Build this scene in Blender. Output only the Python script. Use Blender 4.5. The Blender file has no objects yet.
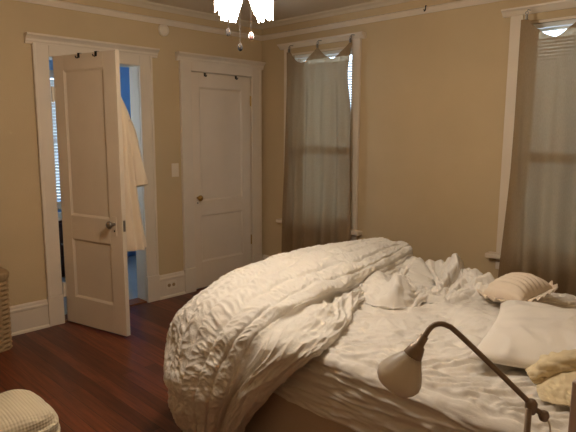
import bpy, bmesh, math, random
import numpy as np
from mathutils import Vector, Matrix
random.seed(4)
PI = math.pi
S = bpy.context.scene
COL = S.collection

# ------------------------------------------------------------------ helpers
def link(o, parent=None):
    COL.objects.link(o)
    if parent is not None: o.parent = parent
    return o

def tag(o, label, cat, group=None, kind=None):
    o['label'] = label; o['category'] = cat
    if group: o['group'] = group
    if kind: o['kind'] = kind
    return o

def empty(name, loc=(0, 0, 0), rz=0, parent=None, kind=None):
    o = bpy.data.objects.new(name, None); link(o, parent)
    o.location = loc; o.rotation_euler = (0, 0, rz); o.empty_display_size = .05
    if kind: o['kind'] = kind
    return o

def obj(name, bm, mat, parent=None, smooth=False, bevel=0, kind=None, loc=None):
    bmesh.ops.recalc_face_normals(bm, faces=bm.faces[:])
    me = bpy.data.meshes.new(name); bm.to_mesh(me); bm.free()
    for m in (mat if isinstance(mat, list) else [mat]): me.materials.append(m)
    if smooth:
        me.polygons.foreach_set('use_smooth', [True] * len(me.polygons))
    o = bpy.data.objects.new(name, me); link(o, parent)
    if loc: o.location = loc
    if bevel:
        b = o.modifiers.new('bevel', 'BEVEL'); b.width = bevel; b.segments = 2; b.limit_method = 'ANGLE'
        b.angle_limit = math.radians(40)
    if kind: o['kind'] = kind
    return o

def B(): return bmesh.new()

def box(bm, x0, x1, y0, y1, z0, z1, M=None):
    v = [bm.verts.new((x, y, z)) for z in (z0, z1) for y in (y0, y1) for x in (x0, x1)]
    for f in ((0, 2, 3, 1), (4, 5, 7, 6), (0, 1, 5, 4), (2, 6, 7, 3), (0, 4, 6, 2), (1, 3, 7, 5)):
        bm.faces.new([v[i] for i in f])
    if M is not None:
        for q in v: q.co = M @ q.co
    return bm

def lathe(bm, prof, n=24, M=None, fn=None):
    """prof: list of (r, z); revolved round z; closed at the ends with r = 0."""
    rings = []
    for (r, z) in prof:
        if r <= 1e-6:
            rings.append([bm.verts.new((0, 0, z))])
        else:
            rg = []
            for i in range(n):
                a = 2 * PI * i / n
                rr, zz = (r, z) if fn is None else fn(r, z, a)
                rg.append(bm.verts.new((rr * math.cos(a), rr * math.sin(a), zz)))
            rings.append(rg)
    vs = [v for r in rings for v in r]
    for a, b in zip(rings[:-1], rings[1:]):
        for i in range(n):
            j = (i + 1) % n
            if len(a) == 1 and len(b) == 1: continue
            if len(a) == 1: bm.faces.new((a[0], b[j], b[i]))
            elif len(b) == 1: bm.faces.new((a[i], a[j], b[0]))
            else: bm.faces.new((a[i], a[j], b[j], b[i]))
    if M is not None:
        for v in vs: v.co = M @ v.co
    return bm

def align(p, d):
    return Matrix.Translation(p) @ Vector((0, 0, 1)).rotation_difference(Vector(d).normalized()).to_matrix().to_4x4()

def tube(bm, pts, r, n=10, cap=True):
    pts = [Vector(p) for p in pts]
    rs = r if isinstance(r, (list, tuple)) else [r] * len(pts)
    rings = []; up = None
    for i, p in enumerate(pts):
        t = (pts[min(i + 1, len(pts) - 1)] - pts[max(i - 1, 0)]).normalized()
        if up is None:
            up = Vector((0, 0, 1)) if abs(t.z) < .9 else Vector((1, 0, 0))
        a = t.cross(up).normalized(); b = a.cross(t).normalized(); up = b
        rings.append([bm.verts.new(p + (a * math.cos(2 * PI * k / n) + b * math.sin(2 * PI * k / n)) * rs[i]) for k in range(n)])
    for a, b in zip(rings[:-1], rings[1:]):
        for k in range(n):
            bm.faces.new((a[k], a[(k + 1) % n], b[(k + 1) % n], b[k]))
    if cap:
        bm.faces.new(rings[0]); bm.faces.new(rings[-1])
    return bm

def profile_run(bm, prof, a, b, axis):
    """extrude closed 2-D profile [(out, z)] along the wall: axis 'x' -> wall y=0 facing -y, axis 'y' -> wall x=0 facing +x"""
    ends = []
    for t in (a, b):
        if axis == 'x': ends.append([bm.verts.new((t, -o, z)) for o, z in prof])
        else: ends.append([bm.verts.new((o, t, z)) for o, z in prof])
    n = len(prof)
    for i in range(n):
        bm.faces.new((ends[0][i], ends[0][(i + 1) % n], ends[1][(i + 1) % n], ends[1][i]))
    bm.faces.new(ends[0]); bm.faces.new(ends[1])
    return bm

# ---- numpy gradient noise -------------------------------------------------
_rng = np.random.RandomState(11)
_perm = _rng.permutation(256); _perm = np.concatenate([_perm, _perm, _perm])
_g = _rng.normal(size=(256, 3)); _g /= np.linalg.norm(_g, axis=1)[:, None]
def perlin(x, y, z):
    x, y, z = np.broadcast_arrays(np.asarray(x, float), np.asarray(y, float), np.asarray(z, float))
    xi, yi, zi = [np.floor(q).astype(int) for q in (x, y, z)]
    xf, yf, zf = x - xi, y - yi, z - zi
    u, v, w = [q * q * q * (q * (q * 6 - 15) + 10) for q in (xf, yf, zf)]
    def grad(i, j, k):
        h = _perm[_perm[_perm[(xi + i) & 255] + ((yi + j) & 255)] + ((zi + k) & 255)]
        g = _g[h]
        return g[..., 0] * (xf - i) + g[..., 1] * (yf - j) + g[..., 2] * (zf - k)
    L = lambda a, b, t: a + (b - a) * t
    return 1.6 * L(L(L(grad(0, 0, 0), grad(1, 0, 0), u), L(grad(0, 1, 0), grad(1, 1, 0), u), v),
             L(L(grad(0, 0, 1), grad(1, 0, 1), u), L(grad(0, 1, 1), grad(1, 1, 1), u), v), w)
def fbm(x, y, z=0., o=3):
    s = 0; a = 1
    for k in range(o):
        s = s + a * perlin(x * 2 ** k, y * 2 ** k, z * 2 ** k + 7.3 * k); a *= .5
    return s
def ridge(x, y, z=0.):
    return 1 - 2.2 * np.abs(perlin(x, y, z))
def sstep(a, b, x):
    t = np.clip((x - a) / (b - a), 0, 1); return t * t * (3 - 2 * t)

def catmull(ctrl, nu, nv):
    """ctrl (R, C, 3) -> (nu, nv, 3) smooth surface through the control points"""
    def interp(P, n):
        P = np.asarray(P, float); R = len(P)
        Q = np.concatenate([[2 * P[0] - P[1]], P, [2 * P[-1] - P[-2]]])
        t = np.linspace(0, R - 1, n); i = np.minimum(t.astype(int), R - 2); f = t - i
        f = f.reshape((-1,) + (1,) * (P.ndim - 1))
        a, b, c, d = Q[i], Q[i + 1], Q[i + 2], Q[i + 3]
        return .5 * (2 * b + (c - a) * f + (2 * a - 5 * b + 4 * c - d) * f ** 2 + (3 * b - a - 3 * c + d) * f ** 3)
    G = interp(ctrl, nu)
    return interp(G.transpose(1, 0, 2), nv).transpose(1, 0, 2)

def normals(G):
    du = np.gradient(G, axis=0); dv = np.gradient(G, axis=1)
    n = np.cross(du, dv); return n / (np.linalg.norm(n, axis=2)[..., None] + 1e-9)

def grid_mesh(name, G, mat, parent=None, solid=0, offset=-1, closed_v=False, cap=False, kind=None, sub=0):
    nu, nv = G.shape[:2]
    me = bpy.data.meshes.new(name)
    idx = np.arange(nu * nv).reshape(nu, nv)
    if closed_v: idx = np.concatenate([idx, idx[:, :1]], axis=1)
    f = np.stack([idx[:-1, :-1], idx[1:, :-1], idx[1:, 1:], idx[:-1, 1:]], axis=-1).reshape(-1, 4).tolist()
    vs = G.reshape(-1, 3).tolist()
    if cap:
        for row, flip in ((0, True), (nu - 1, False)):
            r = idx[row, :nv].tolist()
            f.append(r if flip else r[::-1])
    me.from_pydata(vs, [], f)
    me.polygons.foreach_set('use_smooth', [True] * len(me.polygons))
    me.materials.append(mat); me.update()
    o = bpy.data.objects.new(name, me); link(o, parent)
    if solid:
        m = o.modifiers.new('thickness', 'SOLIDIFY'); m.thickness = solid; m.offset = offset
    if sub:
        m = o.modifiers.new('sub', 'SUBSURF'); m.levels = sub; m.render_levels = sub
    if kind: o['kind'] = kind
    return o

# folds of the cloths: offsets in millimetres, one row of numbers per row of the cloth
FOLDS = {
    'sheet_fold': [
        [-2,-3,-4,-3,-2,-1,0,1,2,2,3,2,1,-1,-2,-1,0,1,1,1,2,2,2,3,2,2,1,0,0,0,0,1,1,1,1,0,1,0,1,2,2,1,0,0,1,1,0,1,2,2,2,1,0,0,-1,-2,-2,0,0,1,2,3,3,2,2,2,1,1,1,0,0,-2,-4,-4,-4,-4,-3,-3,-2,-1,1,2,2,2,2,2,1,1,0,-1,-2,-3,-2,0,0,0,-1,-1,0,1,0,0,-1,-1,0,1,2,3,3,2],
        [-3,8,4,7,10,5,8,9,6,8,10,10,5,10,8,9,11,2,8,10,7,9,10,10,11,7,6,10,11,5,9,11,12,12,11,10,13,6,5,10,8,4,9,8,2,9,7,6,9,10,12,12,10,9,11,12,5,8,11,11,4,8,7,2,8,10,12,13,13,12,11,11,5,8,10,9,11,6,11,10,3,1,8,10,9,12,13,14,7,9,12,6,6,10,10,4,9,11,7,10,8,2,6,3,6,8,7,8,8,2],
        [-4,9,7,4,6,12,6,11,10,7,4,8,11,6,3,2,11,8,5,9,11,8,4,3,4,11,6,2,11,10,3,5,5,5,3,2,4,13,6,3,11,4,6,12,6,3,10,9,7,10,12,12,13,6,3,7,12,3,6,12,10,12,12,5,8,10,13,12,10,6,4,4,12,4,5,3,7,11,13,13,14,8,2,11,14,13,12,14,13,4,4,12,6,2,9,4,2,9,5,2,9,9,9,8,5,4,10,12,7,2],
        [-4,9,3,5,8,12,6,10,11,5,3,5,7,7,5,2,7,14,8,6,7,9,6,3,2,4,10,2,7,11,5,4,6,5,4,3,2,5,13,9,11,12,4,7,14,7,4,11,12,11,12,11,7,4,4,2,9,11,3,6,13,13,17,13,5,8,10,10,6,6,7,2,8,10,5,5,3,3,9,15,13,16,10,5,11,13,11,12,13,8,3,8,13,3,8,11,5,7,13,7,2,10,11,11,8,7,6,10,10,1],
        [-4,12,5,3,9,11,9,6,9,9,3,3,2,5,8,3,3,12,12,5,4,5,8,6,2,3,8,7,2,7,10,4,3,7,7,5,4,2,5,11,4,12,13,4,8,14,8,5,12,13,10,8,4,4,6,5,3,9,11,4,3,3,10,16,14,4,5,7,6,9,9,3,3,9,9,7,6,5,2,9,8,7,14,11,4,10,13,10,9,8,3,7,12,9,4,9,7,4,7,13,7,3,10,12,11,11,8,5,9,0],
        [-3,5,13,5,3,10,11,9,5,8,8,3,3,5,9,4,2,11,13,7,4,5,4,10,6,3,4,4,7,2,7,10,3,3,4,7,6,4,2,11,8,4,12,15,5,14,16,9,4,13,12,7,6,7,6,8,6,3,12,13,12,8,3,5,13,11,2,4,9,11,8,6,4,9,10,5,5,7,6,3,8,3,5,14,9,4,11,11,8,8,5,3,10,12,4,7,11,11,5,6,13,7,3,11,13,11,13,7,2,0],
        [-2,7,5,13,5,4,11,11,8,5,8,8,3,2,6,10,3,5,13,9,7,4,7,6,11,11,11,5,4,5,2,8,9,2,3,5,6,6,2,3,10,6,9,17,7,9,17,18,7,5,11,10,8,7,7,8,5,5,9,13,11,14,9,3,9,13,3,4,11,11,8,5,9,10,10,4,6,9,8,7,5,9,2,6,11,3,9,12,9,8,9,4,3,11,11,5,10,12,10,4,6,14,6,4,12,13,11,11,9,0],
        [0,11,2,7,13,6,4,10,11,7,4,7,7,3,2,9,10,3,11,10,4,8,6,6,8,12,11,11,4,3,2,6,9,4,2,5,9,6,6,2,4,6,4,13,17,8,10,17,16,5,3,10,9,7,8,6,4,4,11,14,9,10,12,4,9,14,5,3,11,13,9,7,11,12,9,4,7,8,9,9,11,7,3,3,12,5,5,12,11,9,9,10,4,3,12,11,7,10,10,9,3,6,14,6,4,11,11,9,9,1],
        [2,12,5,5,10,15,7,3,7,9,6,3,6,6,3,6,13,6,4,11,10,8,10,12,9,10,8,9,9,8,5,2,6,9,5,3,5,10,6,4,4,7,7,5,13,17,8,10,16,15,5,3,9,9,8,6,3,4,9,13,9,8,14,11,5,10,14,6,6,12,13,10,9,13,11,4,6,9,10,9,9,7,3,2,8,11,2,8,12,12,11,8,7,2,9,13,11,7,8,9,8,3,6,14,7,4,8,6,9,2],
        [2,11,3,7,11,13,16,10,5,4,8,7,3,4,5,3,8,14,7,5,12,11,10,11,12,10,8,4,6,6,8,7,2,5,7,9,3,5,11,8,8,11,12,9,5,13,16,8,8,9,13,5,3,9,10,9,5,2,5,12,9,6,11,15,11,5,10,15,8,6,14,15,12,9,13,10,3,6,11,9,8,6,5,2,4,13,10,3,6,9,11,11,4,2,12,11,11,9,6,6,8,8,2,6,14,8,4,4,4,2],
        [1,9,8,4,13,15,13,14,13,5,3,5,9,7,5,8,6,9,16,9,6,12,14,8,10,10,7,5,3,3,3,8,8,7,3,7,9,3,5,12,13,13,13,10,8,6,13,16,5,4,7,12,6,2,3,5,9,5,3,11,11,4,6,12,16,12,6,11,16,7,8,15,16,12,9,13,9,3,10,9,6,7,6,6,3,11,16,12,4,3,3,10,11,2,6,12,10,8,5,7,5,9,9,2,5,14,11,11,4,3],
        [2,10,15,8,6,15,15,9,12,14,12,5,6,13,11,13,13,8,11,16,8,5,14,12,6,7,5,4,3,5,7,4,8,9,7,3,8,10,4,4,5,9,13,6,5,6,10,17,8,2,2,6,12,6,7,2,4,11,5,4,11,9,4,5,12,15,13,7,12,17,8,7,15,16,12,11,13,3,9,9,6,5,8,7,9,7,14,16,14,12,6,3,11,12,2,7,11,8,9,8,7,5,9,10,3,5,15,13,10,3],
        [2,10,12,16,8,5,14,14,8,9,13,15,7,10,16,15,15,14,9,13,18,8,8,14,9,5,5,7,8,7,6,3,3,3,9,7,3,9,10,10,8,3,8,10,5,5,9,17,16,4,1,2,8,13,13,12,4,7,13,5,4,9,10,6,4,11,15,12,7,15,18,8,8,14,15,15,15,5,4,11,8,8,6,11,12,10,8,12,10,9,12,5,3,12,11,2,7,12,9,9,7,6,5,10,11,3,6,15,8,3],
        [2,11,15,13,11,5,6,14,13,10,8,15,15,10,16,15,14,14,14,9,17,13,9,14,14,9,5,9,10,8,5,5,4,4,4,10,7,3,4,4,9,7,2,8,11,11,7,11,16,14,4,1,3,7,6,11,13,5,11,8,3,3,7,6,4,5,14,12,7,14,19,17,8,6,12,8,12,13,3,5,11,9,10,10,11,11,7,6,5,4,7,12,5,3,13,10,2,9,10,7,6,5,6,8,12,10,2,6,13,3],
        [2,11,17,11,6,10,6,10,16,17,13,9,16,11,12,17,17,17,14,12,15,20,13,9,15,17,12,5,8,9,9,5,7,9,6,5,9,7,5,2,3,8,7,3,9,13,12,7,10,11,13,4,2,5,5,6,16,13,11,15,8,3,6,4,3,4,10,14,9,11,17,17,15,5,4,6,4,10,12,3,6,13,10,10,10,8,6,4,4,4,3,6,11,2,9,14,5,4,10,7,5,6,7,8,10,11,9,2,10,2],
        [2,14,13,9,5,10,10,9,14,17,17,9,12,16,11,11,13,13,17,19,15,17,21,14,10,12,16,13,6,9,12,11,7,8,10,5,4,5,9,5,2,3,8,7,4,9,14,12,7,6,10,13,5,3,4,5,16,17,11,15,15,5,8,11,10,10,5,11,14,9,10,11,11,13,4,3,4,3,9,12,3,10,12,7,8,6,5,5,5,4,4,3,9,6,2,9,11,2,5,10,7,5,5,9,10,9,10,5,10,2],
        [1,14,9,6,7,9,12,12,10,14,16,12,6,11,16,11,10,11,16,22,21,16,17,22,18,13,10,17,14,8,11,13,13,7,7,5,7,4,5,9,5,2,3,9,9,5,10,14,13,7,6,11,15,7,5,4,9,17,13,13,17,11,4,9,10,15,13,6,11,13,8,7,5,10,12,4,2,3,5,15,8,3,12,11,5,6,6,4,4,4,4,4,5,10,7,2,10,12,1,4,10,6,4,6,10,10,7,4,10,0],
        [0,13,6,6,8,8,11,15,12,9,13,9,9,5,12,17,18,19,14,19,23,22,16,17,22,21,12,10,17,15,10,14,14,13,6,6,7,8,4,5,9,5,2,4,10,10,6,12,15,15,13,7,13,17,16,15,7,11,18,14,15,14,5,6,7,8,16,12,4,10,12,6,7,5,12,13,5,3,3,9,15,6,3,13,9,4,4,4,4,4,5,4,7,6,10,6,3,11,12,1,5,7,3,4,6,10,9,3,9,-1],
        [0,12,4,7,8,9,14,12,12,8,10,12,8,8,6,14,19,21,20,15,20,23,22,16,17,22,21,12,10,18,15,14,13,14,11,5,4,7,9,4,5,9,5,4,4,12,11,8,14,13,17,14,7,13,17,19,15,7,13,18,14,13,5,7,11,9,9,16,10,4,10,13,9,11,8,12,12,11,9,3,10,15,5,4,12,8,3,5,5,5,5,7,5,8,9,10,5,8,11,11,3,11,6,2,3,6,11,6,6,-1],
        [-1,11,3,8,9,12,13,12,8,6,6,10,10,7,6,10,18,19,20,19,15,19,23,21,15,17,20,19,8,13,17,15,13,11,11,8,5,5,8,9,4,5,8,10,6,7,15,13,10,15,16,16,12,8,9,15,19,14,6,12,16,14,6,7,11,14,9,8,14,9,4,11,16,15,15,11,7,11,11,6,2,9,14,4,4,11,7,4,6,6,6,6,8,8,8,9,7,4,8,13,4,5,10,5,2,2,5,12,8,-1],
        [-2,13,4,4,11,11,8,10,9,5,6,8,8,8,6,13,13,15,16,19,18,13,17,21,19,13,14,19,11,6,9,16,14,10,8,9,7,6,8,9,6,3,2,6,10,5,13,16,14,10,15,14,15,12,10,8,14,18,8,5,13,11,11,5,9,13,12,6,9,15,11,5,13,17,16,17,12,7,9,6,2,2,8,12,4,5,10,4,5,6,7,8,7,6,6,8,9,7,3,9,11,3,6,10,6,3,2,4,13,-1],
        [-2,9,13,4,4,11,9,6,8,9,5,6,7,4,8,14,12,13,15,17,18,16,11,15,19,17,10,11,16,11,6,8,16,13,7,6,8,9,11,9,4,4,4,3,10,8,7,15,15,10,14,13,11,11,13,10,7,13,14,4,6,9,6,7,10,11,11,6,7,13,16,6,10,17,17,16,16,11,5,7,3,2,3,13,10,2,10,9,3,6,8,8,7,7,5,6,7,11,8,3,9,7,2,5,10,8,5,3,11,-1],
        [-2,8,7,11,3,10,11,8,5,8,9,5,5,6,5,12,14,12,15,14,14,15,11,11,16,16,15,7,9,16,15,7,6,14,11,6,8,9,9,11,7,3,4,3,6,10,6,13,13,8,10,13,11,8,7,11,9,5,12,14,4,13,9,4,10,13,9,9,9,13,17,8,7,17,18,16,15,13,4,5,6,3,3,7,14,5,3,11,9,4,7,6,6,6,5,6,8,9,11,3,5,11,9,4,5,10,8,4,11,-1],
        [-1,10,3,9,5,3,10,10,6,4,9,9,5,10,8,7,13,15,12,11,11,11,7,9,14,11,12,12,5,6,10,14,5,5,13,10,6,7,10,7,8,5,3,5,6,9,6,13,11,6,7,9,10,8,5,7,12,7,4,12,16,11,17,8,5,13,7,8,10,11,17,16,8,11,19,16,15,12,8,2,5,6,3,4,10,14,3,3,11,9,4,4,4,7,7,6,8,9,11,8,2,8,13,11,5,4,11,5,10,-1],
        [-1,11,3,7,10,4,3,9,7,4,8,10,5,6,11,8,7,13,13,9,10,7,8,6,7,7,6,11,11,5,3,9,14,5,4,12,10,10,6,6,6,7,4,6,10,11,5,9,14,7,5,8,7,5,4,8,11,7,2,4,13,16,18,13,5,12,14,8,11,12,12,18,13,9,18,19,15,9,10,6,2,5,6,4,7,15,8,2,3,11,8,6,6,5,9,10,10,11,8,10,9,4,10,14,11,4,7,7,7,-1],
        [-2,11,3,2,6,10,5,3,8,7,4,9,11,5,7,11,8,6,11,10,7,8,9,9,5,6,5,9,11,9,5,3,8,14,5,5,12,10,6,5,7,4,5,8,9,11,10,4,9,13,6,4,4,6,5,4,8,8,3,2,9,7,11,18,11,4,11,14,12,16,15,17,18,10,12,19,19,11,6,8,5,3,6,6,4,9,15,7,1,4,10,11,11,8,7,11,13,9,9,10,11,9,5,10,13,9,5,13,8,-1],
        [-2,12,2,1,2,5,11,5,4,8,7,4,8,10,5,6,11,8,6,10,10,8,8,7,6,7,6,4,8,10,10,7,2,7,13,5,5,12,9,5,7,8,6,4,5,7,13,10,3,12,11,3,5,7,5,4,3,8,8,2,5,6,11,14,18,10,4,11,15,15,17,13,16,17,8,12,19,18,9,4,7,6,4,6,6,5,13,14,3,2,5,11,12,12,9,9,12,8,9,12,10,11,9,5,8,11,4,5,13,1],
        [-3,13,8,6,3,1,5,10,6,5,9,6,2,7,9,4,6,10,7,5,10,10,8,7,5,7,5,6,5,7,9,10,8,3,7,13,5,5,11,9,5,8,7,3,3,5,9,13,4,5,11,7,3,4,6,6,5,3,8,9,3,4,14,13,16,15,4,5,9,13,13,10,9,14,16,7,10,17,15,7,2,9,8,4,6,7,13,15,5,2,4,7,12,13,10,7,11,11,7,8,11,8,10,9,4,8,9,4,12,2],
        [-3,8,16,14,12,10,2,5,11,6,7,4,6,2,7,9,4,5,10,7,5,10,10,9,7,3,6,6,7,5,6,6,10,9,4,8,13,3,4,11,8,4,7,7,3,3,3,10,12,3,5,11,6,3,3,7,7,4,4,10,10,3,9,16,16,14,4,5,7,6,11,11,11,8,15,16,6,5,9,14,6,2,10,9,5,8,14,16,7,2,6,7,8,13,12,8,6,10,10,5,7,6,4,11,10,5,6,5,12,3],
        [-3,9,6,13,8,11,10,3,7,12,7,9,5,4,2,7,9,4,5,10,6,4,4,8,7,7,6,7,6,7,7,8,10,11,8,3,9,13,3,4,11,7,3,8,8,7,4,3,11,12,2,5,10,10,4,3,9,7,4,4,12,12,5,11,14,16,5,3,10,8,6,11,9,10,8,15,17,5,3,8,14,4,2,11,9,5,12,17,10,2,7,8,9,9,11,10,7,5,10,10,3,5,4,5,12,10,4,5,13,4],
        [-2,11,3,7,6,3,11,10,4,8,12,10,5,3,3,2,7,9,4,6,10,5,4,5,10,11,9,7,8,9,10,11,11,9,10,7,3,9,13,3,4,10,6,3,6,4,5,6,12,15,12,2,4,8,11,4,3,9,9,5,4,13,12,7,6,13,13,3,5,8,6,4,5,9,13,12,16,14,6,3,8,13,3,4,11,9,6,12,14,3,4,8,9,10,9,10,8,5,5,10,4,4,8,6,9,12,4,6,13,4],
        [-2,11,5,7,10,6,3,10,11,5,8,8,9,4,3,3,2,7,9,4,6,10,7,7,8,11,12,11,10,12,12,12,10,9,9,9,7,3,9,12,4,4,10,6,2,7,9,8,7,10,15,12,3,1,7,11,4,3,7,9,6,6,13,16,10,5,11,12,4,2,2,3,8,6,9,15,13,15,14,10,3,8,13,4,4,12,9,4,11,11,3,2,5,10,9,9,7,5,6,11,7,2,5,8,11,13,6,3,11,3],
        [-1,11,2,5,6,11,8,2,10,10,7,3,7,9,4,3,4,3,7,9,5,7,9,12,9,9,13,14,12,12,12,10,10,9,9,9,8,7,4,9,12,4,5,11,8,4,9,9,6,6,10,15,13,8,2,6,12,5,5,9,13,9,6,10,14,11,5,10,12,9,8,4,8,11,7,9,14,12,10,11,9,2,7,12,5,5,13,8,3,9,11,8,2,5,11,9,7,8,6,8,9,3,2,2,7,14,8,2,9,1],
        [0,13,6,5,3,5,13,8,3,9,11,8,3,6,9,4,8,7,4,8,9,9,6,9,13,11,13,14,14,13,11,10,8,9,8,8,9,9,8,4,8,12,5,5,11,8,4,8,9,5,7,8,11,14,11,1,7,13,7,7,14,15,10,5,7,15,12,5,7,7,12,10,5,9,12,6,6,9,6,4,10,10,2,7,12,5,10,12,3,2,8,13,11,2,5,10,8,9,8,6,7,8,3,2,2,7,13,4,7,0],
        [0,13,9,10,11,4,5,14,8,2,3,10,8,3,7,9,7,9,7,5,9,11,11,8,12,12,11,14,13,11,10,8,9,7,8,9,10,9,7,7,3,9,12,4,5,11,7,3,8,7,4,4,4,5,13,11,2,9,15,8,8,16,17,11,6,7,17,15,15,9,6,13,10,5,9,11,4,3,3,4,3,10,11,2,7,5,8,13,4,2,2,4,12,12,1,6,9,9,7,4,4,7,9,4,5,2,9,6,5,-1],
        [0,13,9,5,11,13,5,7,14,7,2,3,9,8,3,7,7,4,8,8,9,9,10,8,13,14,11,10,12,10,8,8,6,7,8,11,8,6,7,4,7,9,11,10,3,4,11,6,2,3,5,4,4,3,5,15,13,4,12,16,10,10,19,20,18,9,9,17,16,17,8,5,11,8,4,9,10,9,3,4,4,3,11,12,3,2,2,11,10,3,4,3,3,12,11,2,6,8,7,7,5,4,8,10,10,8,6,14,5,-1],
        [1,7,15,10,5,12,14,5,7,13,6,1,3,9,6,3,2,2,3,9,8,9,8,8,11,13,14,10,7,8,7,6,6,8,11,8,4,5,3,5,7,9,12,10,8,3,6,9,3,5,5,5,4,4,6,8,16,13,6,13,17,11,13,18,21,20,9,9,13,17,17,8,4,9,6,3,6,9,9,4,5,3,3,13,15,10,5,3,10,10,4,8,5,4,12,10,2,3,3,4,5,6,7,11,11,9,2,5,13,-1],
        [2,11,6,12,7,5,14,13,4,8,14,6,1,4,8,8,5,3,2,5,11,8,9,12,12,11,11,12,7,5,6,5,7,11,9,5,5,3,4,5,8,9,9,7,5,6,7,10,3,4,8,4,3,5,6,8,11,18,15,8,14,18,12,11,15,21,19,10,9,16,18,14,3,5,8,4,2,3,9,9,4,6,4,5,13,17,16,8,2,10,11,10,13,8,4,11,9,6,5,2,6,8,10,9,7,9,7,2,11,-1],
        [2,12,6,9,8,4,9,15,9,3,13,13,2,2,6,7,7,5,3,3,9,8,10,13,14,14,9,9,9,4,4,6,11,10,6,5,6,6,2,4,6,8,5,6,4,3,7,9,7,2,5,8,5,6,6,9,12,15,19,16,9,13,17,12,11,15,21,19,10,10,17,16,5,3,5,6,2,2,6,12,10,4,8,6,6,10,16,17,8,2,11,13,12,16,8,4,9,8,10,7,4,8,8,7,6,5,8,6,12,-1],
        [2,13,9,7,6,6,5,10,15,6,5,14,9,1,6,5,4,7,5,4,9,12,9,11,14,14,12,6,8,6,5,10,10,6,4,4,5,7,6,2,5,5,5,6,4,5,3,8,9,8,2,6,9,6,5,13,15,12,14,19,17,10,13,17,12,12,15,21,18,9,9,17,11,2,3,7,6,2,5,12,11,5,6,10,10,7,7,9,16,8,3,12,15,12,17,9,4,2,4,11,7,4,6,4,4,9,9,9,12,-1],
        [2,14,10,6,7,6,4,5,11,14,4,12,14,3,6,9,4,5,7,5,5,11,13,9,10,12,12,4,4,7,8,10,6,5,3,4,5,4,8,7,2,4,4,3,6,4,4,3,9,9,7,2,6,9,6,10,18,16,12,13,19,17,10,14,17,12,12,15,20,18,8,7,16,10,2,7,9,9,2,7,12,6,5,9,12,14,13,6,8,15,9,3,14,16,13,17,15,11,2,4,11,7,4,6,4,7,11,14,8,-1],
        [1,14,11,8,7,4,5,5,10,17,9,5,14,12,2,7,5,4,8,8,6,5,11,11,7,5,8,9,3,4,10,7,5,4,4,4,4,5,5,9,7,2,4,6,4,6,4,6,5,3,8,7,3,8,11,10,15,21,15,13,15,20,17,11,15,17,12,12,16,20,19,7,7,14,8,2,3,10,10,2,7,12,6,7,12,11,13,14,5,7,16,8,5,14,15,14,15,16,14,4,5,10,7,9,11,7,10,12,12,-1],
        [0,14,13,8,5,6,4,7,8,13,17,8,6,14,8,4,10,5,4,6,7,6,5,9,9,4,2,7,9,4,6,9,5,5,4,5,4,5,6,4,8,6,3,5,7,4,4,6,5,3,3,8,7,6,11,12,18,22,18,13,16,16,22,18,11,15,17,16,12,15,20,17,6,7,13,7,2,4,11,9,2,8,12,8,8,8,6,12,14,5,8,15,8,4,12,15,13,9,13,14,5,6,11,13,13,12,7,7,12,-1],
        [-1,7,13,13,9,5,8,10,11,10,14,17,9,10,14,4,7,12,5,3,6,7,5,4,8,7,3,2,7,10,4,5,8,6,5,4,5,5,5,4,5,8,4,3,5,7,5,5,6,5,3,4,10,11,11,19,19,20,23,19,14,17,22,22,17,10,12,14,14,11,14,17,16,6,6,11,7,6,5,12,9,2,8,12,9,8,8,6,12,14,5,8,16,9,4,11,15,12,7,11,11,8,5,9,13,13,11,6,10,0],
        [-2,5,5,14,10,9,11,12,14,13,11,16,17,8,15,14,3,6,11,5,3,4,8,5,3,7,7,3,3,7,9,3,4,7,4,7,6,5,5,3,4,6,7,3,4,5,6,4,5,5,3,5,8,15,19,21,24,21,21,25,21,16,19,20,21,16,8,8,11,12,10,12,18,16,6,4,6,9,5,4,12,10,2,8,12,10,9,7,8,16,9,4,13,15,4,5,12,15,12,10,6,11,11,5,7,6,10,12,7,0],
        [-2,10,5,10,8,8,13,14,14,14,11,12,18,13,7,16,14,3,6,12,5,2,2,8,5,3,9,9,8,3,7,9,3,3,5,5,7,5,5,4,4,3,7,7,4,3,5,5,3,3,7,7,10,16,23,23,25,24,21,25,26,23,16,17,16,20,15,9,6,9,11,10,14,18,16,5,3,4,5,4,3,11,11,2,8,13,10,9,8,16,11,3,11,15,11,2,9,14,12,15,10,4,11,10,9,7,3,9,11,0],
        [-1,10,5,11,12,10,12,15,14,14,14,11,12,19,12,8,16,14,3,8,12,11,3,4,9,5,3,9,10,7,3,7,9,3,3,2,6,6,4,6,4,4,3,7,6,3,3,5,5,4,7,10,16,20,26,28,25,24,23,22,26,26,21,14,15,19,15,12,6,4,9,11,9,12,17,14,4,2,5,5,3,3,12,11,2,8,13,9,7,10,16,6,4,13,15,8,3,11,14,11,17,9,4,5,9,9,6,2,11,0],
        [-1,12,3,8,12,14,12,13,15,14,15,13,9,13,20,12,8,14,12,2,7,10,11,3,4,10,5,3,3,9,6,3,9,10,7,7,2,6,6,3,4,4,3,3,6,5,4,4,5,8,9,15,20,26,27,29,28,24,23,22,21,25,23,17,16,19,13,9,5,4,3,9,9,8,14,16,13,4,2,4,6,3,3,11,9,2,9,13,10,6,11,15,5,4,13,15,8,2,11,14,13,16,9,5,3,8,5,3,10,1],
        [0,14,9,5,9,13,15,13,16,16,15,10,10,12,18,20,9,7,14,11,3,2,9,11,4,6,10,5,2,3,8,4,8,12,11,10,7,2,5,5,5,4,5,3,3,6,6,5,6,10,16,20,22,27,30,29,28,24,22,24,22,20,22,19,15,19,13,6,4,7,4,3,6,6,12,13,14,12,4,3,5,6,3,4,12,8,3,9,9,7,6,12,16,5,4,10,14,8,3,12,15,14,17,16,8,3,4,6,10,1],
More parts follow.
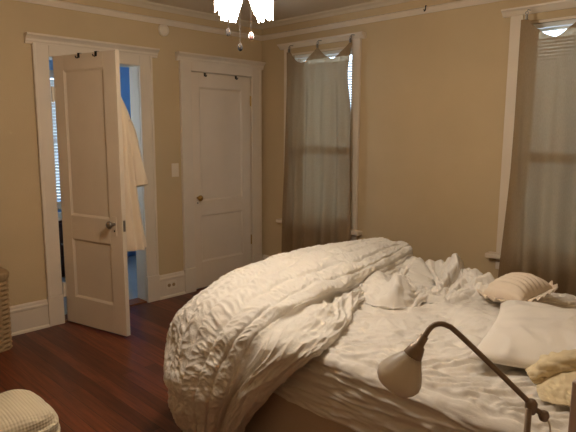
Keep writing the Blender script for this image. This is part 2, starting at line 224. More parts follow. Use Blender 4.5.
        [0,14,9,11,7,11,15,14,14,16,13,9,9,14,18,19,10,6,9,12,9,2,1,8,12,5,6,10,5,2,6,7,3,8,12,10,11,4,3,7,5,4,3,4,4,4,7,9,10,15,20,24,26,28,30,32,27,23,23,25,24,20,17,19,18,17,14,5,3,4,8,5,3,4,10,11,10,13,7,5,3,5,8,5,4,11,9,4,10,12,8,6,12,15,6,1,6,14,8,3,12,15,14,14,16,10,6,5,10,0],
        [1,13,7,13,9,9,16,15,13,14,12,11,9,14,18,19,10,5,5,5,10,8,2,2,10,12,5,6,10,6,3,8,7,3,7,12,13,10,4,5,6,4,3,3,3,5,10,13,16,20,25,25,28,28,30,32,29,23,24,24,24,21,16,14,18,14,15,8,3,3,4,8,6,2,7,11,8,12,6,6,3,3,9,10,6,4,11,11,11,14,10,9,6,9,14,6,2,6,16,10,5,12,15,13,16,12,13,5,3,0],
        [0,13,4,11,15,10,12,17,14,11,13,10,12,13,17,19,11,5,3,3,3,9,8,3,7,14,7,5,8,8,2,3,8,7,3,8,13,14,12,4,5,7,7,4,5,8,12,16,19,25,26,26,28,30,31,30,32,27,22,23,21,21,16,12,17,11,9,11,6,3,2,4,9,6,2,8,8,12,4,5,5,2,4,11,11,5,4,5,7,14,11,10,4,7,9,14,5,4,15,18,11,6,9,15,17,7,10,12,3,1],
        [0,12,3,7,15,16,11,12,15,11,9,8,13,15,14,17,14,6,3,6,3,2,10,9,4,10,13,6,10,8,2,3,3,8,8,5,11,13,15,13,6,8,9,11,8,10,15,18,24,26,28,27,28,31,30,32,30,31,25,20,20,18,15,11,15,15,7,6,10,5,3,2,5,11,6,2,9,11,4,5,3,6,4,6,10,6,8,10,4,7,13,7,3,9,5,9,14,7,9,19,18,11,5,6,16,14,5,8,9,2],
        [0,12,2,9,13,17,16,10,10,13,9,10,10,16,15,11,13,9,3,6,6,2,2,11,10,5,11,12,5,9,7,2,3,4,10,10,8,13,13,16,14,9,12,15,16,13,16,22,27,29,27,29,30,31,33,31,32,29,28,22,18,17,15,14,10,14,13,5,5,9,5,3,3,6,12,6,2,9,7,3,6,6,7,4,5,9,4,8,12,4,6,5,3,10,6,5,9,16,10,19,13,13,16,7,5,15,15,7,5,3],
        [-1,14,3,5,14,16,16,12,8,10,12,13,11,11,16,13,8,9,3,6,4,6,2,3,12,12,7,9,5,4,9,6,3,5,10,14,12,11,14,15,18,17,13,16,18,21,20,24,30,29,28,30,32,31,32,33,29,26,27,27,21,17,17,17,13,8,11,11,4,5,9,6,6,5,7,14,6,2,7,7,7,9,6,5,3,5,5,3,11,13,4,3,4,10,7,5,4,12,16,20,19,10,11,15,7,5,12,14,7,2],
        [-1,11,13,4,6,18,16,14,10,9,11,12,14,11,12,15,7,7,4,5,5,4,5,2,9,16,12,6,10,5,4,9,5,6,13,15,16,14,14,19,20,21,19,16,18,24,27,26,29,32,30,29,32,32,32,32,28,25,24,26,25,20,17,18,16,10,7,11,11,4,5,10,11,12,6,7,13,7,1,7,8,6,5,4,4,3,4,4,6,14,11,3,4,11,10,7,5,6,13,20,21,17,8,9,13,6,4,7,13,1],
        [-1,9,10,13,4,8,17,17,11,10,9,9,13,13,11,15,7,4,4,5,3,4,5,3,9,16,16,12,7,7,3,8,10,7,12,19,18,18,19,22,24,22,21,18,21,26,32,33,30,31,33,31,30,33,33,29,27,24,23,23,25,23,21,18,15,9,7,8,13,11,4,5,9,12,13,6,6,13,7,1,8,7,3,4,5,4,3,4,6,14,13,4,4,11,11,9,6,9,8,14,20,21,14,4,8,11,6,3,11,0],
        [-1,11,2,9,13,5,6,17,16,11,9,8,11,13,11,14,7,3,5,5,3,4,3,4,10,17,16,13,6,5,3,5,12,15,12,17,23,22,24,26,25,22,20,23,25,30,34,36,35,31,31,33,32,34,31,29,26,24,23,22,25,24,21,16,12,10,7,9,12,13,8,3,5,8,13,14,4,5,13,7,2,7,7,3,4,5,3,3,8,14,15,7,1,11,13,10,6,9,12,10,14,19,17,6,3,6,11,5,10,0],
        [-1,12,3,2,10,13,5,6,16,17,10,7,12,13,10,13,5,5,3,4,8,3,4,6,9,17,16,12,6,5,4,5,13,18,19,16,22,26,27,27,27,24,23,27,31,32,36,37,36,34,30,31,35,33,29,28,25,24,24,23,22,23,19,14,11,9,9,9,12,13,6,5,4,8,9,14,12,2,7,13,5,3,7,7,3,3,5,4,11,9,12,14,4,3,12,12,6,8,13,14,11,14,16,12,2,2,7,9,12,-1],
        [-3,12,8,3,3,11,14,5,6,13,17,10,10,14,12,12,4,4,5,3,7,4,6,11,9,13,17,13,6,7,7,8,12,20,22,20,21,27,28,27,27,29,27,28,33,37,38,38,37,33,32,31,35,35,30,26,26,24,25,25,21,20,20,14,11,10,10,10,12,14,7,3,4,7,8,12,14,4,5,12,6,3,5,8,5,4,5,6,13,12,6,10,14,4,4,12,10,7,10,14,14,10,8,11,10,2,1,7,12,-2],
        [-3,8,9,5,7,5,13,14,8,3,8,16,13,14,13,11,3,3,5,3,8,7,5,11,14,11,13,13,6,8,11,11,15,22,24,20,20,27,29,28,28,30,33,32,32,37,40,39,36,33,31,35,35,35,32,27,24,25,26,23,20,19,19,15,11,11,12,11,12,13,12,6,3,5,8,11,15,8,2,10,9,3,5,7,4,5,6,10,13,13,8,4,8,12,4,4,12,11,8,10,14,13,11,7,10,7,1,7,9,-2],
        [-3,11,6,6,10,10,7,11,14,12,3,7,15,16,17,9,4,3,4,5,8,12,11,8,13,14,10,12,7,11,14,16,18,25,25,21,19,23,29,30,29,32,34,37,36,36,39,39,35,31,33,35,36,35,30,27,25,25,25,21,22,19,16,16,14,12,14,12,12,9,9,10,5,3,5,9,10,14,6,3,11,10,7,6,2,5,9,11,13,10,9,4,3,7,12,5,5,13,12,8,11,14,14,11,6,9,3,10,10,-2],
        [-2,11,5,11,13,13,8,10,7,13,12,3,4,5,13,15,7,4,3,7,10,15,16,13,11,16,10,9,9,15,18,20,21,28,26,21,20,21,24,31,32,33,36,37,39,39,37,37,32,33,35,36,36,34,29,25,27,25,22,21,21,17,16,15,16,16,12,13,11,7,8,5,8,7,5,4,3,7,13,6,3,7,11,9,2,7,9,13,12,9,8,4,6,3,7,11,4,4,13,13,8,11,13,13,5,7,5,4,12,-1],
        [-1,12,1,8,14,14,12,15,10,5,13,13,13,9,3,13,15,13,10,5,12,15,17,15,9,13,16,10,12,16,23,25,24,29,26,22,19,22,23,26,34,34,36,38,39,40,38,34,34,34,33,35,36,33,28,26,25,26,22,18,19,17,15,15,16,16,9,9,10,6,3,4,5,8,8,3,6,2,6,14,6,2,3,12,8,4,10,11,10,9,7,3,7,7,3,8,11,4,4,14,12,9,11,13,5,4,6,4,12,0],
        [-1,14,9,2,9,16,16,15,16,8,3,5,7,14,9,4,13,9,14,13,9,15,15,17,10,8,15,20,21,18,22,27,28,29,24,23,20,23,23,26,30,34,34,38,39,40,39,35,33,31,35,35,34,31,30,26,26,24,23,18,15,17,16,16,15,14,11,6,6,9,4,5,3,5,6,7,3,9,2,7,14,14,6,3,12,9,7,11,9,8,6,3,8,8,3,3,8,12,3,5,12,13,11,13,10,3,3,5,12,0],
        [-1,12,15,9,4,12,18,17,16,12,4,4,3,6,14,8,6,6,6,16,15,12,17,18,16,11,11,19,26,26,23,27,30,28,23,20,21,21,25,28,31,35,35,36,39,41,39,37,33,33,34,36,34,32,30,29,25,22,20,19,15,13,16,16,14,8,7,7,4,5,8,4,5,3,4,5,4,9,8,2,7,11,16,5,5,12,12,13,10,11,5,3,7,8,4,6,3,9,13,4,3,6,12,7,9,9,7,7,13,0],
        [0,11,14,13,9,5,14,18,14,11,5,6,9,3,5,11,15,17,9,9,18,18,16,17,20,18,14,15,27,30,29,25,27,28,23,21,21,21,25,29,31,36,35,36,39,40,39,34,35,35,35,34,34,32,31,28,26,21,17,16,17,14,15,14,11,6,4,7,5,5,6,7,4,5,5,5,7,5,8,7,2,3,9,14,6,5,8,10,13,12,9,3,5,9,6,8,8,3,9,13,7,3,5,7,2,6,10,13,12,0],
        [1,14,8,8,14,9,7,17,12,10,8,3,7,10,3,2,6,13,18,13,12,22,23,21,21,23,22,17,24,32,33,30,24,24,24,21,20,22,28,29,29,35,37,36,38,38,37,33,33,36,36,35,34,33,31,27,25,21,16,13,13,15,13,10,7,5,5,5,6,8,5,6,3,5,5,5,6,4,7,7,6,7,3,9,15,6,3,2,5,8,12,9,3,6,10,10,9,7,2,8,13,11,3,2,2,4,3,12,12,0],
        [1,14,6,7,14,11,6,16,11,6,9,8,3,7,10,6,3,3,11,20,14,15,26,26,26,26,27,20,20,27,34,32,25,21,21,20,21,25,26,31,30,31,36,38,37,37,36,35,33,34,36,36,35,31,31,28,23,20,17,11,11,11,12,7,4,4,3,6,6,6,7,3,6,4,5,7,3,7,5,5,5,9,9,3,10,15,13,11,3,2,4,9,10,3,6,10,10,6,6,3,5,10,12,8,2,4,4,3,13,-1],
        [1,16,11,5,12,15,5,8,14,7,4,9,8,4,9,12,11,8,4,12,22,16,17,28,30,31,30,28,21,23,34,32,25,21,20,20,23,27,25,27,30,30,32,37,38,36,36,35,34,33,34,36,33,31,28,27,21,18,14,12,11,6,7,9,4,4,4,6,5,8,3,6,4,5,6,4,7,5,3,5,5,5,12,10,4,10,13,15,15,9,3,2,11,11,4,6,9,4,8,8,7,3,11,13,11,4,4,3,11,-1],
        [0,7,15,10,5,13,14,5,7,11,5,3,8,7,5,11,13,14,12,6,14,23,16,18,25,31,31,30,28,21,28,33,25,21,21,22,26,25,27,25,27,32,33,34,36,35,37,36,33,34,34,33,32,31,29,23,20,15,13,12,9,8,4,6,8,4,6,4,7,4,5,4,7,4,4,6,7,3,4,5,5,6,11,12,9,5,6,5,12,13,14,7,2,11,11,4,6,4,6,4,10,8,4,10,11,10,4,6,11,-1],
        [-1,8,4,14,9,5,15,11,3,8,10,5,3,8,6,8,13,15,16,12,6,14,23,24,21,25,31,30,29,22,23,33,28,21,22,26,26,27,25,27,26,29,34,35,36,35,35,35,34,34,35,32,30,29,26,23,17,15,13,12,9,6,5,2,6,9,4,5,4,4,6,7,4,6,5,7,4,3,6,4,4,10,6,5,12,13,14,9,7,6,8,13,6,2,10,9,3,4,4,3,7,12,8,3,3,9,9,11,10,-2],
        [-1,11,4,6,14,5,10,13,5,5,9,8,4,3,6,3,6,8,12,16,11,6,15,26,25,20,24,28,27,28,20,23,32,26,21,25,26,25,25,26,27,28,33,35,36,36,35,34,35,33,33,32,30,27,24,19,17,14,12,9,7,6,3,5,3,5,8,4,3,7,10,6,5,5,6,5,4,3,5,4,7,9,6,4,9,12,13,14,13,13,5,7,13,7,2,8,8,3,4,4,7,11,12,7,2,1,4,12,11,-2],
        [-1,12,8,3,11,10,4,9,13,5,4,8,7,4,3,5,3,3,3,10,15,14,9,17,26,22,20,21,21,26,27,19,24,32,28,22,25,25,27,26,26,27,30,36,35,37,35,34,33,33,31,31,29,25,20,16,15,13,10,7,5,3,5,6,5,3,5,9,6,9,10,7,5,7,7,5,5,5,3,5,9,8,4,5,10,10,8,9,8,11,13,5,6,13,7,2,7,7,4,5,8,10,8,11,7,2,2,3,12,-2],
        [0,11,8,6,4,12,11,3,10,13,4,3,7,6,4,7,7,2,3,2,5,16,16,9,21,26,23,22,22,25,26,27,19,21,31,28,23,26,27,27,25,27,31,33,35,33,34,34,32,30,31,30,27,22,19,14,11,11,8,4,3,5,6,5,4,6,4,7,10,7,9,7,7,10,5,3,6,5,6,4,9,8,3,8,8,8,8,6,6,7,13,13,3,5,12,7,1,7,8,8,9,12,7,5,10,8,4,3,11,-2],
        [1,12,8,11,6,4,14,11,4,10,13,3,2,7,6,4,7,7,7,5,2,8,18,9,14,26,27,23,24,23,25,28,28,20,22,33,28,23,26,25,25,25,31,32,30,30,31,31,31,29,30,28,24,20,15,12,8,9,5,3,4,6,4,4,3,3,9,9,9,7,5,8,9,9,3,3,5,4,8,7,8,3,8,8,7,5,7,8,4,8,12,14,5,2,5,12,6,2,4,9,12,12,10,5,3,10,8,4,11,-1],
        [1,14,11,9,13,6,6,16,12,5,10,12,3,3,5,4,4,6,7,9,6,3,15,17,10,17,28,25,22,24,26,25,29,28,18,22,32,27,22,23,24,27,27,29,27,30,29,30,29,29,25,25,22,17,14,9,7,3,4,4,7,4,4,4,4,6,4,9,9,7,7,8,11,5,4,6,3,6,8,9,4,6,8,8,7,4,5,8,5,6,12,13,4,3,3,11,14,8,5,4,11,11,11,9,3,4,12,10,10,-1],
        [2,14,15,8,10,15,7,14,17,11,4,9,12,4,3,4,5,5,7,9,11,4,5,15,18,12,18,29,24,22,23,26,27,28,25,17,21,31,26,20,24,27,25,22,25,27,28,28,29,24,22,20,20,15,12,10,5,3,5,6,4,7,3,5,7,3,7,4,5,10,9,12,6,4,5,4,4,7,7,5,5,5,4,6,6,6,4,7,10,6,7,12,7,5,2,5,9,14,14,7,6,11,9,9,9,3,5,14,10,-2],
        [2,10,18,14,7,15,12,9,14,16,10,3,9,12,5,3,5,7,8,9,11,8,3,5,16,19,12,21,28,25,25,25,26,25,26,24,16,21,29,25,20,23,23,21,21,21,26,28,25,22,20,19,15,14,12,6,5,6,6,3,6,6,4,7,5,5,6,7,4,6,11,7,6,5,4,5,5,5,5,5,5,5,4,3,7,8,5,7,11,12,6,6,11,11,7,4,3,7,15,14,8,6,7,7,8,9,3,4,13,-1],
        [1,2,12,18,8,9,17,12,10,14,14,9,3,10,13,6,4,8,9,10,11,11,8,4,7,18,13,12,25,27,22,24,23,25,24,26,20,14,19,29,23,18,19,19,18,19,19,25,25,21,22,18,13,10,9,4,6,7,3,5,6,4,7,5,5,5,5,7,10,5,4,7,9,6,4,4,5,5,5,4,4,4,4,5,3,7,8,7,12,12,11,4,5,10,11,12,10,3,7,15,14,8,6,7,8,8,8,3,11,-1],
        [2,9,5,13,15,7,16,15,10,10,14,11,4,8,14,13,6,6,10,11,11,9,11,9,4,13,18,10,15,27,25,20,21,21,23,23,24,16,13,24,26,17,15,15,16,18,20,18,24,24,21,16,12,8,4,6,9,5,3,7,5,4,5,5,6,3,4,8,7,10,3,4,9,7,3,4,5,7,4,4,4,3,5,7,5,2,8,10,7,11,11,5,2,4,5,9,14,13,4,7,15,14,12,9,8,9,7,4,12,-1],
        [2,11,9,6,15,7,15,17,12,9,12,8,5,11,16,12,9,6,10,12,11,12,12,11,5,5,15,19,10,17,26,20,18,19,18,20,21,22,14,14,25,20,12,14,18,20,19,23,20,23,20,14,12,10,4,6,8,3,6,7,5,6,3,6,4,6,8,4,4,9,9,3,4,9,6,7,6,3,5,4,3,5,5,7,5,4,4,8,5,7,11,6,2,3,3,3,4,11,14,4,7,15,14,13,10,9,6,5,12,0],
        [2,9,10,6,16,10,7,13,16,12,12,5,8,15,17,11,8,9,12,12,13,13,14,13,10,4,5,16,18,12,23,20,16,15,17,17,17,20,22,12,13,22,16,11,14,19,15,19,23,20,18,14,14,9,5,8,4,4,7,7,8,3,6,4,5,8,5,3,6,6,7,8,3,4,9,8,3,4,3,4,4,5,7,4,6,6,5,5,10,5,7,9,4,2,4,4,5,4,14,14,6,10,14,14,13,8,6,6,13,0],
        [2,13,7,7,16,15,6,4,7,14,12,4,9,17,17,11,9,12,14,14,13,15,14,13,13,9,4,8,18,8,18,23,16,13,13,15,15,13,19,20,12,13,20,15,10,15,16,12,15,20,19,16,13,6,8,4,3,7,8,8,5,4,5,4,6,6,5,5,6,6,4,7,8,3,5,9,5,2,3,4,5,6,4,5,5,6,8,8,10,11,5,6,8,4,3,6,9,8,6,14,15,8,6,10,14,10,8,9,13,0],
        [0,12,4,6,14,14,9,6,3,6,15,11,6,14,18,12,10,15,15,15,15,15,15,14,13,12,7,5,18,11,8,18,21,12,11,13,11,14,15,20,19,11,12,19,13,7,10,7,5,10,14,18,12,5,8,3,5,8,8,4,4,5,3,6,5,6,5,5,6,5,5,5,6,8,4,5,9,6,7,5,5,4,5,3,5,7,8,8,10,11,10,4,5,9,6,6,9,10,9,7,16,18,13,7,10,11,11,15,11,1],
        [-2,11,5,7,9,14,11,8,8,3,6,15,12,8,16,17,11,13,17,17,16,16,16,14,12,11,9,3,10,18,10,7,17,17,8,8,11,14,17,18,18,18,9,9,16,10,4,3,4,3,3,10,15,6,3,7,7,7,5,4,4,3,4,5,7,6,3,5,7,4,6,4,4,7,9,5,6,10,10,7,4,5,4,4,3,7,6,9,9,9,10,10,4,5,10,11,8,7,11,11,10,17,21,16,7,9,14,17,8,2],
        [-3,11,6,12,9,8,12,9,9,5,3,14,16,12,8,16,19,12,14,18,17,16,14,13,12,10,8,10,4,11,17,8,5,17,14,7,6,8,9,17,17,18,17,6,6,12,7,2,6,8,8,2,10,13,3,3,9,7,5,4,4,4,5,6,6,3,6,8,7,4,6,4,6,5,9,11,6,7,8,10,5,3,5,4,3,4,8,9,9,7,7,10,11,4,6,12,9,6,11,13,13,12,19,23,18,8,12,17,12,3],
        [-4,10,2,7,14,9,8,10,7,7,3,6,15,17,12,7,18,19,13,15,18,16,13,10,11,9,11,7,9,5,12,16,7,6,17,15,9,4,5,8,17,19,17,7,3,4,10,5,3,5,10,8,1,10,12,3,4,8,6,5,4,6,5,9,5,4,6,9,6,6,5,6,5,8,11,10,12,12,6,7,9,4,3,7,6,4,8,10,8,7,7,8,12,11,4,9,9,6,10,11,15,15,14,21,24,17,8,12,13,2],
        [-3,13,11,2,9,15,9,6,6,7,6,6,8,16,18,11,8,17,19,14,17,16,13,9,8,11,8,9,7,8,5,11,15,5,6,13,15,8,3,4,8,17,19,10,4,2,5,9,5,4,4,10,8,1,10,12,4,4,6,5,7,5,9,8,4,7,8,5,5,6,8,4,8,11,10,10,13,13,12,6,7,8,5,7,9,7,5,9,9,7,7,8,12,13,6,7,13,9,8,10,14,19,17,15,21,23,16,6,8,1],
        [-2,6,12,10,3,9,14,9,6,6,10,8,8,11,18,18,10,8,17,16,18,17,10,9,6,6,10,7,8,9,9,3,8,14,8,5,7,14,10,8,5,9,17,16,8,2,2,6,7,5,3,5,11,7,1,9,12,4,2,5,7,9,9,4,6,9,5,5,4,6,8,4,8,11,10,12,12,13,12,10,4,6,7,9,8,10,7,5,10,8,7,9,11,12,12,6,8,14,12,10,15,19,21,17,14,20,23,13,4,1],
        [-1,9,3,12,11,2,7,14,13,7,7,12,12,12,14,18,13,7,14,11,11,17,13,7,6,4,5,9,9,11,11,5,2,6,10,13,5,6,14,16,12,7,7,9,15,7,2,4,6,5,5,3,5,12,9,2,8,12,8,3,5,10,6,4,8,6,6,6,4,4,8,7,6,10,12,11,11,11,11,10,8,6,3,6,8,8,9,5,7,10,8,11,11,10,12,12,7,9,17,14,12,18,20,20,16,13,20,15,10,1],
        [-1,12,5,3,12,11,2,5,11,14,7,9,14,15,15,19,13,6,10,15,8,8,15,11,4,4,5,7,11,11,9,6,8,3,2,9,13,4,4,8,17,15,7,2,6,14,7,2,3,6,4,6,6,7,14,10,2,9,14,12,3,4,6,6,6,7,6,6,5,4,4,9,8,6,11,12,10,11,8,7,6,7,7,3,6,8,9,8,4,8,11,13,13,10,11,12,13,6,8,18,15,12,18,19,17,12,19,11,7,1],
        [0,12,7,4,3,13,10,2,3,12,16,9,10,13,18,20,12,9,6,10,13,5,6,14,9,5,6,8,12,13,8,9,9,9,8,3,11,14,6,4,9,17,15,12,3,5,13,6,2,3,8,8,7,10,6,12,9,1,2,11,12,2,3,6,6,5,6,4,5,5,3,4,9,8,6,11,12,8,7,5,4,4,8,7,3,6,6,9,8,5,9,9,13,13,10,10,12,13,7,9,19,14,10,16,15,9,13,16,6,1],
        [0,12,5,7,2,3,13,10,3,4,15,15,11,10,15,21,13,9,9,6,10,11,3,4,13,9,7,8,14,13,8,9,8,9,12,9,3,12,14,12,3,8,12,14,13,3,6,14,8,4,4,10,10,5,3,5,13,9,4,2,12,12,3,4,5,6,4,5,4,6,5,3,4,10,8,6,10,9,5,4,4,5,5,9,8,3,5,4,9,10,7,9,9,13,10,9,10,13,14,8,10,18,11,7,12,11,5,8,14,0],
        [0,11,4,5,7,2,3,12,11,4,10,19,17,15,10,15,19,11,8,8,4,8,10,4,5,14,14,11,9,14,12,10,10,10,12,11,4,9,14,14,8,2,3,4,11,12,3,7,14,14,6,4,5,4,4,7,4,10,13,6,3,11,11,3,4,4,6,4,4,5,4,5,4,6,10,7,5,7,6,4,5,5,6,7,10,6,3,4,5,11,12,14,11,9,7,9,10,10,13,14,7,9,14,7,5,8,6,3,11,-1],
        [-1,11,3,5,7,7,5,4,13,11,5,13,19,19,16,10,14,18,11,6,6,4,8,10,5,7,11,17,12,10,12,11,10,12,13,12,10,4,9,13,5,4,4,4,2,10,11,3,6,11,15,6,2,5,6,3,2,2,6,13,7,3,10,10,2,3,6,5,5,5,6,5,7,6,6,10,6,4,5,6,6,5,6,7,6,8,6,6,4,8,10,13,14,13,8,6,8,10,12,15,12,5,7,11,5,3,5,3,11,-1],
        [-2,10,2,4,8,10,10,6,4,13,12,6,13,20,20,17,9,12,18,10,6,6,6,10,12,8,6,11,18,15,12,10,12,15,13,13,12,6,4,12,7,3,5,9,6,3,10,12,4,3,9,14,5,3,7,7,6,6,3,5,13,8,3,10,10,2,3,6,6,6,6,7,9,8,6,6,8,6,4,6,5,6,7,4,5,6,10,9,7,4,7,11,12,10,12,7,6,10,14,13,13,7,3,8,8,3,3,3,11,-1],
        [-2,12,9,7,5,11,12,12,7,5,15,14,5,9,16,20,16,7,12,17,9,7,8,9,13,16,14,9,12,19,18,12,10,16,15,12,11,9,2,5,11,6,3,9,11,8,3,11,14,12,6,10,13,5,3,8,8,8,8,3,5,13,8,2,11,10,2,4,8,7,8,10,9,11,9,5,6,9,8,5,5,6,4,4,5,8,8,6,7,7,8,7,11,10,9,12,8,8,14,15,11,7,2,7,8,3,3,3,11,-1],
        [-1,5,15,14,8,6,13,13,13,5,5,16,13,6,5,15,17,8,9,19,12,8,10,12,15,16,19,18,10,13,19,19,12,11,15,12,11,8,8,3,6,11,6,5,11,13,8,5,15,17,15,6,9,12,4,3,3,3,7,8,2,5,13,6,2,12,11,3,6,9,11,10,12,9,6,7,9,7,6,5,5,4,5,6,7,9,6,4,5,9,8,6,6,9,6,9,13,9,9,15,13,6,3,3,8,7,3,4,11,-1],
        [0,8,6,14,14,7,12,13,12,12,4,4,15,16,11,6,16,17,7,12,19,13,10,14,15,15,14,20,19,11,10,16,20,12,10,12,10,9,6,8,5,8,12,8,7,13,13,7,15,16,17,13,5,9,11,5,7,7,4,7,8,2,7,13,5,2,12,12,4,8,11,13,9,7,6,4,8,9,4,5,7,6,6,8,10,7,4,4,8,6,5,7,4,5,5,8,12,17,11,10,14,9,6,2,3,8,7,7,12,-1],
        [1,10,3,9,14,7,7,13,13,11,12,6,4,14,17,12,6,16,16,8,14,20,15,12,14,15,15,15,22,21,13,10,20,19,10,12,12,8,9,10,9,6,9,14,10,11,13,7,13,19,14,15,10,3,8,11,10,11,8,4,7,8,3,7,13,6,2,11,12,5,5,10,11,6,6,5,4,8,9,5,7,10,9,11,8,5,4,5,8,7,4,4,4,3,6,8,11,18,18,11,8,10,11,6,2,3,10,12,10,0],
        [1,11,4,6,13,11,10,7,12,12,11,10,3,7,15,18,13,7,15,15,9,14,22,17,14,16,18,19,21,25,22,14,15,22,14,10,13,12,10,11,11,9,7,11,16,15,18,16,8,12,19,13,9,6,4,9,6,6,10,8,5,8,7,2,6,13,7,2,11,12,9,5,9,10,6,6,4,6,12,11,6,8,12,12,8,5,7,7,8,7,6,3,3,4,7,11,16,18,18,18,10,5,6,11,7,2,5,12,9,1],
        [0,11,5,4,9,14,14,5,7,13,9,9,4,6,10,17,18,9,9,19,17,11,15,24,20,18,19,22,23,25,27,23,14,15,22,15,10,15,14,14,11,11,11,9,14,19,19,20,17,7,11,17,8,6,4,5,8,6,6,11,10,10,6,4,3,6,14,8,4,12,16,11,6,12,7,6,8,7,11,14,13,8,9,13,11,7,6,8,7,5,6,6,4,6,9,14,19,19,16,16,17,12,5,4,12,10,6,6,11,3],
        [0,10,4,8,9,13,14,9,4,10,13,7,4,8,10,15,17,14,7,13,20,19,11,16,24,25,21,23,26,26,26,26,23,13,16,22,13,15,17,15,10,12,11,13,13,15,17,18,19,16,7,13,17,7,3,6,10,9,7,6,12,12,9,4,6,3,8,15,8,4,13,16,6,9,13,8,11,12,9,12,15,14,8,9,11,10,5,6,6,4,3,7,9,12,15,14,19,19,18,14,15,16,13,3,4,13,8,4,9,2],
        [0,11,2,6,11,12,14,7,2,7,13,11,5,6,11,16,14,16,12,8,16,21,20,12,13,21,27,28,27,27,26,26,25,16,13,23,17,10,17,16,13,9,12,14,15,15,16,15,17,18,8,10,18,16,7,5,13,12,7,6,9,14,11,8,5,7,6,11,16,9,4,14,15,6,10,15,11,14,12,9,12,14,13,7,8,10,5,4,5,4,4,5,11,14,18,18,15,18,17,17,13,13,14,11,2,13,10,4,7,2],
        [0,12,9,2,3,4,11,11,2,3,11,13,11,5,8,15,13,12,14,9,12,20,21,18,12,12,20,27,28,27,27,27,25,23,13,15,23,15,10,15,15,12,9,9,14,16,13,12,12,17,16,7,12,19,17,7,6,12,10,6,11,15,12,11,8,5,9,10,13,16,8,3,14,13,6,10,15,12,11,11,9,13,13,11,5,7,9,4,3,5,4,8,11,16,18,20,17,14,16,15,13,10,11,13,4,4,13,7,3,1],
        [1,7,12,9,6,5,3,10,10,2,7,11,11,11,6,10,14,12,13,7,7,15,22,16,17,16,14,21,25,29,27,24,21,22,21,12,14,21,13,9,14,15,10,8,9,14,16,15,14,12,16,15,8,12,18,17,8,6,13,9,7,13,16,16,11,7,7,13,11,13,15,8,4,14,12,6,11,15,11,12,13,9,11,10,7,4,8,4,4,4,7,11,13,16,19,19,15,12,13,12,12,10,6,10,12,3,4,11,11,1],
        [1,11,4,9,8,11,6,3,10,10,2,5,3,9,12,6,9,10,9,10,6,9,19,14,16,19,18,15,16,23,26,23,20,19,21,20,11,14,20,14,8,13,12,9,9,9,15,18,17,15,12,15,14,6,8,12,15,7,5,12,10,7,10,15,16,11,7,15,12,9,13,13,2,7,15,11,5,10,16,15,16,13,8,8,7,5,10,7,4,6,10,13,15,15,18,18,15,10,10,10,7,9,8,5,8,9,3,4,13,1],
        [0,12,7,3,3,5,10,6,3,11,11,1,1,2,10,12,6,5,5,8,8,8,18,12,15,19,20,20,19,15,21,25,22,19,20,21,14,8,14,21,12,8,14,14,10,11,11,16,18,17,10,12,17,12,5,2,8,13,6,5,12,11,8,7,15,15,7,11,14,9,8,13,8,2,6,14,13,5,11,16,16,16,12,6,6,7,8,11,9,7,11,13,16,17,15,15,14,12,7,6,4,4,8,8,5,9,7,1,11,0],
        [-1,6,12,8,9,3,4,10,5,3,11,11,1,1,2,11,12,5,3,5,4,4,16,16,12,17,20,20,21,18,14,20,23,22,19,21,19,12,8,20,16,9,15,17,16,15,14,11,17,14,14,10,12,13,10,3,1,8,13,5,5,12,12,8,5,15,15,7,11,13,7,6,11,7,2,4,15,13,5,8,9,13,14,6,6,6,9,10,14,12,10,12,17,17,15,10,12,10,8,4,4,4,8,9,4,5,11,4,8,0],
        [-2,10,9,6,7,8,3,5,9,5,3,10,11,2,1,2,13,12,4,4,7,3,6,17,15,12,17,19,20,19,15,13,20,20,21,19,20,19,10,11,21,14,17,20,16,14,16,13,10,16,15,13,8,6,9,8,2,1,9,13,6,7,12,12,7,4,16,14,7,10,12,5,6,11,11,5,4,16,12,5,5,6,14,13,7,8,7,12,13,16,13,15,17,16,11,10,8,7,8,7,8,6,4,8,7,2,6,13,6,-1],
        [-2,11,4,3,3,7,9,5,6,9,5,3,13,10,2,1,4,14,9,2,5,9,4,6,16,15,11,12,17,18,13,12,17,20,19,19,18,19,19,11,12,20,12,18,20,14,12,15,11,9,13,13,9,5,3,8,7,1,1,10,14,8,8,11,12,5,7,16,13,6,9,11,5,4,7,11,4,5,15,12,7,6,5,15,16,16,12,9,15,16,15,16,16,11,9,9,7,7,6,5,4,8,5,4,7,7,2,6,13,-1],
        [-2,11,4,4,4,4,8,10,7,8,9,2,9,13,8,2,2,12,11,3,3,6,8,3,9,17,11,9,10,15,16,12,12,16,17,18,18,18,18,19,12,13,14,10,16,19,11,10,13,8,6,9,10,7,3,4,9,3,1,1,10,15,10,9,10,13,7,6,15,12,4,8,9,5,3,7,11,4,5,14,16,15,10,7,15,19,19,14,10,16,16,15,12,9,8,7,7,8,5,4,3,4,7,4,4,6,5,2,11,0],
        [-4,10,4,5,5,5,7,10,10,9,10,6,2,9,13,8,2,6,13,6,3,4,7,3,4,14,13,8,6,8,14,16,15,12,12,16,17,16,17,18,18,12,18,15,8,13,17,9,7,8,4,5,7,9,7,4,7,9,3,2,3,10,16,14,9,12,9,7,6,14,11,3,9,8,6,4,6,11,5,4,13,16,17,12,8,16,21,20,14,10,15,12,9,8,7,6,7,5,5,4,3,3,6,3,4,5,6,5,11,1],
        [-4,11,4,6,5,7,8,9,9,9,7,8,6,2,10,14,10,2,7,13,6,4,7,6,2,10,15,11,6,5,6,14,17,16,10,11,15,17,16,17,18,19,17,21,14,7,12,16,7,3,3,4,6,7,11,9,3,7,10,9,9,3,6,11,15,9,11,13,7,5,14,4,6,10,6,6,4,7,11,5,3,6,10,17,11,7,17,20,14,8,13,10,8,7,6,6,5,6,5,4,5,3,6,7,4,8,4,9,7,1],
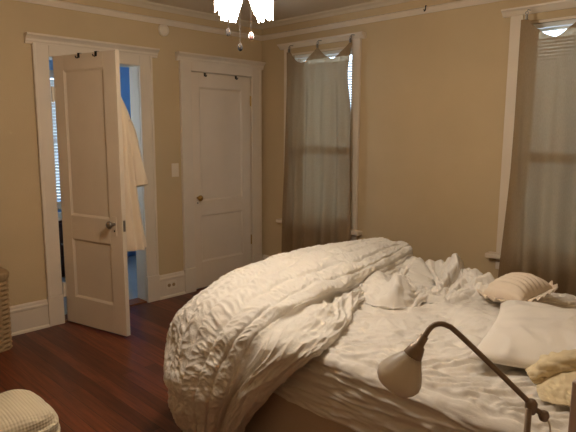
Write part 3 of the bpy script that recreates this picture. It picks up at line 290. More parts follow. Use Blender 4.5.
        [-4,12,7,9,6,5,8,7,7,6,5,4,8,6,1,4,12,11,2,8,13,6,5,8,6,2,12,14,10,5,3,3,7,16,15,10,11,16,18,16,18,19,21,18,18,12,5,14,13,3,4,6,5,8,8,12,8,2,9,11,13,12,8,4,13,15,12,14,11,4,11,13,4,6,10,6,8,6,8,11,5,3,2,7,16,9,6,16,14,4,8,11,8,6,6,5,5,5,3,7,7,4,3,9,11,5,3,8,10,2],
        [-4,9,2,6,12,6,5,7,5,5,4,4,5,9,6,2,2,12,10,2,9,13,7,6,10,6,2,12,12,9,4,4,2,6,17,14,10,11,17,19,17,20,19,17,17,13,5,11,14,4,5,10,8,6,10,12,7,8,4,4,4,8,13,9,5,13,15,16,15,7,4,12,13,4,7,11,10,7,8,9,9,9,9,3,8,15,8,5,14,11,3,7,10,6,6,5,7,4,6,3,4,8,6,5,11,8,3,4,10,3],
        [-3,12,10,2,8,12,6,4,5,4,4,4,4,6,8,9,4,2,12,9,3,10,13,7,7,10,6,2,9,10,8,6,8,4,6,16,15,12,11,18,20,16,15,14,14,13,4,7,14,7,5,6,13,11,12,7,12,12,9,7,6,4,6,13,9,7,7,14,16,11,5,6,16,12,6,8,11,10,7,8,7,4,8,9,2,10,14,4,4,13,10,3,7,11,6,7,6,7,4,3,3,6,11,8,5,9,4,5,11,4],
        [-1,6,11,9,2,7,12,6,2,3,4,4,5,6,7,8,9,5,3,11,9,3,9,14,7,6,6,5,3,4,9,8,8,11,6,6,15,19,15,12,17,16,11,10,8,11,10,2,8,14,13,6,7,15,11,7,11,11,12,13,12,11,5,6,13,14,9,7,14,16,11,6,12,16,11,5,8,10,8,8,8,4,4,9,4,5,13,7,2,4,12,10,1,7,10,5,5,6,6,5,4,7,11,12,6,9,4,8,11,4],
        [0,9,2,9,8,2,7,12,6,2,3,4,5,5,6,6,7,10,5,3,12,9,3,9,14,11,4,5,8,5,4,9,10,9,11,5,5,10,19,16,10,13,12,8,7,4,9,9,2,6,11,14,6,6,15,11,6,9,12,12,10,10,10,4,5,8,14,9,7,13,16,12,7,12,15,6,4,10,9,7,6,3,3,9,6,1,10,13,8,1,4,12,10,1,6,9,4,4,4,8,7,10,13,10,5,10,6,5,10,3],
        [0,11,2,5,9,7,2,7,13,6,2,4,6,7,6,6,7,8,9,4,2,12,10,3,8,14,13,3,4,8,7,6,11,8,8,10,6,3,10,19,12,11,10,6,5,5,3,8,9,3,2,8,13,5,6,15,10,6,12,10,9,7,8,8,3,2,6,11,4,7,10,17,13,6,10,10,4,5,9,7,5,6,2,5,10,4,3,12,14,11,6,3,12,10,2,6,9,4,3,6,11,13,14,8,5,7,12,6,3,3],
        [-1,12,6,2,7,5,4,1,9,13,4,1,6,7,7,7,8,8,7,9,3,2,13,10,2,2,11,11,2,3,6,11,7,6,8,9,10,7,5,16,12,10,10,5,5,4,5,3,9,10,9,3,9,6,2,6,13,5,10,14,10,6,6,7,6,3,3,11,6,8,12,13,16,9,3,8,9,4,5,8,6,7,7,2,6,12,4,4,9,7,13,6,2,8,11,6,9,10,4,6,14,14,13,10,5,6,9,12,4,3],
        [-1,4,12,5,5,7,3,3,1,9,12,4,2,7,8,8,10,7,6,7,9,3,2,12,9,3,2,11,11,4,2,7,10,10,8,9,10,7,2,13,13,6,8,9,9,4,4,5,5,8,11,4,8,13,6,3,13,10,4,13,9,6,6,6,5,4,2,7,7,7,14,15,15,8,4,2,8,8,4,5,8,6,5,7,2,8,13,6,5,4,9,13,12,3,4,13,10,10,6,6,14,16,12,8,11,11,6,9,11,2],
        [0,3,6,9,2,5,8,5,5,2,10,12,4,3,8,9,10,8,6,6,6,8,3,3,12,13,4,1,11,14,10,3,7,10,9,8,9,12,5,3,12,11,4,7,7,7,3,4,5,8,11,10,5,12,14,7,5,14,7,9,13,7,3,5,4,4,3,7,9,3,9,15,13,4,6,5,2,6,6,4,5,4,7,8,7,4,11,14,14,12,4,6,9,12,3,4,13,11,13,9,9,15,15,11,12,12,10,4,9,2],
        [1,5,3,10,8,2,6,10,11,7,3,9,13,5,3,8,9,10,7,6,4,5,8,4,4,12,9,1,3,9,14,9,2,6,6,6,6,9,13,6,3,11,9,2,2,5,5,3,5,8,10,14,9,10,15,13,4,10,12,4,8,12,5,2,3,3,3,4,11,9,3,8,15,5,3,10,6,2,4,4,4,9,10,10,7,11,8,10,8,12,11,4,3,8,12,4,5,13,14,16,10,8,13,13,9,9,11,6,7,1],
        [1,7,2,7,10,8,2,6,9,10,9,2,7,12,4,4,4,5,12,6,3,4,7,10,5,4,12,9,1,2,10,11,4,3,3,4,5,8,15,11,1,2,9,6,4,10,6,3,5,8,13,14,13,7,8,13,8,5,12,10,2,6,11,4,4,7,10,11,11,12,9,1,8,13,4,3,13,7,1,3,4,10,16,11,9,14,12,6,9,8,12,8,3,2,7,11,3,5,9,15,16,9,6,7,7,8,12,6,7,0],
        [1,8,6,4,7,10,8,2,8,6,8,8,2,11,11,10,9,6,7,11,9,10,11,9,5,3,3,12,11,9,5,9,11,11,11,11,12,13,7,12,10,9,11,11,9,7,12,11,12,13,13,12,12,10,2,5,12,7,5,11,9,5,7,12,12,13,13,11,10,13,13,10,6,8,12,8,6,14,12,12,12,13,10,14,13,9,10,10,8,4,10,11,10,9,6,8,13,11,13,14,13,12,12,12,11,8,8,10,9,0],
        [0,-1,-1,0,0,0,0,0,0,1,3,3,3,2,0,-2,-2,-2,-2,-2,-2,-1,1,1,2,3,3,3,2,1,-1,-2,-3,-2,-1,0,1,1,0,0,0,-1,-2,-3,-4,-3,-1,0,1,1,1,1,1,1,2,3,2,1,0,-1,-1,-2,-2,-1,0,2,3,3,3,2,0,-2,-4,-5,-5,-4,-3,-2,0,0,0,0,1,1,2,2,1,1,1,0,0,-1,-1,-1,-2,-2,-1,0,1,2,1,1,1,1,0,-2,-1,0,0,0],
    ],
    'heap_across': [
        [102,102,106,107,104,99,96,98,102,107,108,109,107,105,105,102,100,99,96,94,95,94,92,94,96,93,89,91,93,89,88,89,88,85,85,86,86,82,79,81,77,78,76,71,73,72,67,64,63,62,58,54,52,52,49,46,45,42,37,35,35,34,30,27,27,26,21,20,17,15,14,9,6,5,3,-1,0,-2,-6,-6,-8,-10,-14,-16,-18,-25,-28,-24,-28,-32,-29,-28,-29,-28,-29,-32],
        [100,100,103,103,104,105,101,99,103,105,103,105,104,98,98,99,98,100,98,94,94,95,92,91,93,90,84,81,83,81,79,79,80,78,76,78,77,75,71,74,73,69,69,65,65,66,62,59,59,61,59,55,52,51,51,47,45,42,37,36,35,33,31,28,26,25,20,18,17,13,13,11,8,6,6,4,2,1,-4,-6,-9,-11,-11,-12,-12,-18,-23,-22,-22,-29,-31,-31,-35,-34,-31,-31],
        [105,105,106,106,108,111,110,105,104,102,97,98,102,99,99,101,99,99,99,96,92,91,90,87,86,84,80,77,77,76,74,74,76,75,72,72,72,70,67,67,69,66,65,64,61,62,61,59,58,60,58,54,50,46,46,44,40,41,38,35,33,30,27,25,24,23,20,20,20,17,14,12,11,9,7,6,7,7,3,-1,-2,-5,-8,-9,-9,-13,-17,-21,-20,-24,-29,-31,-35,-37,-34,-31],
        [110,109,109,109,110,111,109,107,104,104,102,101,104,102,101,101,100,99,97,93,92,88,86,83,81,80,77,75,73,73,71,72,71,69,67,66,67,66,64,64,64,63,62,61,58,57,55,55,55,55,55,53,50,46,44,42,38,37,33,28,29,28,24,23,22,20,21,20,19,17,16,14,16,16,14,11,12,10,9,7,4,3,-1,-6,-8,-11,-15,-20,-22,-24,-25,-25,-26,-28,-29,-29],
        [115,113,112,109,109,109,108,108,106,103,102,101,102,101,99,97,97,97,95,92,88,85,82,78,75,75,73,69,65,64,62,62,64,62,60,61,61,60,59,60,60,61,58,56,55,54,54,53,51,49,48,49,48,46,43,37,35,35,31,26,27,25,22,22,21,19,19,19,19,18,17,15,17,18,17,15,12,10,8,9,7,3,3,1,-4,-8,-12,-18,-22,-25,-25,-24,-24,-25,-24,-26],
        [120,121,121,117,117,114,109,108,106,101,99,100,100,100,98,95,92,90,90,86,79,72,66,61,58,59,58,56,55,50,47,48,52,53,52,53,54,55,54,54,54,55,55,53,53,51,50,50,50,49,46,44,41,39,36,30,27,27,24,22,22,21,20,20,19,17,18,18,18,17,17,16,18,18,17,18,16,13,13,12,12,9,4,3,1,-3,-7,-14,-20,-24,-24,-24,-26,-29,-26,-23],
        [122,119,120,117,115,115,108,104,104,101,98,99,98,97,96,95,90,86,82,74,69,68,60,55,54,53,49,45,48,47,43,43,47,50,49,49,49,50,49,49,47,48,50,48,49,50,46,47,47,48,46,42,40,36,32,30,27,24,23,22,21,22,21,21,22,20,20,21,19,18,17,16,16,17,17,19,20,18,16,15,14,12,8,4,1,0,-2,-8,-16,-21,-22,-22,-23,-25,-23,-20],
        [126,126,121,113,111,111,109,107,107,102,96,95,94,92,89,87,82,82,82,74,65,65,63,59,56,53,49,41,40,43,41,39,43,44,43,45,45,45,45,44,45,47,48,44,42,43,41,41,41,42,42,40,38,36,33,30,26,25,22,22,19,18,19,19,19,19,17,17,18,17,17,18,17,17,17,15,17,17,15,15,15,14,11,8,4,0,-3,-7,-12,-17,-21,-22,-22,-21,-21,-19],
        [126,125,124,119,112,107,106,105,104,101,95,96,95,93,87,82,78,79,77,72,62,58,57,56,51,47,47,40,35,39,37,35,35,33,33,35,36,37,40,40,43,45,43,40,40,41,40,40,40,39,40,39,37,33,29,25,22,24,21,21,20,17,17,16,16,16,15,14,15,14,14,15,14,14,17,15,15,20,19,17,16,15,14,11,8,4,-2,-7,-10,-16,-20,-18,-20,-20,-18,-17],
        [128,122,120,122,120,109,103,103,101,99,96,95,95,92,82,77,78,75,69,62,55,50,46,45,44,39,39,35,28,28,28,28,31,31,31,32,33,36,37,39,42,43,41,40,39,40,41,41,40,40,40,38,33,27,23,20,18,19,17,16,17,16,16,16,17,19,19,17,16,14,13,16,15,14,20,23,20,21,22,21,19,16,15,12,9,6,0,-4,-5,-12,-19,-17,-17,-19,-16,-14],
        [132,124,118,118,119,110,103,101,101,97,95,93,92,89,77,72,73,66,57,55,53,50,46,38,35,33,32,30,26,23,24,22,23,24,26,31,32,34,36,36,38,41,39,38,36,34,34,36,38,37,35,33,29,26,23,20,17,16,14,12,12,11,13,13,14,17,18,16,14,15,15,18,21,20,20,24,24,21,22,22,21,18,14,13,12,6,0,-4,-3,-5,-14,-17,-17,-17,-15,-11],
        [131,129,119,115,115,109,105,102,98,95,91,91,89,84,74,72,70,58,52,53,51,45,42,37,33,31,29,27,23,21,24,20,21,23,21,22,24,25,30,33,31,34,34,33,32,30,28,29,30,32,32,30,29,26,23,19,15,13,12,11,12,12,12,12,13,15,15,14,13,15,13,14,19,21,20,20,25,25,23,22,22,20,15,12,13,9,1,-2,-3,-2,-9,-16,-16,-15,-12,-9],
        [127,126,122,115,112,109,104,102,97,94,91,90,85,74,69,69,68,56,51,50,48,42,38,37,31,23,20,18,13,10,14,15,16,19,22,22,22,24,26,30,31,30,30,31,30,28,28,27,29,30,31,30,27,22,21,17,14,14,13,12,11,11,11,14,14,15,15,13,14,15,15,16,16,17,21,21,23,29,28,25,22,20,17,12,11,11,2,0,-2,-2,-6,-14,-14,-12,-9,-7],
        [128,121,117,114,110,108,103,101,97,92,90,87,77,69,67,66,66,58,46,41,42,41,35,27,22,17,11,11,10,8,10,14,14,12,15,22,23,24,26,27,30,30,29,28,28,28,26,26,28,29,28,28,25,20,19,16,12,13,13,11,10,10,10,13,15,14,13,13,13,13,14,16,18,16,18,22,22,24,27,27,23,21,17,13,10,9,6,2,0,-2,-5,-11,-11,-9,-7,-3],
        [125,119,112,112,108,105,101,98,96,89,87,84,73,67,67,65,62,54,39,36,38,34,23,16,14,13,12,9,8,8,9,12,15,13,11,14,18,20,25,25,24,26,26,23,22,23,25,26,28,27,27,27,24,21,18,14,12,11,10,9,9,9,9,11,13,13,12,12,13,13,15,16,17,17,17,19,20,21,23,25,25,22,19,14,9,9,7,2,1,-2,-5,-10,-9,-7,-5,-1],
        [123,117,109,109,105,100,97,95,94,87,83,81,71,65,62,62,59,46,36,35,29,21,15,14,13,11,12,10,8,8,7,9,12,12,10,9,13,18,22,23,22,23,23,22,21,20,23,25,25,26,26,25,24,21,17,14,12,10,9,8,7,8,7,9,10,10,10,10,11,11,14,16,16,16,19,20,22,23,23,23,24,22,20,19,12,9,8,2,1,0,-3,-5,-7,-4,-3,1],
        [118,113,105,105,100,95,93,92,90,81,79,79,70,63,61,59,54,40,34,30,19,15,16,14,12,12,14,12,11,10,8,7,7,8,11,12,14,18,20,21,20,21,21,20,20,20,21,22,24,26,26,25,22,17,16,15,10,8,6,5,6,6,6,6,6,7,9,9,9,14,15,15,15,16,18,21,22,23,24,24,25,24,21,20,19,12,9,5,2,3,0,0,-4,-1,-1,3],
        [113,109,102,101,93,90,88,89,86,77,76,77,69,61,58,56,48,38,35,29,18,13,16,17,16,13,15,14,13,13,10,6,7,7,8,10,15,15,15,19,19,18,17,16,17,17,20,21,21,23,26,25,21,18,15,12,8,6,4,3,2,4,4,4,3,4,6,6,7,13,13,13,15,16,17,20,22,24,26,26,25,25,24,20,20,16,10,5,3,5,2,3,0,2,3,8],
        [109,104,98,95,88,85,85,86,82,74,75,74,64,57,53,52,46,39,35,27,18,16,18,18,18,16,16,15,14,12,6,2,4,6,6,8,13,15,14,14,14,14,15,15,14,13,15,21,22,22,23,23,20,18,12,8,5,3,3,3,2,1,1,3,3,2,2,6,7,10,12,13,14,15,18,20,22,25,26,27,26,26,25,23,19,16,10,4,4,7,5,4,4,4,9,14],
        [105,99,95,90,83,81,83,82,77,70,72,70,61,53,49,48,45,40,30,17,11,13,17,18,18,16,15,11,9,7,5,0,-1,3,4,6,10,11,11,12,11,12,13,15,13,11,10,15,18,21,23,22,18,13,10,6,3,3,2,2,2,2,1,3,3,4,3,5,8,10,11,13,14,15,16,20,22,24,28,27,26,26,26,24,19,14,10,4,4,8,9,3,6,7,12,19],
        [100,93,90,87,80,77,78,79,72,65,67,64,58,50,46,44,44,36,22,14,11,13,15,17,15,14,14,7,0,1,2,0,-1,-2,1,6,8,9,9,10,11,11,10,10,10,11,11,13,15,17,21,19,15,11,9,5,2,2,3,3,1,1,1,1,0,3,5,5,7,8,9,11,14,14,16,19,23,24,28,29,28,28,26,25,21,16,10,4,1,7,10,4,7,11,17,24],
        [96,88,84,86,81,73,74,75,67,61,62,58,51,44,42,40,39,34,22,13,13,14,15,17,14,7,8,7,1,-1,-1,-4,-4,-4,-4,3,7,9,10,9,9,9,9,6,5,8,11,14,16,16,17,17,14,11,6,3,2,1,1,2,1,0,0,0,-2,-2,2,5,8,9,7,9,13,14,17,19,25,26,27,31,32,30,27,25,21,17,11,3,0,5,8,6,11,13,22,30],
        [92,83,80,81,79,70,69,70,63,57,57,53,48,43,39,39,35,28,20,13,10,8,12,14,12,6,2,5,1,-2,-4,-6,-8,-8,-7,-5,3,8,9,10,8,7,8,6,5,7,9,12,14,15,17,17,14,10,5,2,2,1,-1,-2,0,-1,-1,-1,-2,-2,4,10,8,8,7,7,12,14,17,19,22,25,27,32,36,32,28,25,20,16,11,4,1,4,5,5,12,17,24,33],
        [88,79,75,77,76,66,63,64,58,53,52,48,47,43,39,40,36,26,18,12,8,6,10,10,4,4,2,2,-1,-4,-7,-8,-8,-11,-9,-7,1,7,8,6,6,6,5,4,4,6,8,9,12,14,16,16,11,7,4,1,-1,-1,-1,-1,-1,-2,-4,-4,-4,0,6,9,10,9,9,8,11,13,16,18,20,24,28,31,36,33,28,24,20,15,10,4,1,3,5,6,13,19,29,37],
        [83,75,71,72,70,62,59,59,52,47,49,45,41,39,37,37,32,20,15,10,6,5,7,9,4,2,0,-1,-3,-5,-6,-9,-11,-13,-10,-6,1,4,6,4,2,4,3,1,1,1,4,8,10,12,14,13,8,6,4,1,-2,-1,1,-1,0,-1,-5,-8,-8,-2,6,7,8,10,11,10,11,14,16,19,20,23,26,32,38,35,31,26,22,17,11,4,0,4,6,9,16,22,33,43],
        [79,72,67,67,64,58,54,52,50,45,43,42,40,37,33,30,25,16,14,9,3,2,4,3,3,-1,-4,-5,-5,-6,-8,-10,-13,-13,-10,-7,-2,0,2,2,1,2,1,0,-1,-2,0,7,8,10,11,11,8,6,3,-2,-4,-2,1,-2,-3,-4,-7,-8,-8,-4,6,10,10,9,9,10,13,15,17,19,21,23,27,30,39,37,32,27,22,16,11,5,0,4,8,11,17,25,37,46],
        [74,69,63,62,59,54,50,46,45,44,40,35,36,37,32,28,21,14,10,8,0,-1,1,0,-1,-3,-5,-9,-11,-8,-10,-13,-13,-12,-11,-9,-5,-3,-2,-1,0,0,-1,-2,-1,-1,-2,1,5,8,11,10,7,5,1,-4,-8,-7,-3,-2,-4,-7,-8,-10,-10,-6,3,6,11,13,11,10,12,17,18,19,23,25,28,32,38,38,33,27,21,16,13,6,2,5,10,12,17,26,40,50],
        [70,65,59,58,55,50,47,44,43,40,36,29,29,32,26,24,20,15,6,0,-5,-5,-3,-2,-3,-6,-6,-10,-15,-12,-11,-14,-12,-11,-11,-10,-6,-3,-3,-3,-2,-2,-3,-4,-4,-2,-2,-1,2,5,10,10,7,3,-1,-6,-8,-5,-2,-3,-3,-6,-7,-8,-10,-10,-1,4,7,11,13,12,11,16,21,22,23,26,28,32,36,37,33,28,20,16,13,7,3,7,9,11,18,28,43,51],
        [65,61,56,54,51,46,43,40,40,38,32,24,25,28,24,16,12,9,5,-3,-7,-7,-4,-3,-5,-8,-9,-13,-18,-18,-14,-15,-13,-11,-12,-13,-11,-6,-4,-3,-4,-5,-6,-5,-6,-5,-2,-1,2,5,7,7,6,0,-4,-6,-7,-5,0,-1,-3,-5,-9,-9,-8,-4,-1,6,6,8,10,11,12,16,21,24,25,27,29,30,34,37,33,29,19,13,14,7,4,9,12,10,17,29,46,51],
        [60,57,52,50,47,43,40,36,35,33,28,22,20,22,23,17,9,4,1,-4,-7,-7,-5,-4,-7,-9,-12,-15,-19,-22,-18,-14,-12,-12,-14,-15,-14,-10,-8,-6,-5,-6,-6,-6,-6,-4,0,0,1,6,8,6,4,-2,-7,-6,-5,-6,-3,-1,-1,-4,-10,-13,-8,0,3,7,9,7,7,9,11,15,19,23,26,26,29,31,33,35,32,29,20,14,14,10,5,9,14,12,21,31,44,48],
        [55,53,49,47,43,39,37,34,34,27,20,17,15,16,15,13,8,5,1,-4,-8,-9,-8,-6,-8,-8,-14,-19,-20,-26,-22,-14,-10,-11,-14,-16,-15,-11,-10,-9,-7,-7,-7,-9,-7,-4,-2,-2,-1,4,7,6,2,-3,-7,-8,-3,-2,-1,-3,-5,-8,-12,-14,-7,4,8,8,9,7,7,7,8,12,18,22,23,25,28,31,32,32,31,29,19,14,15,11,7,14,16,15,23,35,41,44],
        [50,49,46,43,39,36,33,30,30,24,16,13,11,13,11,5,1,2,1,-7,-13,-13,-13,-9,-8,-7,-12,-19,-21,-26,-23,-15,-10,-11,-14,-17,-17,-14,-13,-11,-9,-8,-10,-11,-7,-5,-6,-6,-2,-1,0,2,1,-4,-7,-10,-8,-1,0,-3,-6,-9,-14,-11,-6,4,10,10,9,8,8,8,7,10,15,20,23,23,26,30,31,31,29,27,19,14,16,15,9,15,18,18,24,34,39,41],
        [45,45,42,40,36,33,30,27,26,20,13,10,8,11,13,7,0,0,-1,-9,-17,-15,-14,-11,-10,-10,-13,-16,-21,-24,-22,-18,-13,-13,-15,-17,-20,-19,-15,-12,-10,-10,-13,-12,-6,-4,-4,-8,-7,-3,-2,1,-1,-4,-7,-10,-11,-7,-4,-6,-9,-9,-12,-10,-5,-2,4,10,11,10,9,8,8,10,13,17,22,22,23,28,31,30,28,26,20,15,18,17,10,17,21,21,26,32,38,41],
        [39,41,39,36,33,30,26,24,23,15,9,7,6,10,11,3,-3,-1,-1,-10,-17,-15,-17,-15,-12,-11,-16,-15,-18,-21,-22,-22,-17,-16,-19,-22,-23,-21,-18,-16,-14,-15,-18,-13,-7,-4,-3,-6,-9,-8,-4,-1,-2,-5,-8,-10,-11,-9,-9,-9,-14,-13,-11,-11,-8,-3,0,5,10,12,11,11,11,12,12,17,21,21,21,24,28,28,27,25,19,15,18,18,12,20,22,24,27,31,35,37],
        [33,36,35,32,29,26,22,21,19,10,6,3,4,7,7,-1,-5,-3,-4,-11,-17,-17,-18,-17,-16,-13,-17,-19,-17,-19,-21,-23,-18,-16,-18,-21,-22,-20,-18,-17,-16,-16,-19,-12,-7,-6,-6,-6,-8,-8,-4,-2,-2,-3,-6,-11,-12,-5,-8,-13,-17,-15,-12,-9,-6,-4,0,3,8,10,10,11,11,13,12,18,21,18,20,22,26,26,26,25,18,15,19,19,15,25,24,24,29,31,30,32],
        [27,31,30,28,26,22,18,19,15,6,3,-1,1,4,2,-3,-4,-3,-5,-10,-15,-17,-15,-15,-16,-14,-17,-22,-18,-17,-20,-20,-17,-15,-17,-19,-19,-19,-18,-17,-15,-18,-20,-14,-8,-9,-9,-9,-9,-8,-3,-2,-5,-6,-7,-10,-11,-5,-10,-15,-20,-16,-16,-9,-2,-2,0,2,8,11,9,9,9,11,14,18,19,17,17,19,24,24,23,24,17,14,19,19,15,27,27,25,31,32,26,27],
        [22,27,26,24,22,19,15,16,11,3,2,-4,-2,1,-1,-3,-5,-3,-5,-9,-13,-14,-11,-11,-13,-13,-14,-19,-17,-14,-18,-16,-13,-12,-13,-15,-16,-18,-20,-19,-14,-17,-19,-14,-8,-7,-7,-10,-11,-9,-6,-4,-8,-10,-11,-11,-12,-8,-9,-15,-19,-15,-16,-12,-4,-3,2,2,5,9,8,9,10,10,12,16,17,15,14,16,21,21,20,22,17,14,19,19,15,26,27,25,30,28,22,25],
        [19,24,22,20,18,15,13,14,8,2,-1,-6,-4,-1,-1,-1,-4,-3,-4,-8,-10,-10,-8,-8,-9,-8,-7,-14,-14,-9,-12,-9,-7,-7,-10,-10,-11,-13,-16,-17,-12,-14,-18,-14,-9,-6,-4,-6,-8,-9,-6,-5,-9,-13,-16,-8,-11,-14,-10,-12,-15,-13,-16,-11,-6,-5,2,4,4,7,6,8,11,10,11,12,13,12,10,11,17,19,17,20,17,13,16,16,14,22,24,23,26,22,18,23],
        [16,20,17,14,13,13,11,10,6,-1,-6,-8,-5,-1,0,1,-3,-2,-1,-6,-9,-7,-5,-5,-6,-7,-5,-6,-6,-9,-12,-10,-8,-9,-11,-9,-9,-10,-13,-13,-9,-13,-18,-16,-11,-3,-1,-3,-6,-9,-9,-7,-9,-12,-7,-1,-10,-14,-13,-14,-16,-15,-14,-8,-6,-3,4,6,6,6,6,7,8,11,11,11,13,13,12,12,16,17,16,18,16,15,17,13,13,17,17,17,18,17,16,21],
        [12,14,11,7,7,8,8,6,5,0,-9,-11,-9,-7,-3,-2,-4,-4,-3,-6,-10,-8,-4,-3,-4,-6,-6,6,11,-4,-14,-14,-13,-14,-13,-11,-11,-12,-13,-14,-11,-13,-17,-13,-5,-3,-3,-4,-6,-11,-12,-12,-13,-13,-4,5,-2,-14,-16,-17,-18,-18,-15,-10,-9,-3,3,4,5,4,3,8,12,14,12,12,16,17,14,15,17,14,15,20,20,22,19,17,13,17,18,16,15,15,13,18],
        [7,5,2,0,-1,-1,2,1,4,7,0,-8,-8,-8,-11,-11,-8,-6,-5,-5,-9,-8,-5,-5,-6,-6,-7,4,18,9,-10,-13,-13,-13,-11,-10,-11,-12,-13,-15,-12,-12,-13,-6,6,0,-6,-7,-9,-11,-10,-12,-14,-12,1,12,10,-6,-13,-14,-16,-15,-15,-15,-14,-9,-6,-6,-2,-1,-4,1,9,12,10,8,9,13,11,11,13,11,5,14,17,22,24,23,16,16,20,20,18,14,10,10],
        [0,0,0,0,-1,-1,0,0,0,2,1,-1,-1,-1,-3,-4,-2,-1,-1,-1,-2,-2,-1,-1,-1,-1,-2,0,4,3,-2,-3,-2,-3,-2,-2,-2,-3,-3,-3,-2,-2,-2,0,3,1,-1,-2,-2,-2,-2,-2,-3,-2,1,4,4,0,-2,-3,-4,-3,-3,-4,-3,-2,-2,-2,-1,-1,-1,-1,1,2,2,1,1,2,2,2,2,1,-1,2,4,6,6,7,5,4,5,6,5,3,2,1],
    ],
    'heap_along': [
        [-33,-33,-33,-33,-32,-32,-33,-33,-29,-26,-26,-27,-30,-35,-35,-37,-40,-41,-42,-43,-47,-49,-50,-53,-56,-57,-58,-62,-66,-68,-70,-73,-75,-75,-80,-84,-85,-85,-88,-91,-89,-91,-93,-93,-96,-96,-95,-98,-101,-100,-96,-95,-97,-100,-99,-99,-101,-102,-99,-99,-101,-103,-100,-99,-101,-105,-103,-100,-103,-104,-99,-101,-104,-103,-101,-102,-99,-98,-98,-95,-95,-94,-96,-97,-94,-96,-99,-98,-98,-99,-98,-95,-93,-92,-90,-90],
        [-34,-35,-34,-31,-30,-30,-32,-36,-35,-33,-36,-34,-34,-39,-41,-41,-43,-44,-45,-46,-49,-51,-50,-51,-55,-57,-57,-59,-63,-64,-65,-67,-70,-70,-71,-76,-76,-77,-77,-83,-84,-82,-83,-83,-86,-89,-88,-88,-92,-96,-95,-93,-95,-97,-99,-97,-97,-97,-96,-96,-96,-99,-98,-94,-95,-98,-99,-98,-96,-99,-95,-93,-97,-98,-94,-95,-96,-93,-95,-95,-95,-95,-93,-94,-91,-92,-96,-95,-95,-99,-100,-98,-97,-97,-95,-94],
        [-35,-34,-33,-31,-30,-29,-32,-37,-36,-36,-41,-41,-38,-41,-44,-45,-47,-47,-49,-52,-54,-56,-57,-58,-60,-62,-63,-63,-66,-67,-68,-69,-70,-70,-70,-72,-74,-76,-76,-78,-82,-79,-81,-82,-83,-86,-86,-86,-87,-91,-92,-91,-89,-88,-92,-94,-90,-92,-92,-92,-91,-92,-92,-91,-90,-91,-92,-93,-91,-93,-93,-90,-92,-93,-91,-92,-92,-89,-91,-93,-91,-92,-93,-95,-94,-95,-97,-96,-93,-96,-98,-96,-98,-99,-98,-99],
        [-39,-36,-36,-37,-35,-36,-41,-45,-43,-42,-45,-44,-41,-44,-46,-46,-48,-49,-50,-53,-56,-58,-59,-62,-63,-65,-68,-69,-70,-72,-72,-74,-75,-74,-74,-76,-79,-80,-79,-79,-81,-83,-84,-84,-82,-86,-86,-87,-88,-90,-91,-91,-90,-87,-88,-91,-89,-88,-87,-85,-87,-87,-86,-87,-88,-88,-87,-87,-87,-86,-86,-86,-84,-84,-85,-86,-86,-85,-86,-88,-88,-87,-90,-94,-96,-97,-97,-97,-98,-98,-97,-94,-96,-97,-99,-101],
        [-39,-40,-40,-44,-45,-46,-48,-45,-46,-47,-46,-48,-47,-48,-52,-51,-50,-50,-53,-57,-59,-62,-63,-65,-67,-67,-71,-72,-69,-70,-70,-72,-74,-73,-73,-75,-76,-76,-75,-76,-79,-83,-82,-81,-81,-83,-84,-84,-86,-88,-88,-88,-89,-89,-88,-85,-85,-85,-82,-79,-79,-78,-76,-78,-79,-79,-79,-80,-80,-80,-80,-80,-78,-78,-80,-80,-80,-79,-82,-84,-84,-86,-86,-87,-94,-96,-96,-97,-98,-97,-97,-98,-99,-98,-98,-103],
        [-41,-43,-42,-44,-45,-46,-48,-47,-46,-48,-48,-48,-50,-49,-52,-56,-57,-58,-60,-63,-65,-65,-67,-69,-70,-70,-70,-72,-71,-70,-69,-70,-71,-71,-70,-72,-74,-74,-74,-75,-75,-79,-81,-80,-81,-79,-78,-82,-85,-87,-86,-85,-83,-82,-80,-75,-73,-73,-71,-70,-72,-70,-69,-68,-69,-71,-72,-72,-72,-73,-73,-74,-74,-73,-73,-74,-74,-75,-77,-79,-80,-82,-85,-83,-86,-90,-92,-95,-97,-98,-98,-99,-100,-100,-99,-103],
        [-45,-45,-43,-45,-47,-45,-49,-51,-49,-48,-49,-50,-52,-53,-53,-55,-59,-61,-65,-66,-66,-67,-68,-70,-71,-72,-73,-75,-73,-72,-71,-72,-72,-72,-72,-72,-73,-74,-75,-76,-75,-77,-79,-76,-78,-80,-77,-78,-80,-83,-82,-78,-74,-72,-72,-70,-68,-67,-66,-66,-66,-65,-65,-66,-65,-66,-66,-64,-64,-66,-67,-67,-68,-68,-68,-68,-69,-71,-74,-76,-76,-78,-81,-83,-84,-84,-85,-88,-91,-96,-97,-96,-97,-101,-99,-101],
        [-47,-45,-43,-48,-50,-48,-47,-50,-49,-51,-54,-55,-57,-59,-61,-62,-65,-64,-65,-66,-67,-69,-70,-72,-73,-75,-75,-74,-73,-72,-72,-72,-71,-72,-72,-74,-72,-70,-72,-73,-75,-75,-74,-70,-68,-70,-71,-71,-71,-73,-75,-73,-72,-73,-71,-70,-67,-63,-62,-62,-61,-59,-57,-58,-58,-59,-59,-58,-58,-59,-60,-59,-61,-62,-62,-64,-64,-65,-67,-70,-72,-76,-78,-80,-82,-84,-85,-87,-87,-91,-94,-95,-96,-98,-99,-101],
        [-44,-48,-46,-46,-49,-51,-49,-49,-51,-52,-56,-57,-58,-60,-63,-65,-67,-67,-66,-68,-71,-73,-73,-72,-74,-75,-73,-72,-72,-72,-70,-68,-67,-68,-68,-69,-71,-71,-70,-70,-71,-70,-69,-68,-66,-67,-68,-69,-71,-71,-73,-73,-72,-71,-68,-65,-63,-61,-59,-58,-57,-55,-52,-49,-50,-51,-51,-51,-53,-54,-55,-55,-57,-59,-57,-61,-63,-62,-63,-66,-70,-73,-75,-76,-76,-80,-85,-87,-88,-91,-92,-93,-94,-97,-97,-98],
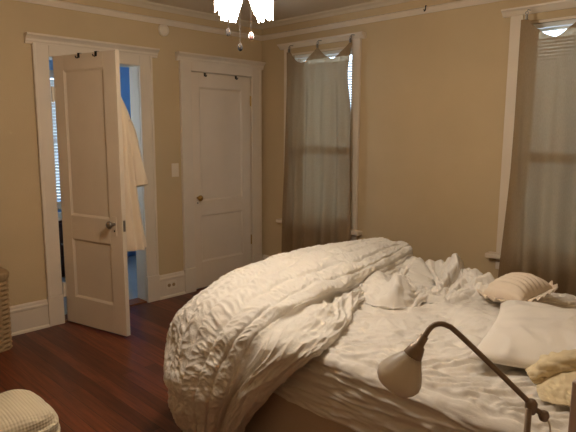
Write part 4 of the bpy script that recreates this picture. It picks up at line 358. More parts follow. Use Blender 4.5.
        [-40,-48,-50,-46,-47,-51,-52,-51,-53,-54,-56,-57,-58,-61,-64,-65,-64,-65,-68,-71,-73,-75,-78,-77,-75,-74,-73,-73,-73,-73,-73,-71,-68,-68,-67,-66,-68,-70,-71,-68,-66,-66,-67,-67,-68,-69,-70,-72,-73,-73,-73,-72,-67,-63,-61,-60,-61,-59,-55,-52,-51,-49,-48,-44,-45,-48,-48,-48,-49,-50,-50,-51,-55,-57,-56,-55,-58,-59,-60,-63,-66,-68,-70,-73,-75,-76,-80,-84,-84,-87,-90,-91,-92,-93,-94,-95],
        [-39,-46,-51,-48,-47,-51,-53,-54,-55,-54,-54,-56,-58,-61,-66,-68,-67,-68,-71,-74,-75,-76,-78,-79,-80,-81,-79,-77,-75,-74,-72,-71,-69,-67,-67,-65,-66,-67,-68,-68,-65,-63,-63,-63,-64,-61,-61,-66,-69,-69,-67,-67,-63,-60,-58,-57,-58,-57,-53,-48,-45,-42,-41,-40,-39,-42,-43,-42,-44,-47,-47,-49,-52,-54,-54,-52,-52,-54,-57,-60,-61,-63,-66,-69,-72,-76,-77,-81,-80,-80,-85,-90,-91,-92,-93,-93],
        [-43,-45,-49,-49,-48,-51,-52,-53,-54,-54,-54,-56,-58,-62,-67,-68,-68,-69,-71,-73,-77,-80,-80,-82,-83,-82,-81,-80,-76,-75,-72,-71,-68,-65,-66,-67,-66,-67,-68,-68,-67,-64,-62,-61,-60,-57,-55,-57,-60,-63,-63,-65,-62,-59,-57,-54,-54,-53,-50,-47,-44,-41,-38,-37,-36,-37,-40,-40,-40,-43,-44,-45,-49,-50,-50,-50,-49,-51,-54,-56,-57,-59,-64,-67,-68,-71,-77,-78,-79,-77,-81,-87,-89,-92,-92,-91],
        [-44,-46,-46,-49,-48,-49,-51,-52,-54,-54,-55,-57,-60,-66,-70,-69,-67,-68,-70,-74,-77,-81,-81,-81,-79,-76,-74,-73,-69,-69,-67,-66,-67,-64,-63,-64,-63,-63,-65,-64,-64,-63,-59,-58,-57,-56,-56,-55,-58,-62,-63,-61,-59,-56,-55,-50,-48,-49,-47,-43,-41,-39,-37,-35,-35,-36,-37,-39,-39,-41,-42,-42,-45,-46,-44,-45,-47,-47,-48,-52,-56,-59,-61,-64,-65,-66,-72,-73,-77,-78,-79,-84,-86,-89,-90,-89],
        [-39,-47,-49,-47,-47,-48,-49,-51,-52,-52,-53,-56,-60,-66,-68,-68,-68,-69,-73,-77,-77,-78,-78,-76,-75,-71,-68,-68,-65,-61,-62,-61,-62,-63,-62,-59,-60,-60,-58,-59,-59,-59,-57,-55,-53,-53,-55,-56,-57,-60,-60,-59,-56,-54,-53,-49,-46,-46,-44,-40,-37,-36,-36,-34,-34,-34,-35,-36,-36,-36,-38,-37,-38,-40,-40,-38,-43,-46,-45,-47,-55,-60,-60,-61,-62,-63,-65,-67,-72,-77,-77,-79,-84,-86,-86,-85],
        [-37,-43,-50,-48,-48,-48,-48,-49,-50,-51,-51,-53,-57,-63,-65,-65,-66,-69,-73,-76,-75,-73,-73,-73,-71,-68,-65,-64,-61,-56,-57,-56,-55,-57,-59,-59,-60,-61,-57,-57,-60,-59,-56,-55,-54,-53,-53,-55,-57,-56,-58,-58,-54,-49,-46,-46,-44,-42,-41,-38,-35,-32,-32,-33,-34,-32,-33,-34,-33,-34,-33,-34,-36,-35,-36,-36,-36,-42,-46,-47,-51,-59,-61,-61,-62,-62,-63,-64,-68,-74,-76,-77,-81,-85,-83,-83],
        [-37,-42,-49,-47,-48,-49,-48,-48,-48,-51,-51,-51,-55,-60,-64,-63,-64,-68,-71,-73,-72,-71,-71,-70,-68,-66,-63,-61,-59,-55,-53,-53,-51,-53,-54,-55,-57,-58,-59,-56,-58,-55,-52,-50,-49,-50,-52,-54,-56,-56,-55,-55,-52,-45,-42,-43,-42,-40,-39,-36,-34,-32,-28,-30,-33,-31,-30,-31,-29,-31,-32,-31,-32,-34,-34,-35,-37,-38,-43,-48,-50,-56,-60,-60,-61,-61,-60,-62,-66,-72,-74,-76,-79,-82,-82,-82],
        [-39,-41,-47,-45,-48,-49,-48,-47,-49,-53,-52,-50,-54,-58,-62,-63,-63,-67,-69,-70,-71,-71,-71,-69,-66,-63,-60,-58,-55,-48,-49,-49,-49,-50,-49,-50,-50,-52,-55,-55,-56,-54,-50,-49,-46,-44,-47,-51,-53,-55,-54,-51,-49,-46,-43,-43,-41,-39,-36,-35,-33,-30,-28,-27,-29,-29,-28,-27,-26,-28,-29,-28,-27,-31,-32,-32,-36,-37,-39,-48,-51,-51,-55,-57,-55,-56,-56,-57,-62,-67,-71,-73,-76,-78,-80,-80],
        [-42,-41,-46,-44,-48,-50,-49,-47,-49,-54,-53,-50,-54,-58,-62,-61,-62,-66,-68,-69,-71,-73,-71,-66,-61,-58,-54,-50,-48,-43,-44,-45,-46,-45,-45,-46,-47,-48,-49,-51,-54,-54,-51,-47,-45,-42,-43,-45,-46,-49,-51,-49,-44,-42,-41,-41,-41,-38,-34,-33,-32,-27,-26,-26,-26,-27,-27,-26,-26,-26,-26,-26,-27,-28,-30,-29,-31,-36,-39,-47,-52,-51,-51,-54,-54,-55,-53,-55,-60,-62,-66,-69,-71,-74,-77,-79],
        [-45,-44,-46,-45,-49,-50,-48,-46,-47,-53,-52,-50,-53,-58,-62,-59,-60,-64,-66,-68,-72,-72,-66,-61,-57,-53,-50,-48,-48,-47,-45,-44,-43,-42,-42,-42,-42,-45,-46,-45,-45,-47,-48,-46,-44,-42,-41,-43,-45,-45,-45,-45,-43,-40,-39,-38,-38,-37,-33,-31,-29,-26,-25,-25,-24,-23,-24,-23,-24,-25,-24,-24,-24,-25,-27,-29,-30,-36,-39,-44,-49,-50,-49,-49,-50,-53,-53,-53,-56,-57,-61,-66,-67,-70,-72,-75],
        [-48,-47,-46,-46,-50,-49,-47,-45,-47,-52,-50,-49,-53,-60,-62,-58,-58,-60,-62,-64,-69,-66,-59,-56,-54,-52,-49,-46,-46,-48,-47,-43,-43,-41,-41,-40,-39,-41,-43,-43,-40,-40,-42,-44,-42,-40,-39,-42,-44,-44,-43,-42,-41,-40,-38,-35,-33,-33,-32,-30,-26,-24,-23,-24,-22,-20,-21,-21,-22,-22,-21,-21,-21,-21,-22,-27,-31,-34,-39,-41,-43,-45,-47,-48,-48,-50,-49,-50,-51,-52,-57,-64,-64,-66,-69,-70],
        [-49,-50,-48,-47,-49,-49,-47,-45,-47,-50,-49,-50,-53,-59,-60,-56,-55,-54,-54,-58,-61,-59,-55,-53,-53,-51,-49,-47,-45,-44,-43,-41,-41,-42,-38,-36,-37,-40,-40,-40,-40,-38,-38,-38,-38,-36,-36,-38,-43,-43,-44,-41,-39,-39,-36,-33,-31,-30,-27,-26,-24,-22,-21,-20,-16,-15,-18,-19,-18,-19,-19,-18,-17,-20,-21,-25,-32,-34,-39,-41,-43,-43,-44,-46,-49,-48,-45,-46,-48,-47,-53,-62,-61,-61,-65,-68],
        [-51,-53,-51,-48,-48,-49,-46,-44,-47,-48,-47,-50,-53,-57,-56,-53,-51,-49,-49,-52,-55,-56,-55,-53,-54,-52,-51,-48,-45,-42,-41,-40,-39,-39,-36,-33,-34,-36,-36,-37,-38,-38,-36,-33,-31,-33,-33,-34,-39,-42,-43,-40,-37,-36,-33,-31,-29,-28,-24,-23,-21,-19,-16,-16,-13,-8,-11,-16,-17,-17,-18,-16,-15,-19,-22,-25,-32,-35,-38,-40,-41,-41,-41,-44,-47,-46,-44,-45,-45,-43,-50,-62,-60,-60,-61,-64],
        [-52,-55,-53,-49,-47,-49,-48,-45,-47,-48,-46,-49,-51,-53,-52,-50,-49,-48,-48,-49,-53,-55,-54,-54,-56,-55,-51,-48,-45,-41,-40,-39,-36,-35,-36,-36,-33,-32,-33,-35,-35,-34,-34,-32,-28,-29,-30,-31,-34,-37,-40,-38,-34,-33,-31,-28,-26,-26,-23,-21,-19,-16,-14,-10,-8,-6,-9,-14,-16,-15,-15,-14,-13,-18,-22,-22,-27,-33,-34,-35,-38,-40,-40,-43,-45,-44,-42,-41,-41,-38,-45,-59,-58,-57,-60,-61],
        [-53,-56,-55,-49,-47,-50,-50,-45,-47,-47,-46,-49,-48,-49,-49,-47,-48,-48,-48,-51,-54,-56,-54,-54,-55,-52,-49,-46,-43,-40,-38,-37,-35,-33,-33,-34,-31,-28,-30,-31,-32,-30,-29,-29,-26,-26,-28,-28,-31,-35,-36,-36,-33,-31,-28,-27,-24,-24,-21,-18,-16,-12,-11,-7,-1,-2,-7,-10,-12,-11,-11,-11,-11,-13,-19,-20,-22,-29,-31,-32,-36,-40,-41,-42,-44,-43,-41,-39,-36,-33,-41,-55,-56,-56,-57,-58],
        [-54,-56,-56,-50,-47,-50,-50,-46,-47,-48,-47,-48,-48,-48,-46,-46,-47,-48,-49,-51,-55,-58,-55,-56,-54,-50,-47,-45,-42,-38,-35,-35,-33,-31,-28,-28,-26,-25,-28,-29,-29,-28,-26,-24,-23,-20,-23,-27,-28,-32,-36,-34,-31,-28,-25,-23,-21,-21,-19,-17,-12,-8,-7,-5,1,1,-4,-7,-9,-9,-8,-8,-9,-10,-13,-17,-21,-26,-27,-30,-34,-39,-41,-40,-41,-41,-39,-37,-34,-31,-37,-52,-53,-54,-56,-55],
        [-55,-57,-57,-51,-49,-50,-50,-47,-46,-50,-52,-50,-48,-46,-45,-46,-46,-49,-51,-53,-55,-56,-55,-56,-53,-49,-46,-43,-40,-37,-34,-33,-31,-28,-23,-24,-25,-26,-27,-27,-27,-24,-23,-22,-19,-17,-18,-23,-26,-28,-32,-32,-30,-26,-23,-20,-18,-19,-18,-16,-13,-7,-4,0,4,3,-1,-3,-6,-7,-6,-5,-6,-7,-10,-14,-18,-21,-24,-27,-34,-36,-38,-39,-40,-39,-36,-34,-31,-27,-33,-49,-51,-52,-53,-53],
        [-55,-56,-57,-52,-49,-50,-49,-49,-48,-49,-51,-53,-48,-44,-43,-43,-45,-49,-53,-54,-56,-57,-54,-53,-49,-48,-48,-42,-39,-35,-32,-31,-29,-24,-19,-19,-22,-25,-27,-24,-23,-21,-19,-19,-18,-17,-16,-17,-22,-26,-29,-28,-25,-23,-22,-21,-18,-17,-17,-13,-10,-6,-2,3,6,5,2,0,-3,-1,1,-1,-3,-3,-6,-11,-16,-19,-23,-27,-32,-36,-37,-37,-39,-39,-36,-33,-28,-24,-28,-45,-49,-52,-52,-51],
        [-54,-55,-57,-52,-50,-49,-49,-50,-48,-47,-49,-52,-47,-42,-42,-41,-43,-50,-54,-53,-54,-55,-55,-51,-47,-49,-48,-44,-38,-32,-29,-28,-27,-22,-17,-15,-16,-18,-21,-23,-21,-19,-17,-15,-14,-14,-15,-15,-18,-24,-28,-26,-21,-21,-22,-19,-16,-13,-13,-11,-6,-4,0,8,9,7,4,2,1,3,3,3,2,0,-4,-9,-13,-18,-19,-24,-30,-33,-36,-36,-38,-37,-34,-31,-26,-22,-26,-41,-46,-49,-50,-51],
        [-51,-54,-56,-52,-50,-49,-50,-51,-48,-45,-46,-50,-48,-44,-42,-45,-47,-53,-56,-52,-54,-55,-53,-52,-47,-48,-46,-41,-35,-32,-28,-24,-21,-20,-16,-14,-15,-16,-17,-20,-20,-18,-15,-13,-11,-11,-11,-14,-16,-20,-25,-25,-19,-19,-19,-16,-15,-12,-8,-7,-5,-2,0,10,12,10,5,5,4,5,5,4,4,1,-2,-7,-11,-15,-17,-19,-25,-31,-34,-34,-36,-34,-31,-28,-22,-19,-23,-38,-43,-45,-46,-47],
        [-49,-52,-55,-51,-49,-49,-49,-52,-52,-47,-45,-48,-48,-45,-42,-45,-51,-56,-56,-56,-60,-60,-54,-52,-49,-47,-43,-39,-34,-31,-27,-21,-16,-15,-13,-12,-14,-16,-17,-17,-16,-14,-12,-12,-9,-7,-7,-10,-10,-16,-22,-23,-19,-17,-15,-13,-12,-11,-8,-4,-2,-1,4,11,11,13,8,7,9,8,9,7,6,5,1,-4,-9,-12,-15,-18,-21,-27,-34,-34,-34,-33,-30,-26,-21,-17,-19,-34,-39,-39,-42,-43],
        [-46,-50,-53,-51,-49,-48,-48,-51,-52,-51,-48,-46,-45,-42,-44,-47,-52,-57,-60,-60,-62,-60,-53,-48,-48,-47,-42,-38,-34,-26,-21,-17,-13,-11,-11,-10,-9,-10,-13,-14,-14,-11,-8,-8,-4,-4,-5,-6,-6,-11,-18,-21,-19,-17,-16,-13,-10,-8,-5,-2,0,1,8,12,11,12,11,10,11,12,13,11,10,9,4,-1,-3,-8,-11,-14,-20,-23,-32,-32,-32,-32,-29,-24,-20,-17,-16,-29,-35,-36,-38,-39],
        [-43,-47,-51,-50,-48,-46,-47,-52,-53,-51,-47,-44,-42,-40,-45,-52,-57,-58,-60,-60,-60,-57,-51,-47,-47,-45,-43,-38,-31,-22,-16,-12,-11,-12,-11,-10,-8,-6,-6,-8,-10,-11,-6,-3,-2,0,-2,-4,-4,-6,-12,-16,-15,-13,-13,-12,-10,-7,-3,0,2,6,10,14,11,11,14,16,16,16,16,13,12,10,6,2,-1,-5,-8,-10,-14,-20,-29,-30,-30,-29,-26,-22,-19,-15,-14,-24,-31,-32,-33,-34],
        [-40,-45,-49,-48,-47,-45,-47,-50,-50,-49,-45,-42,-40,-40,-45,-52,-58,-59,-57,-59,-61,-56,-52,-49,-50,-45,-43,-38,-26,-16,-11,-8,-8,-10,-10,-10,-10,-8,-5,-4,-6,-7,-4,-2,0,2,1,-3,-4,-5,-9,-12,-13,-12,-12,-11,-9,-7,-5,-1,2,11,13,14,12,13,17,19,19,19,20,16,12,11,8,4,0,-5,-6,-6,-9,-18,-25,-29,-28,-27,-24,-21,-17,-13,-11,-20,-27,-28,-29,-28],
        [-36,-42,-46,-46,-45,-43,-46,-48,-46,-46,-43,-40,-39,-38,-42,-50,-56,-56,-53,-55,-57,-54,-50,-48,-49,-47,-40,-34,-24,-14,-9,-8,-9,-7,-4,-4,-6,-8,-7,-5,-5,-1,3,2,2,4,3,2,-1,-2,-9,-13,-11,-10,-11,-10,-10,-8,-4,-1,2,12,16,14,12,16,20,22,22,22,23,20,14,13,10,5,-1,-3,-3,-3,-7,-18,-24,-26,-24,-24,-23,-19,-17,-15,-12,-16,-22,-23,-24,-24],
        [-32,-38,-42,-43,-43,-41,-44,-45,-42,-43,-40,-39,-37,-34,-38,-47,-51,-49,-46,-47,-50,-49,-47,-46,-47,-44,-39,-31,-24,-14,-9,-4,-5,-6,-4,-2,-4,-4,-3,-4,-2,2,8,5,3,4,5,3,2,0,-4,-9,-8,-8,-9,-9,-8,-5,-2,0,3,13,20,21,18,19,22,25,26,27,27,25,16,13,10,5,-1,-1,-2,-2,-6,-16,-22,-22,-20,-20,-20,-16,-14,-14,-11,-15,-19,-18,-18,-19],
        [-28,-33,-38,-40,-40,-39,-42,-41,-39,-39,-36,-38,-34,-30,-34,-41,-43,-40,-38,-38,-42,-43,-41,-42,-45,-42,-37,-29,-21,-13,-5,1,1,0,0,0,-2,-3,0,-1,2,6,6,3,4,5,7,5,2,2,1,-4,-7,-8,-10,-11,-8,-3,-1,0,3,12,20,23,22,20,22,23,26,29,30,30,25,17,12,7,3,-2,-3,-1,-3,-13,-20,-19,-17,-17,-19,-15,-12,-13,-11,-13,-16,-15,-14,-14],
        [-24,-29,-34,-37,-36,-36,-38,-37,-34,-34,-32,-34,-30,-25,-29,-34,-35,-32,-30,-32,-36,-38,-32,-34,-40,-41,-36,-26,-16,-10,0,3,2,3,3,2,-1,-2,-2,-1,4,8,7,0,3,9,8,7,4,2,2,-3,-7,-10,-12,-12,-9,-3,0,0,1,9,19,19,17,17,19,21,24,27,29,29,26,20,16,11,4,-2,-4,-2,-2,-8,-16,-15,-13,-13,-16,-13,-11,-14,-14,-11,-13,-12,-9,-9],
        [-20,-26,-30,-33,-32,-31,-33,-32,-29,-29,-27,-28,-25,-20,-23,-27,-28,-24,-23,-25,-30,-29,-23,-26,-32,-35,-31,-22,-12,-4,3,4,3,4,4,2,0,-1,-2,0,3,4,7,3,4,9,8,5,4,1,-1,-4,-7,-10,-13,-12,-6,-1,1,-2,-2,6,15,12,9,11,14,17,20,22,25,24,21,16,13,13,4,-5,-5,-2,0,-5,-11,-11,-11,-12,-13,-10,-9,-13,-14,-10,-9,-8,-5,-4],
        [-16,-21,-26,-27,-24,-22,-24,-25,-21,-21,-21,-21,-19,-16,-17,-21,-22,-19,-17,-20,-23,-20,-16,-19,-23,-25,-24,-18,-10,-2,3,7,7,6,7,6,4,2,0,1,2,4,8,7,9,11,11,9,6,4,1,-3,-5,-8,-13,-15,-7,1,3,2,1,6,11,9,8,9,9,12,14,15,17,16,13,11,10,9,3,-3,-2,1,3,-1,-5,-7,-10,-13,-12,-6,0,-11,-12,-9,-6,-2,0,0],
        [-10,-16,-20,-20,-18,-16,-17,-21,-14,-12,-15,-16,-15,-14,-14,-16,-18,-16,-14,-16,-17,-17,-14,-15,-18,-20,-21,-16,-10,-3,5,10,11,11,11,11,9,7,5,3,4,6,8,5,1,2,14,13,11,8,1,-3,-6,-9,-15,-19,-13,0,6,6,7,11,14,13,12,13,8,8,11,12,11,13,13,10,9,8,5,3,4,5,4,0,-6,-9,-13,-15,-8,5,14,4,1,3,2,2,2,-3],
        [-6,-12,-13,-12,-15,-15,-16,-18,-8,-1,-10,-15,-13,-10,-15,-18,-18,-13,-10,-12,-17,-16,-13,-12,-14,-16,-16,-7,-3,-3,3,8,9,9,9,9,9,9,7,6,5,6,8,4,-8,-10,9,12,11,9,-1,-4,-4,-4,-7,-10,-12,-3,6,5,6,10,13,13,11,10,6,6,13,15,8,8,11,10,11,9,7,8,8,7,5,0,-7,-8,-11,-15,-12,-1,8,11,13,11,8,5,0,-12],
        [-1,-3,-3,-2,-3,-3,-4,-4,-1,2,-1,-3,-3,-1,-4,-6,-5,-2,-2,-3,-4,-4,-3,-2,-2,-3,-3,0,1,-1,0,1,1,1,2,2,2,2,1,1,1,1,2,1,-2,-3,1,2,2,2,-1,-1,0,0,0,-1,-2,-1,1,0,1,2,2,3,2,1,0,0,2,3,0,0,2,2,2,1,1,2,2,2,1,0,-2,-2,-1,-3,-4,-1,1,2,4,3,3,2,0,-3],
    ],
    'heap_height': [
        [-139,-139,-140,-138,-132,-131,-130,-131,-136,-139,-140,-141,-138,-138,-139,-137,-137,-137,-133,-131,-133,-132,-129,-130,-133,-135,-136,-136,-136,-136,-137,-137,-138,-138,-137,-137,-135,-135,-134,-132,-132,-131,-130,-130,-127,-126,-127,-126,-126,-126,-123,-118,-119,-121,-116,-112,-114,-112,-111,-107,-103,-103,-103,-103,-100,-98,-98,-101,-98,-93,-94,-93,-93,-94,-94,-93,-95,-96,-97,-101,-103,-101,-97,-96,-95,-95,-96,-98,-98,-98,-99,-100,-100,-104,-104,-100],
        [-134,-132,-135,-137,-137,-136,-134,-131,-135,-135,-130,-131,-129,-127,-128,-127,-127,-129,-128,-126,-128,-129,-125,-125,-128,-128,-127,-127,-127,-128,-128,-129,-131,-129,-130,-130,-128,-129,-130,-129,-129,-126,-124,-123,-121,-122,-121,-119,-119,-117,-118,-116,-114,-117,-118,-115,-117,-116,-114,-116,-114,-113,-112,-112,-110,-107,-103,-104,-106,-102,-104,-104,-101,-103,-105,-104,-103,-105,-105,-107,-108,-108,-106,-102,-103,-104,-104,-106,-107,-104,-103,-105,-103,-105,-110,-111],
        [-133,-133,-133,-136,-139,-140,-137,-134,-135,-134,-126,-126,-125,-123,-124,-125,-128,-130,-130,-130,-133,-136,-133,-131,-134,-134,-130,-126,-126,-128,-128,-128,-128,-127,-124,-125,-124,-124,-123,-122,-122,-121,-122,-121,-118,-119,-118,-113,-112,-109,-109,-111,-109,-108,-109,-109,-108,-110,-108,-111,-113,-111,-111,-112,-110,-110,-105,-105,-110,-110,-110,-110,-107,-107,-109,-106,-101,-102,-102,-100,-101,-105,-108,-106,-105,-109,-112,-112,-113,-112,-111,-111,-107,-104,-105,-108],
        [-135,-134,-133,-131,-133,-132,-130,-128,-127,-128,-125,-126,-130,-129,-131,-133,-135,-137,-136,-137,-138,-138,-136,-135,-138,-139,-138,-136,-135,-137,-136,-136,-136,-135,-133,-133,-132,-131,-129,-124,-122,-124,-125,-126,-123,-121,-121,-120,-118,-115,-110,-108,-107,-104,-103,-103,-102,-102,-101,-101,-102,-102,-101,-102,-100,-102,-103,-99,-99,-99,-99,-99,-98,-97,-98,-97,-94,-97,-98,-97,-100,-99,-103,-108,-108,-106,-109,-111,-111,-115,-117,-116,-112,-109,-106,-102],
        [-133,-133,-129,-124,-125,-125,-127,-129,-124,-121,-121,-120,-121,-123,-124,-126,-130,-133,-134,-134,-132,-130,-128,-127,-129,-131,-134,-134,-130,-128,-128,-129,-130,-129,-129,-129,-129,-126,-123,-120,-119,-121,-121,-119,-119,-119,-117,-120,-122,-122,-118,-114,-111,-107,-108,-110,-109,-104,-102,-104,-105,-106,-106,-106,-105,-106,-108,-106,-101,-100,-98,-98,-102,-102,-102,-104,-105,-107,-104,-98,-101,-105,-101,-102,-108,-112,-112,-114,-113,-114,-116,-114,-112,-112,-113,-110],
        [-128,-132,-135,-132,-132,-132,-127,-129,-128,-120,-119,-123,-122,-124,-125,-122,-120,-122,-125,-125,-123,-121,-121,-121,-120,-120,-124,-124,-122,-118,-116,-116,-117,-118,-117,-116,-118,-117,-119,-118,-120,-120,-117,-116,-116,-121,-121,-117,-114,-115,-116,-118,-117,-115,-116,-117,-116,-112,-109,-111,-109,-105,-107,-106,-105,-108,-107,-106,-108,-111,-111,-110,-109,-110,-109,-106,-108,-110,-105,-100,-98,-101,-101,-100,-103,-106,-108,-111,-115,-117,-118,-115,-110,-106,-109,-113],
        [-127,-131,-135,-132,-133,-136,-129,-125,-127,-125,-121,-123,-123,-122,-122,-122,-119,-118,-121,-118,-118,-121,-120,-119,-120,-120,-119,-118,-123,-124,-119,-118,-120,-123,-121,-120,-123,-124,-127,-127,-127,-124,-119,-120,-117,-118,-119,-117,-115,-114,-115,-120,-121,-119,-116,-111,-112,-110,-103,-102,-99,-94,-94,-95,-93,-96,-95,-94,-100,-107,-109,-111,-111,-108,-109,-108,-106,-108,-104,-101,-103,-102,-105,-108,-107,-104,-102,-105,-109,-115,-118,-117,-114,-108,-107,-107],
        [-133,-134,-132,-129,-128,-132,-132,-128,-130,-126,-118,-115,-115,-114,-111,-112,-112,-115,-120,-118,-117,-123,-126,-125,-128,-130,-128,-121,-122,-127,-124,-120,-122,-122,-121,-122,-124,-125,-126,-123,-121,-119,-121,-125,-125,-123,-122,-122,-123,-122,-121,-121,-115,-108,-104,-99,-99,-99,-99,-99,-101,-99,-98,-98,-97,-95,-96,-96,-94,-98,-102,-103,-109,-111,-109,-114,-115,-115,-113,-108,-107,-105,-104,-106,-109,-111,-108,-108,-108,-112,-116,-112,-108,-107,-112,-114],
        [-131,-132,-134,-134,-131,-129,-129,-129,-127,-125,-116,-116,-120,-118,-112,-108,-108,-111,-116,-117,-116,-117,-123,-127,-127,-127,-128,-123,-119,-124,-122,-119,-118,-115,-112,-112,-113,-113,-117,-118,-121,-126,-128,-127,-122,-119,-118,-121,-120,-118,-117,-112,-104,-102,-103,-104,-101,-96,-97,-94,-93,-94,-97,-101,-101,-100,-100,-103,-102,-104,-108,-108,-117,-121,-117,-117,-118,-111,-110,-110,-108,-110,-111,-107,-104,-108,-115,-115,-113,-116,-118,-114,-105,-100,-106,-115],
        [-131,-130,-129,-135,-136,-132,-128,-129,-127,-122,-121,-122,-122,-117,-110,-107,-113,-114,-113,-112,-114,-115,-118,-119,-120,-120,-124,-124,-118,-120,-122,-122,-125,-122,-119,-118,-115,-115,-114,-120,-127,-128,-126,-121,-117,-115,-113,-113,-111,-108,-107,-105,-107,-110,-109,-107,-105,-99,-101,-99,-95,-93,-90,-94,-95,-93,-95,-101,-104,-107,-112,-110,-116,-119,-113,-108,-110,-112,-111,-107,-102,-103,-109,-114,-108,-104,-113,-115,-110,-114,-116,-115,-109,-101,-100,-109],
        [-131,-128,-124,-131,-136,-131,-127,-126,-129,-126,-125,-127,-120,-114,-107,-106,-110,-109,-107,-108,-112,-118,-119,-114,-112,-112,-117,-122,-122,-117,-119,-121,-122,-122,-123,-126,-126,-123,-121,-118,-121,-126,-126,-124,-123,-123,-120,-115,-112,-111,-112,-112,-112,-107,-104,-100,-100,-98,-100,-104,-100,-100,-97,-97,-100,-99,-101,-108,-111,-109,-115,-115,-111,-112,-107,-104,-104,-106,-110,-112,-108,-101,-99,-107,-112,-106,-106,-113,-112,-110,-114,-115,-107,-104,-103,-104],
        [-133,-131,-126,-127,-134,-129,-129,-130,-129,-131,-125,-128,-123,-113,-107,-107,-108,-102,-103,-108,-112,-113,-113,-107,-107,-111,-111,-114,-122,-121,-121,-128,-125,-121,-122,-123,-125,-120,-119,-118,-114,-119,-121,-121,-123,-125,-125,-122,-119,-118,-117,-112,-105,-100,-99,-103,-105,-105,-102,-103,-97,-95,-99,-97,-99,-105,-107,-114,-117,-115,-120,-121,-114,-110,-107,-105,-110,-108,-105,-105,-108,-107,-99,-97,-109,-112,-103,-109,-117,-110,-111,-115,-108,-103,-108,-111],
        [-137,-136,-134,-130,-134,-133,-127,-130,-126,-124,-124,-124,-119,-112,-103,-103,-107,-100,-100,-105,-110,-107,-102,-102,-107,-114,-113,-114,-120,-122,-124,-129,-132,-129,-127,-127,-129,-127,-120,-120,-118,-116,-121,-122,-123,-122,-120,-121,-117,-113,-110,-104,-102,-105,-102,-101,-101,-107,-105,-102,-103,-101,-101,-98,-94,-102,-110,-116,-121,-119,-120,-122,-117,-114,-113,-108,-108,-112,-112,-106,-101,-105,-104,-96,-100,-111,-104,-104,-118,-114,-108,-114,-111,-106,-105,-113],
        [-142,-139,-137,-137,-137,-137,-126,-128,-123,-115,-119,-117,-110,-107,-102,-101,-105,-98,-91,-92,-98,-98,-98,-103,-106,-109,-112,-114,-110,-108,-114,-116,-124,-131,-134,-131,-129,-131,-129,-121,-122,-122,-120,-121,-125,-122,-116,-116,-115,-111,-108,-104,-109,-112,-107,-100,-99,-105,-105,-101,-101,-104,-106,-100,-95,-100,-112,-117,-124,-128,-126,-126,-124,-117,-113,-112,-107,-103,-107,-110,-101,-98,-100,-97,-94,-102,-107,-103,-116,-117,-109,-113,-108,-110,-110,-111],
        [-148,-145,-139,-139,-144,-140,-125,-126,-120,-108,-109,-106,-99,-98,-96,-99,-103,-92,-81,-81,-87,-92,-99,-101,-103,-104,-103,-107,-106,-99,-105,-109,-111,-121,-134,-137,-132,-129,-131,-123,-116,-117,-119,-118,-117,-120,-121,-115,-112,-112,-113,-112,-113,-107,-104,-102,-98,-98,-99,-98,-100,-98,-100,-105,-104,-107,-121,-127,-125,-125,-128,-124,-119,-117,-111,-107,-108,-103,-98,-102,-103,-94,-92,-92,-89,-97,-106,-104,-116,-118,-110,-115,-111,-106,-112,-118],
        [-146,-143,-136,-135,-142,-141,-126,-126,-119,-104,-101,-100,-90,-87,-85,-90,-91,-81,-73,-76,-85,-90,-96,-98,-97,-104,-108,-105,-110,-106,-103,-109,-110,-113,-122,-136,-138,-130,-129,-129,-118,-117,-121,-122,-120,-118,-120,-119,-115,-110,-106,-110,-111,-103,-99,-101,-100,-97,-95,-92,-95,-99,-95,-98,-108,-112,-117,-127,-131,-127,-123,-123,-116,-110,-109,-104,-103,-107,-100,-96,-103,-99,-96,-98,-91,-94,-105,-105,-117,-122,-108,-111,-116,-107,-109,-121],
        [-141,-137,-129,-129,-138,-141,-129,-127,-117,-101,-95,-95,-85,-78,-75,-77,-79,-69,-66,-76,-86,-89,-89,-98,-104,-106,-112,-110,-114,-119,-111,-106,-110,-114,-115,-123,-133,-131,-127,-126,-118,-117,-119,-117,-120,-124,-122,-117,-116,-115,-111,-107,-109,-109,-101,-98,-100,-101,-98,-94,-91,-94,-98,-99,-106,-118,-119,-119,-124,-128,-123,-121,-121,-113,-107,-108,-102,-104,-106,-99,-105,-106,-99,-98,-98,-94,-104,-109,-115,-124,-112,-108,-116,-113,-109,-115],
        [-138,-135,-125,-124,-134,-139,-130,-127,-115,-98,-92,-89,-81,-74,-69,-71,-70,-60,-62,-75,-85,-93,-99,-105,-114,-111,-116,-120,-118,-124,-123,-115,-111,-112,-115,-118,-123,-130,-130,-124,-115,-113,-118,-121,-117,-119,-122,-116,-110,-112,-114,-112,-107,-104,-100,-97,-97,-96,-92,-94,-94,-90,-96,-107,-108,-116,-123,-120,-119,-124,-120,-114,-115,-115,-111,-110,-109,-104,-109,-104,-103,-109,-107,-99,-100,-101,-107,-110,-116,-125,-115,-106,-114,-118,-109,-108],
        [-134,-135,-124,-122,-131,-135,-132,-128,-117,-98,-94,-87,-78,-70,-65,-69,-66,-58,-67,-81,-89,-99,-113,-113,-120,-122,-120,-123,-120,-121,-122,-118,-118,-114,-110,-115,-119,-121,-124,-125,-122,-120,-120,-124,-122,-118,-118,-121,-113,-107,-107,-109,-108,-101,-102,-101,-97,-93,-91,-89,-90,-90,-96,-108,-109,-113,-118,-122,-118,-117,-117,-116,-110,-106,-109,-114,-112,-104,-109,-111,-104,-106,-111,-107,-102,-103,-105,-105,-110,-122,-117,-108,-114,-122,-115,-107],
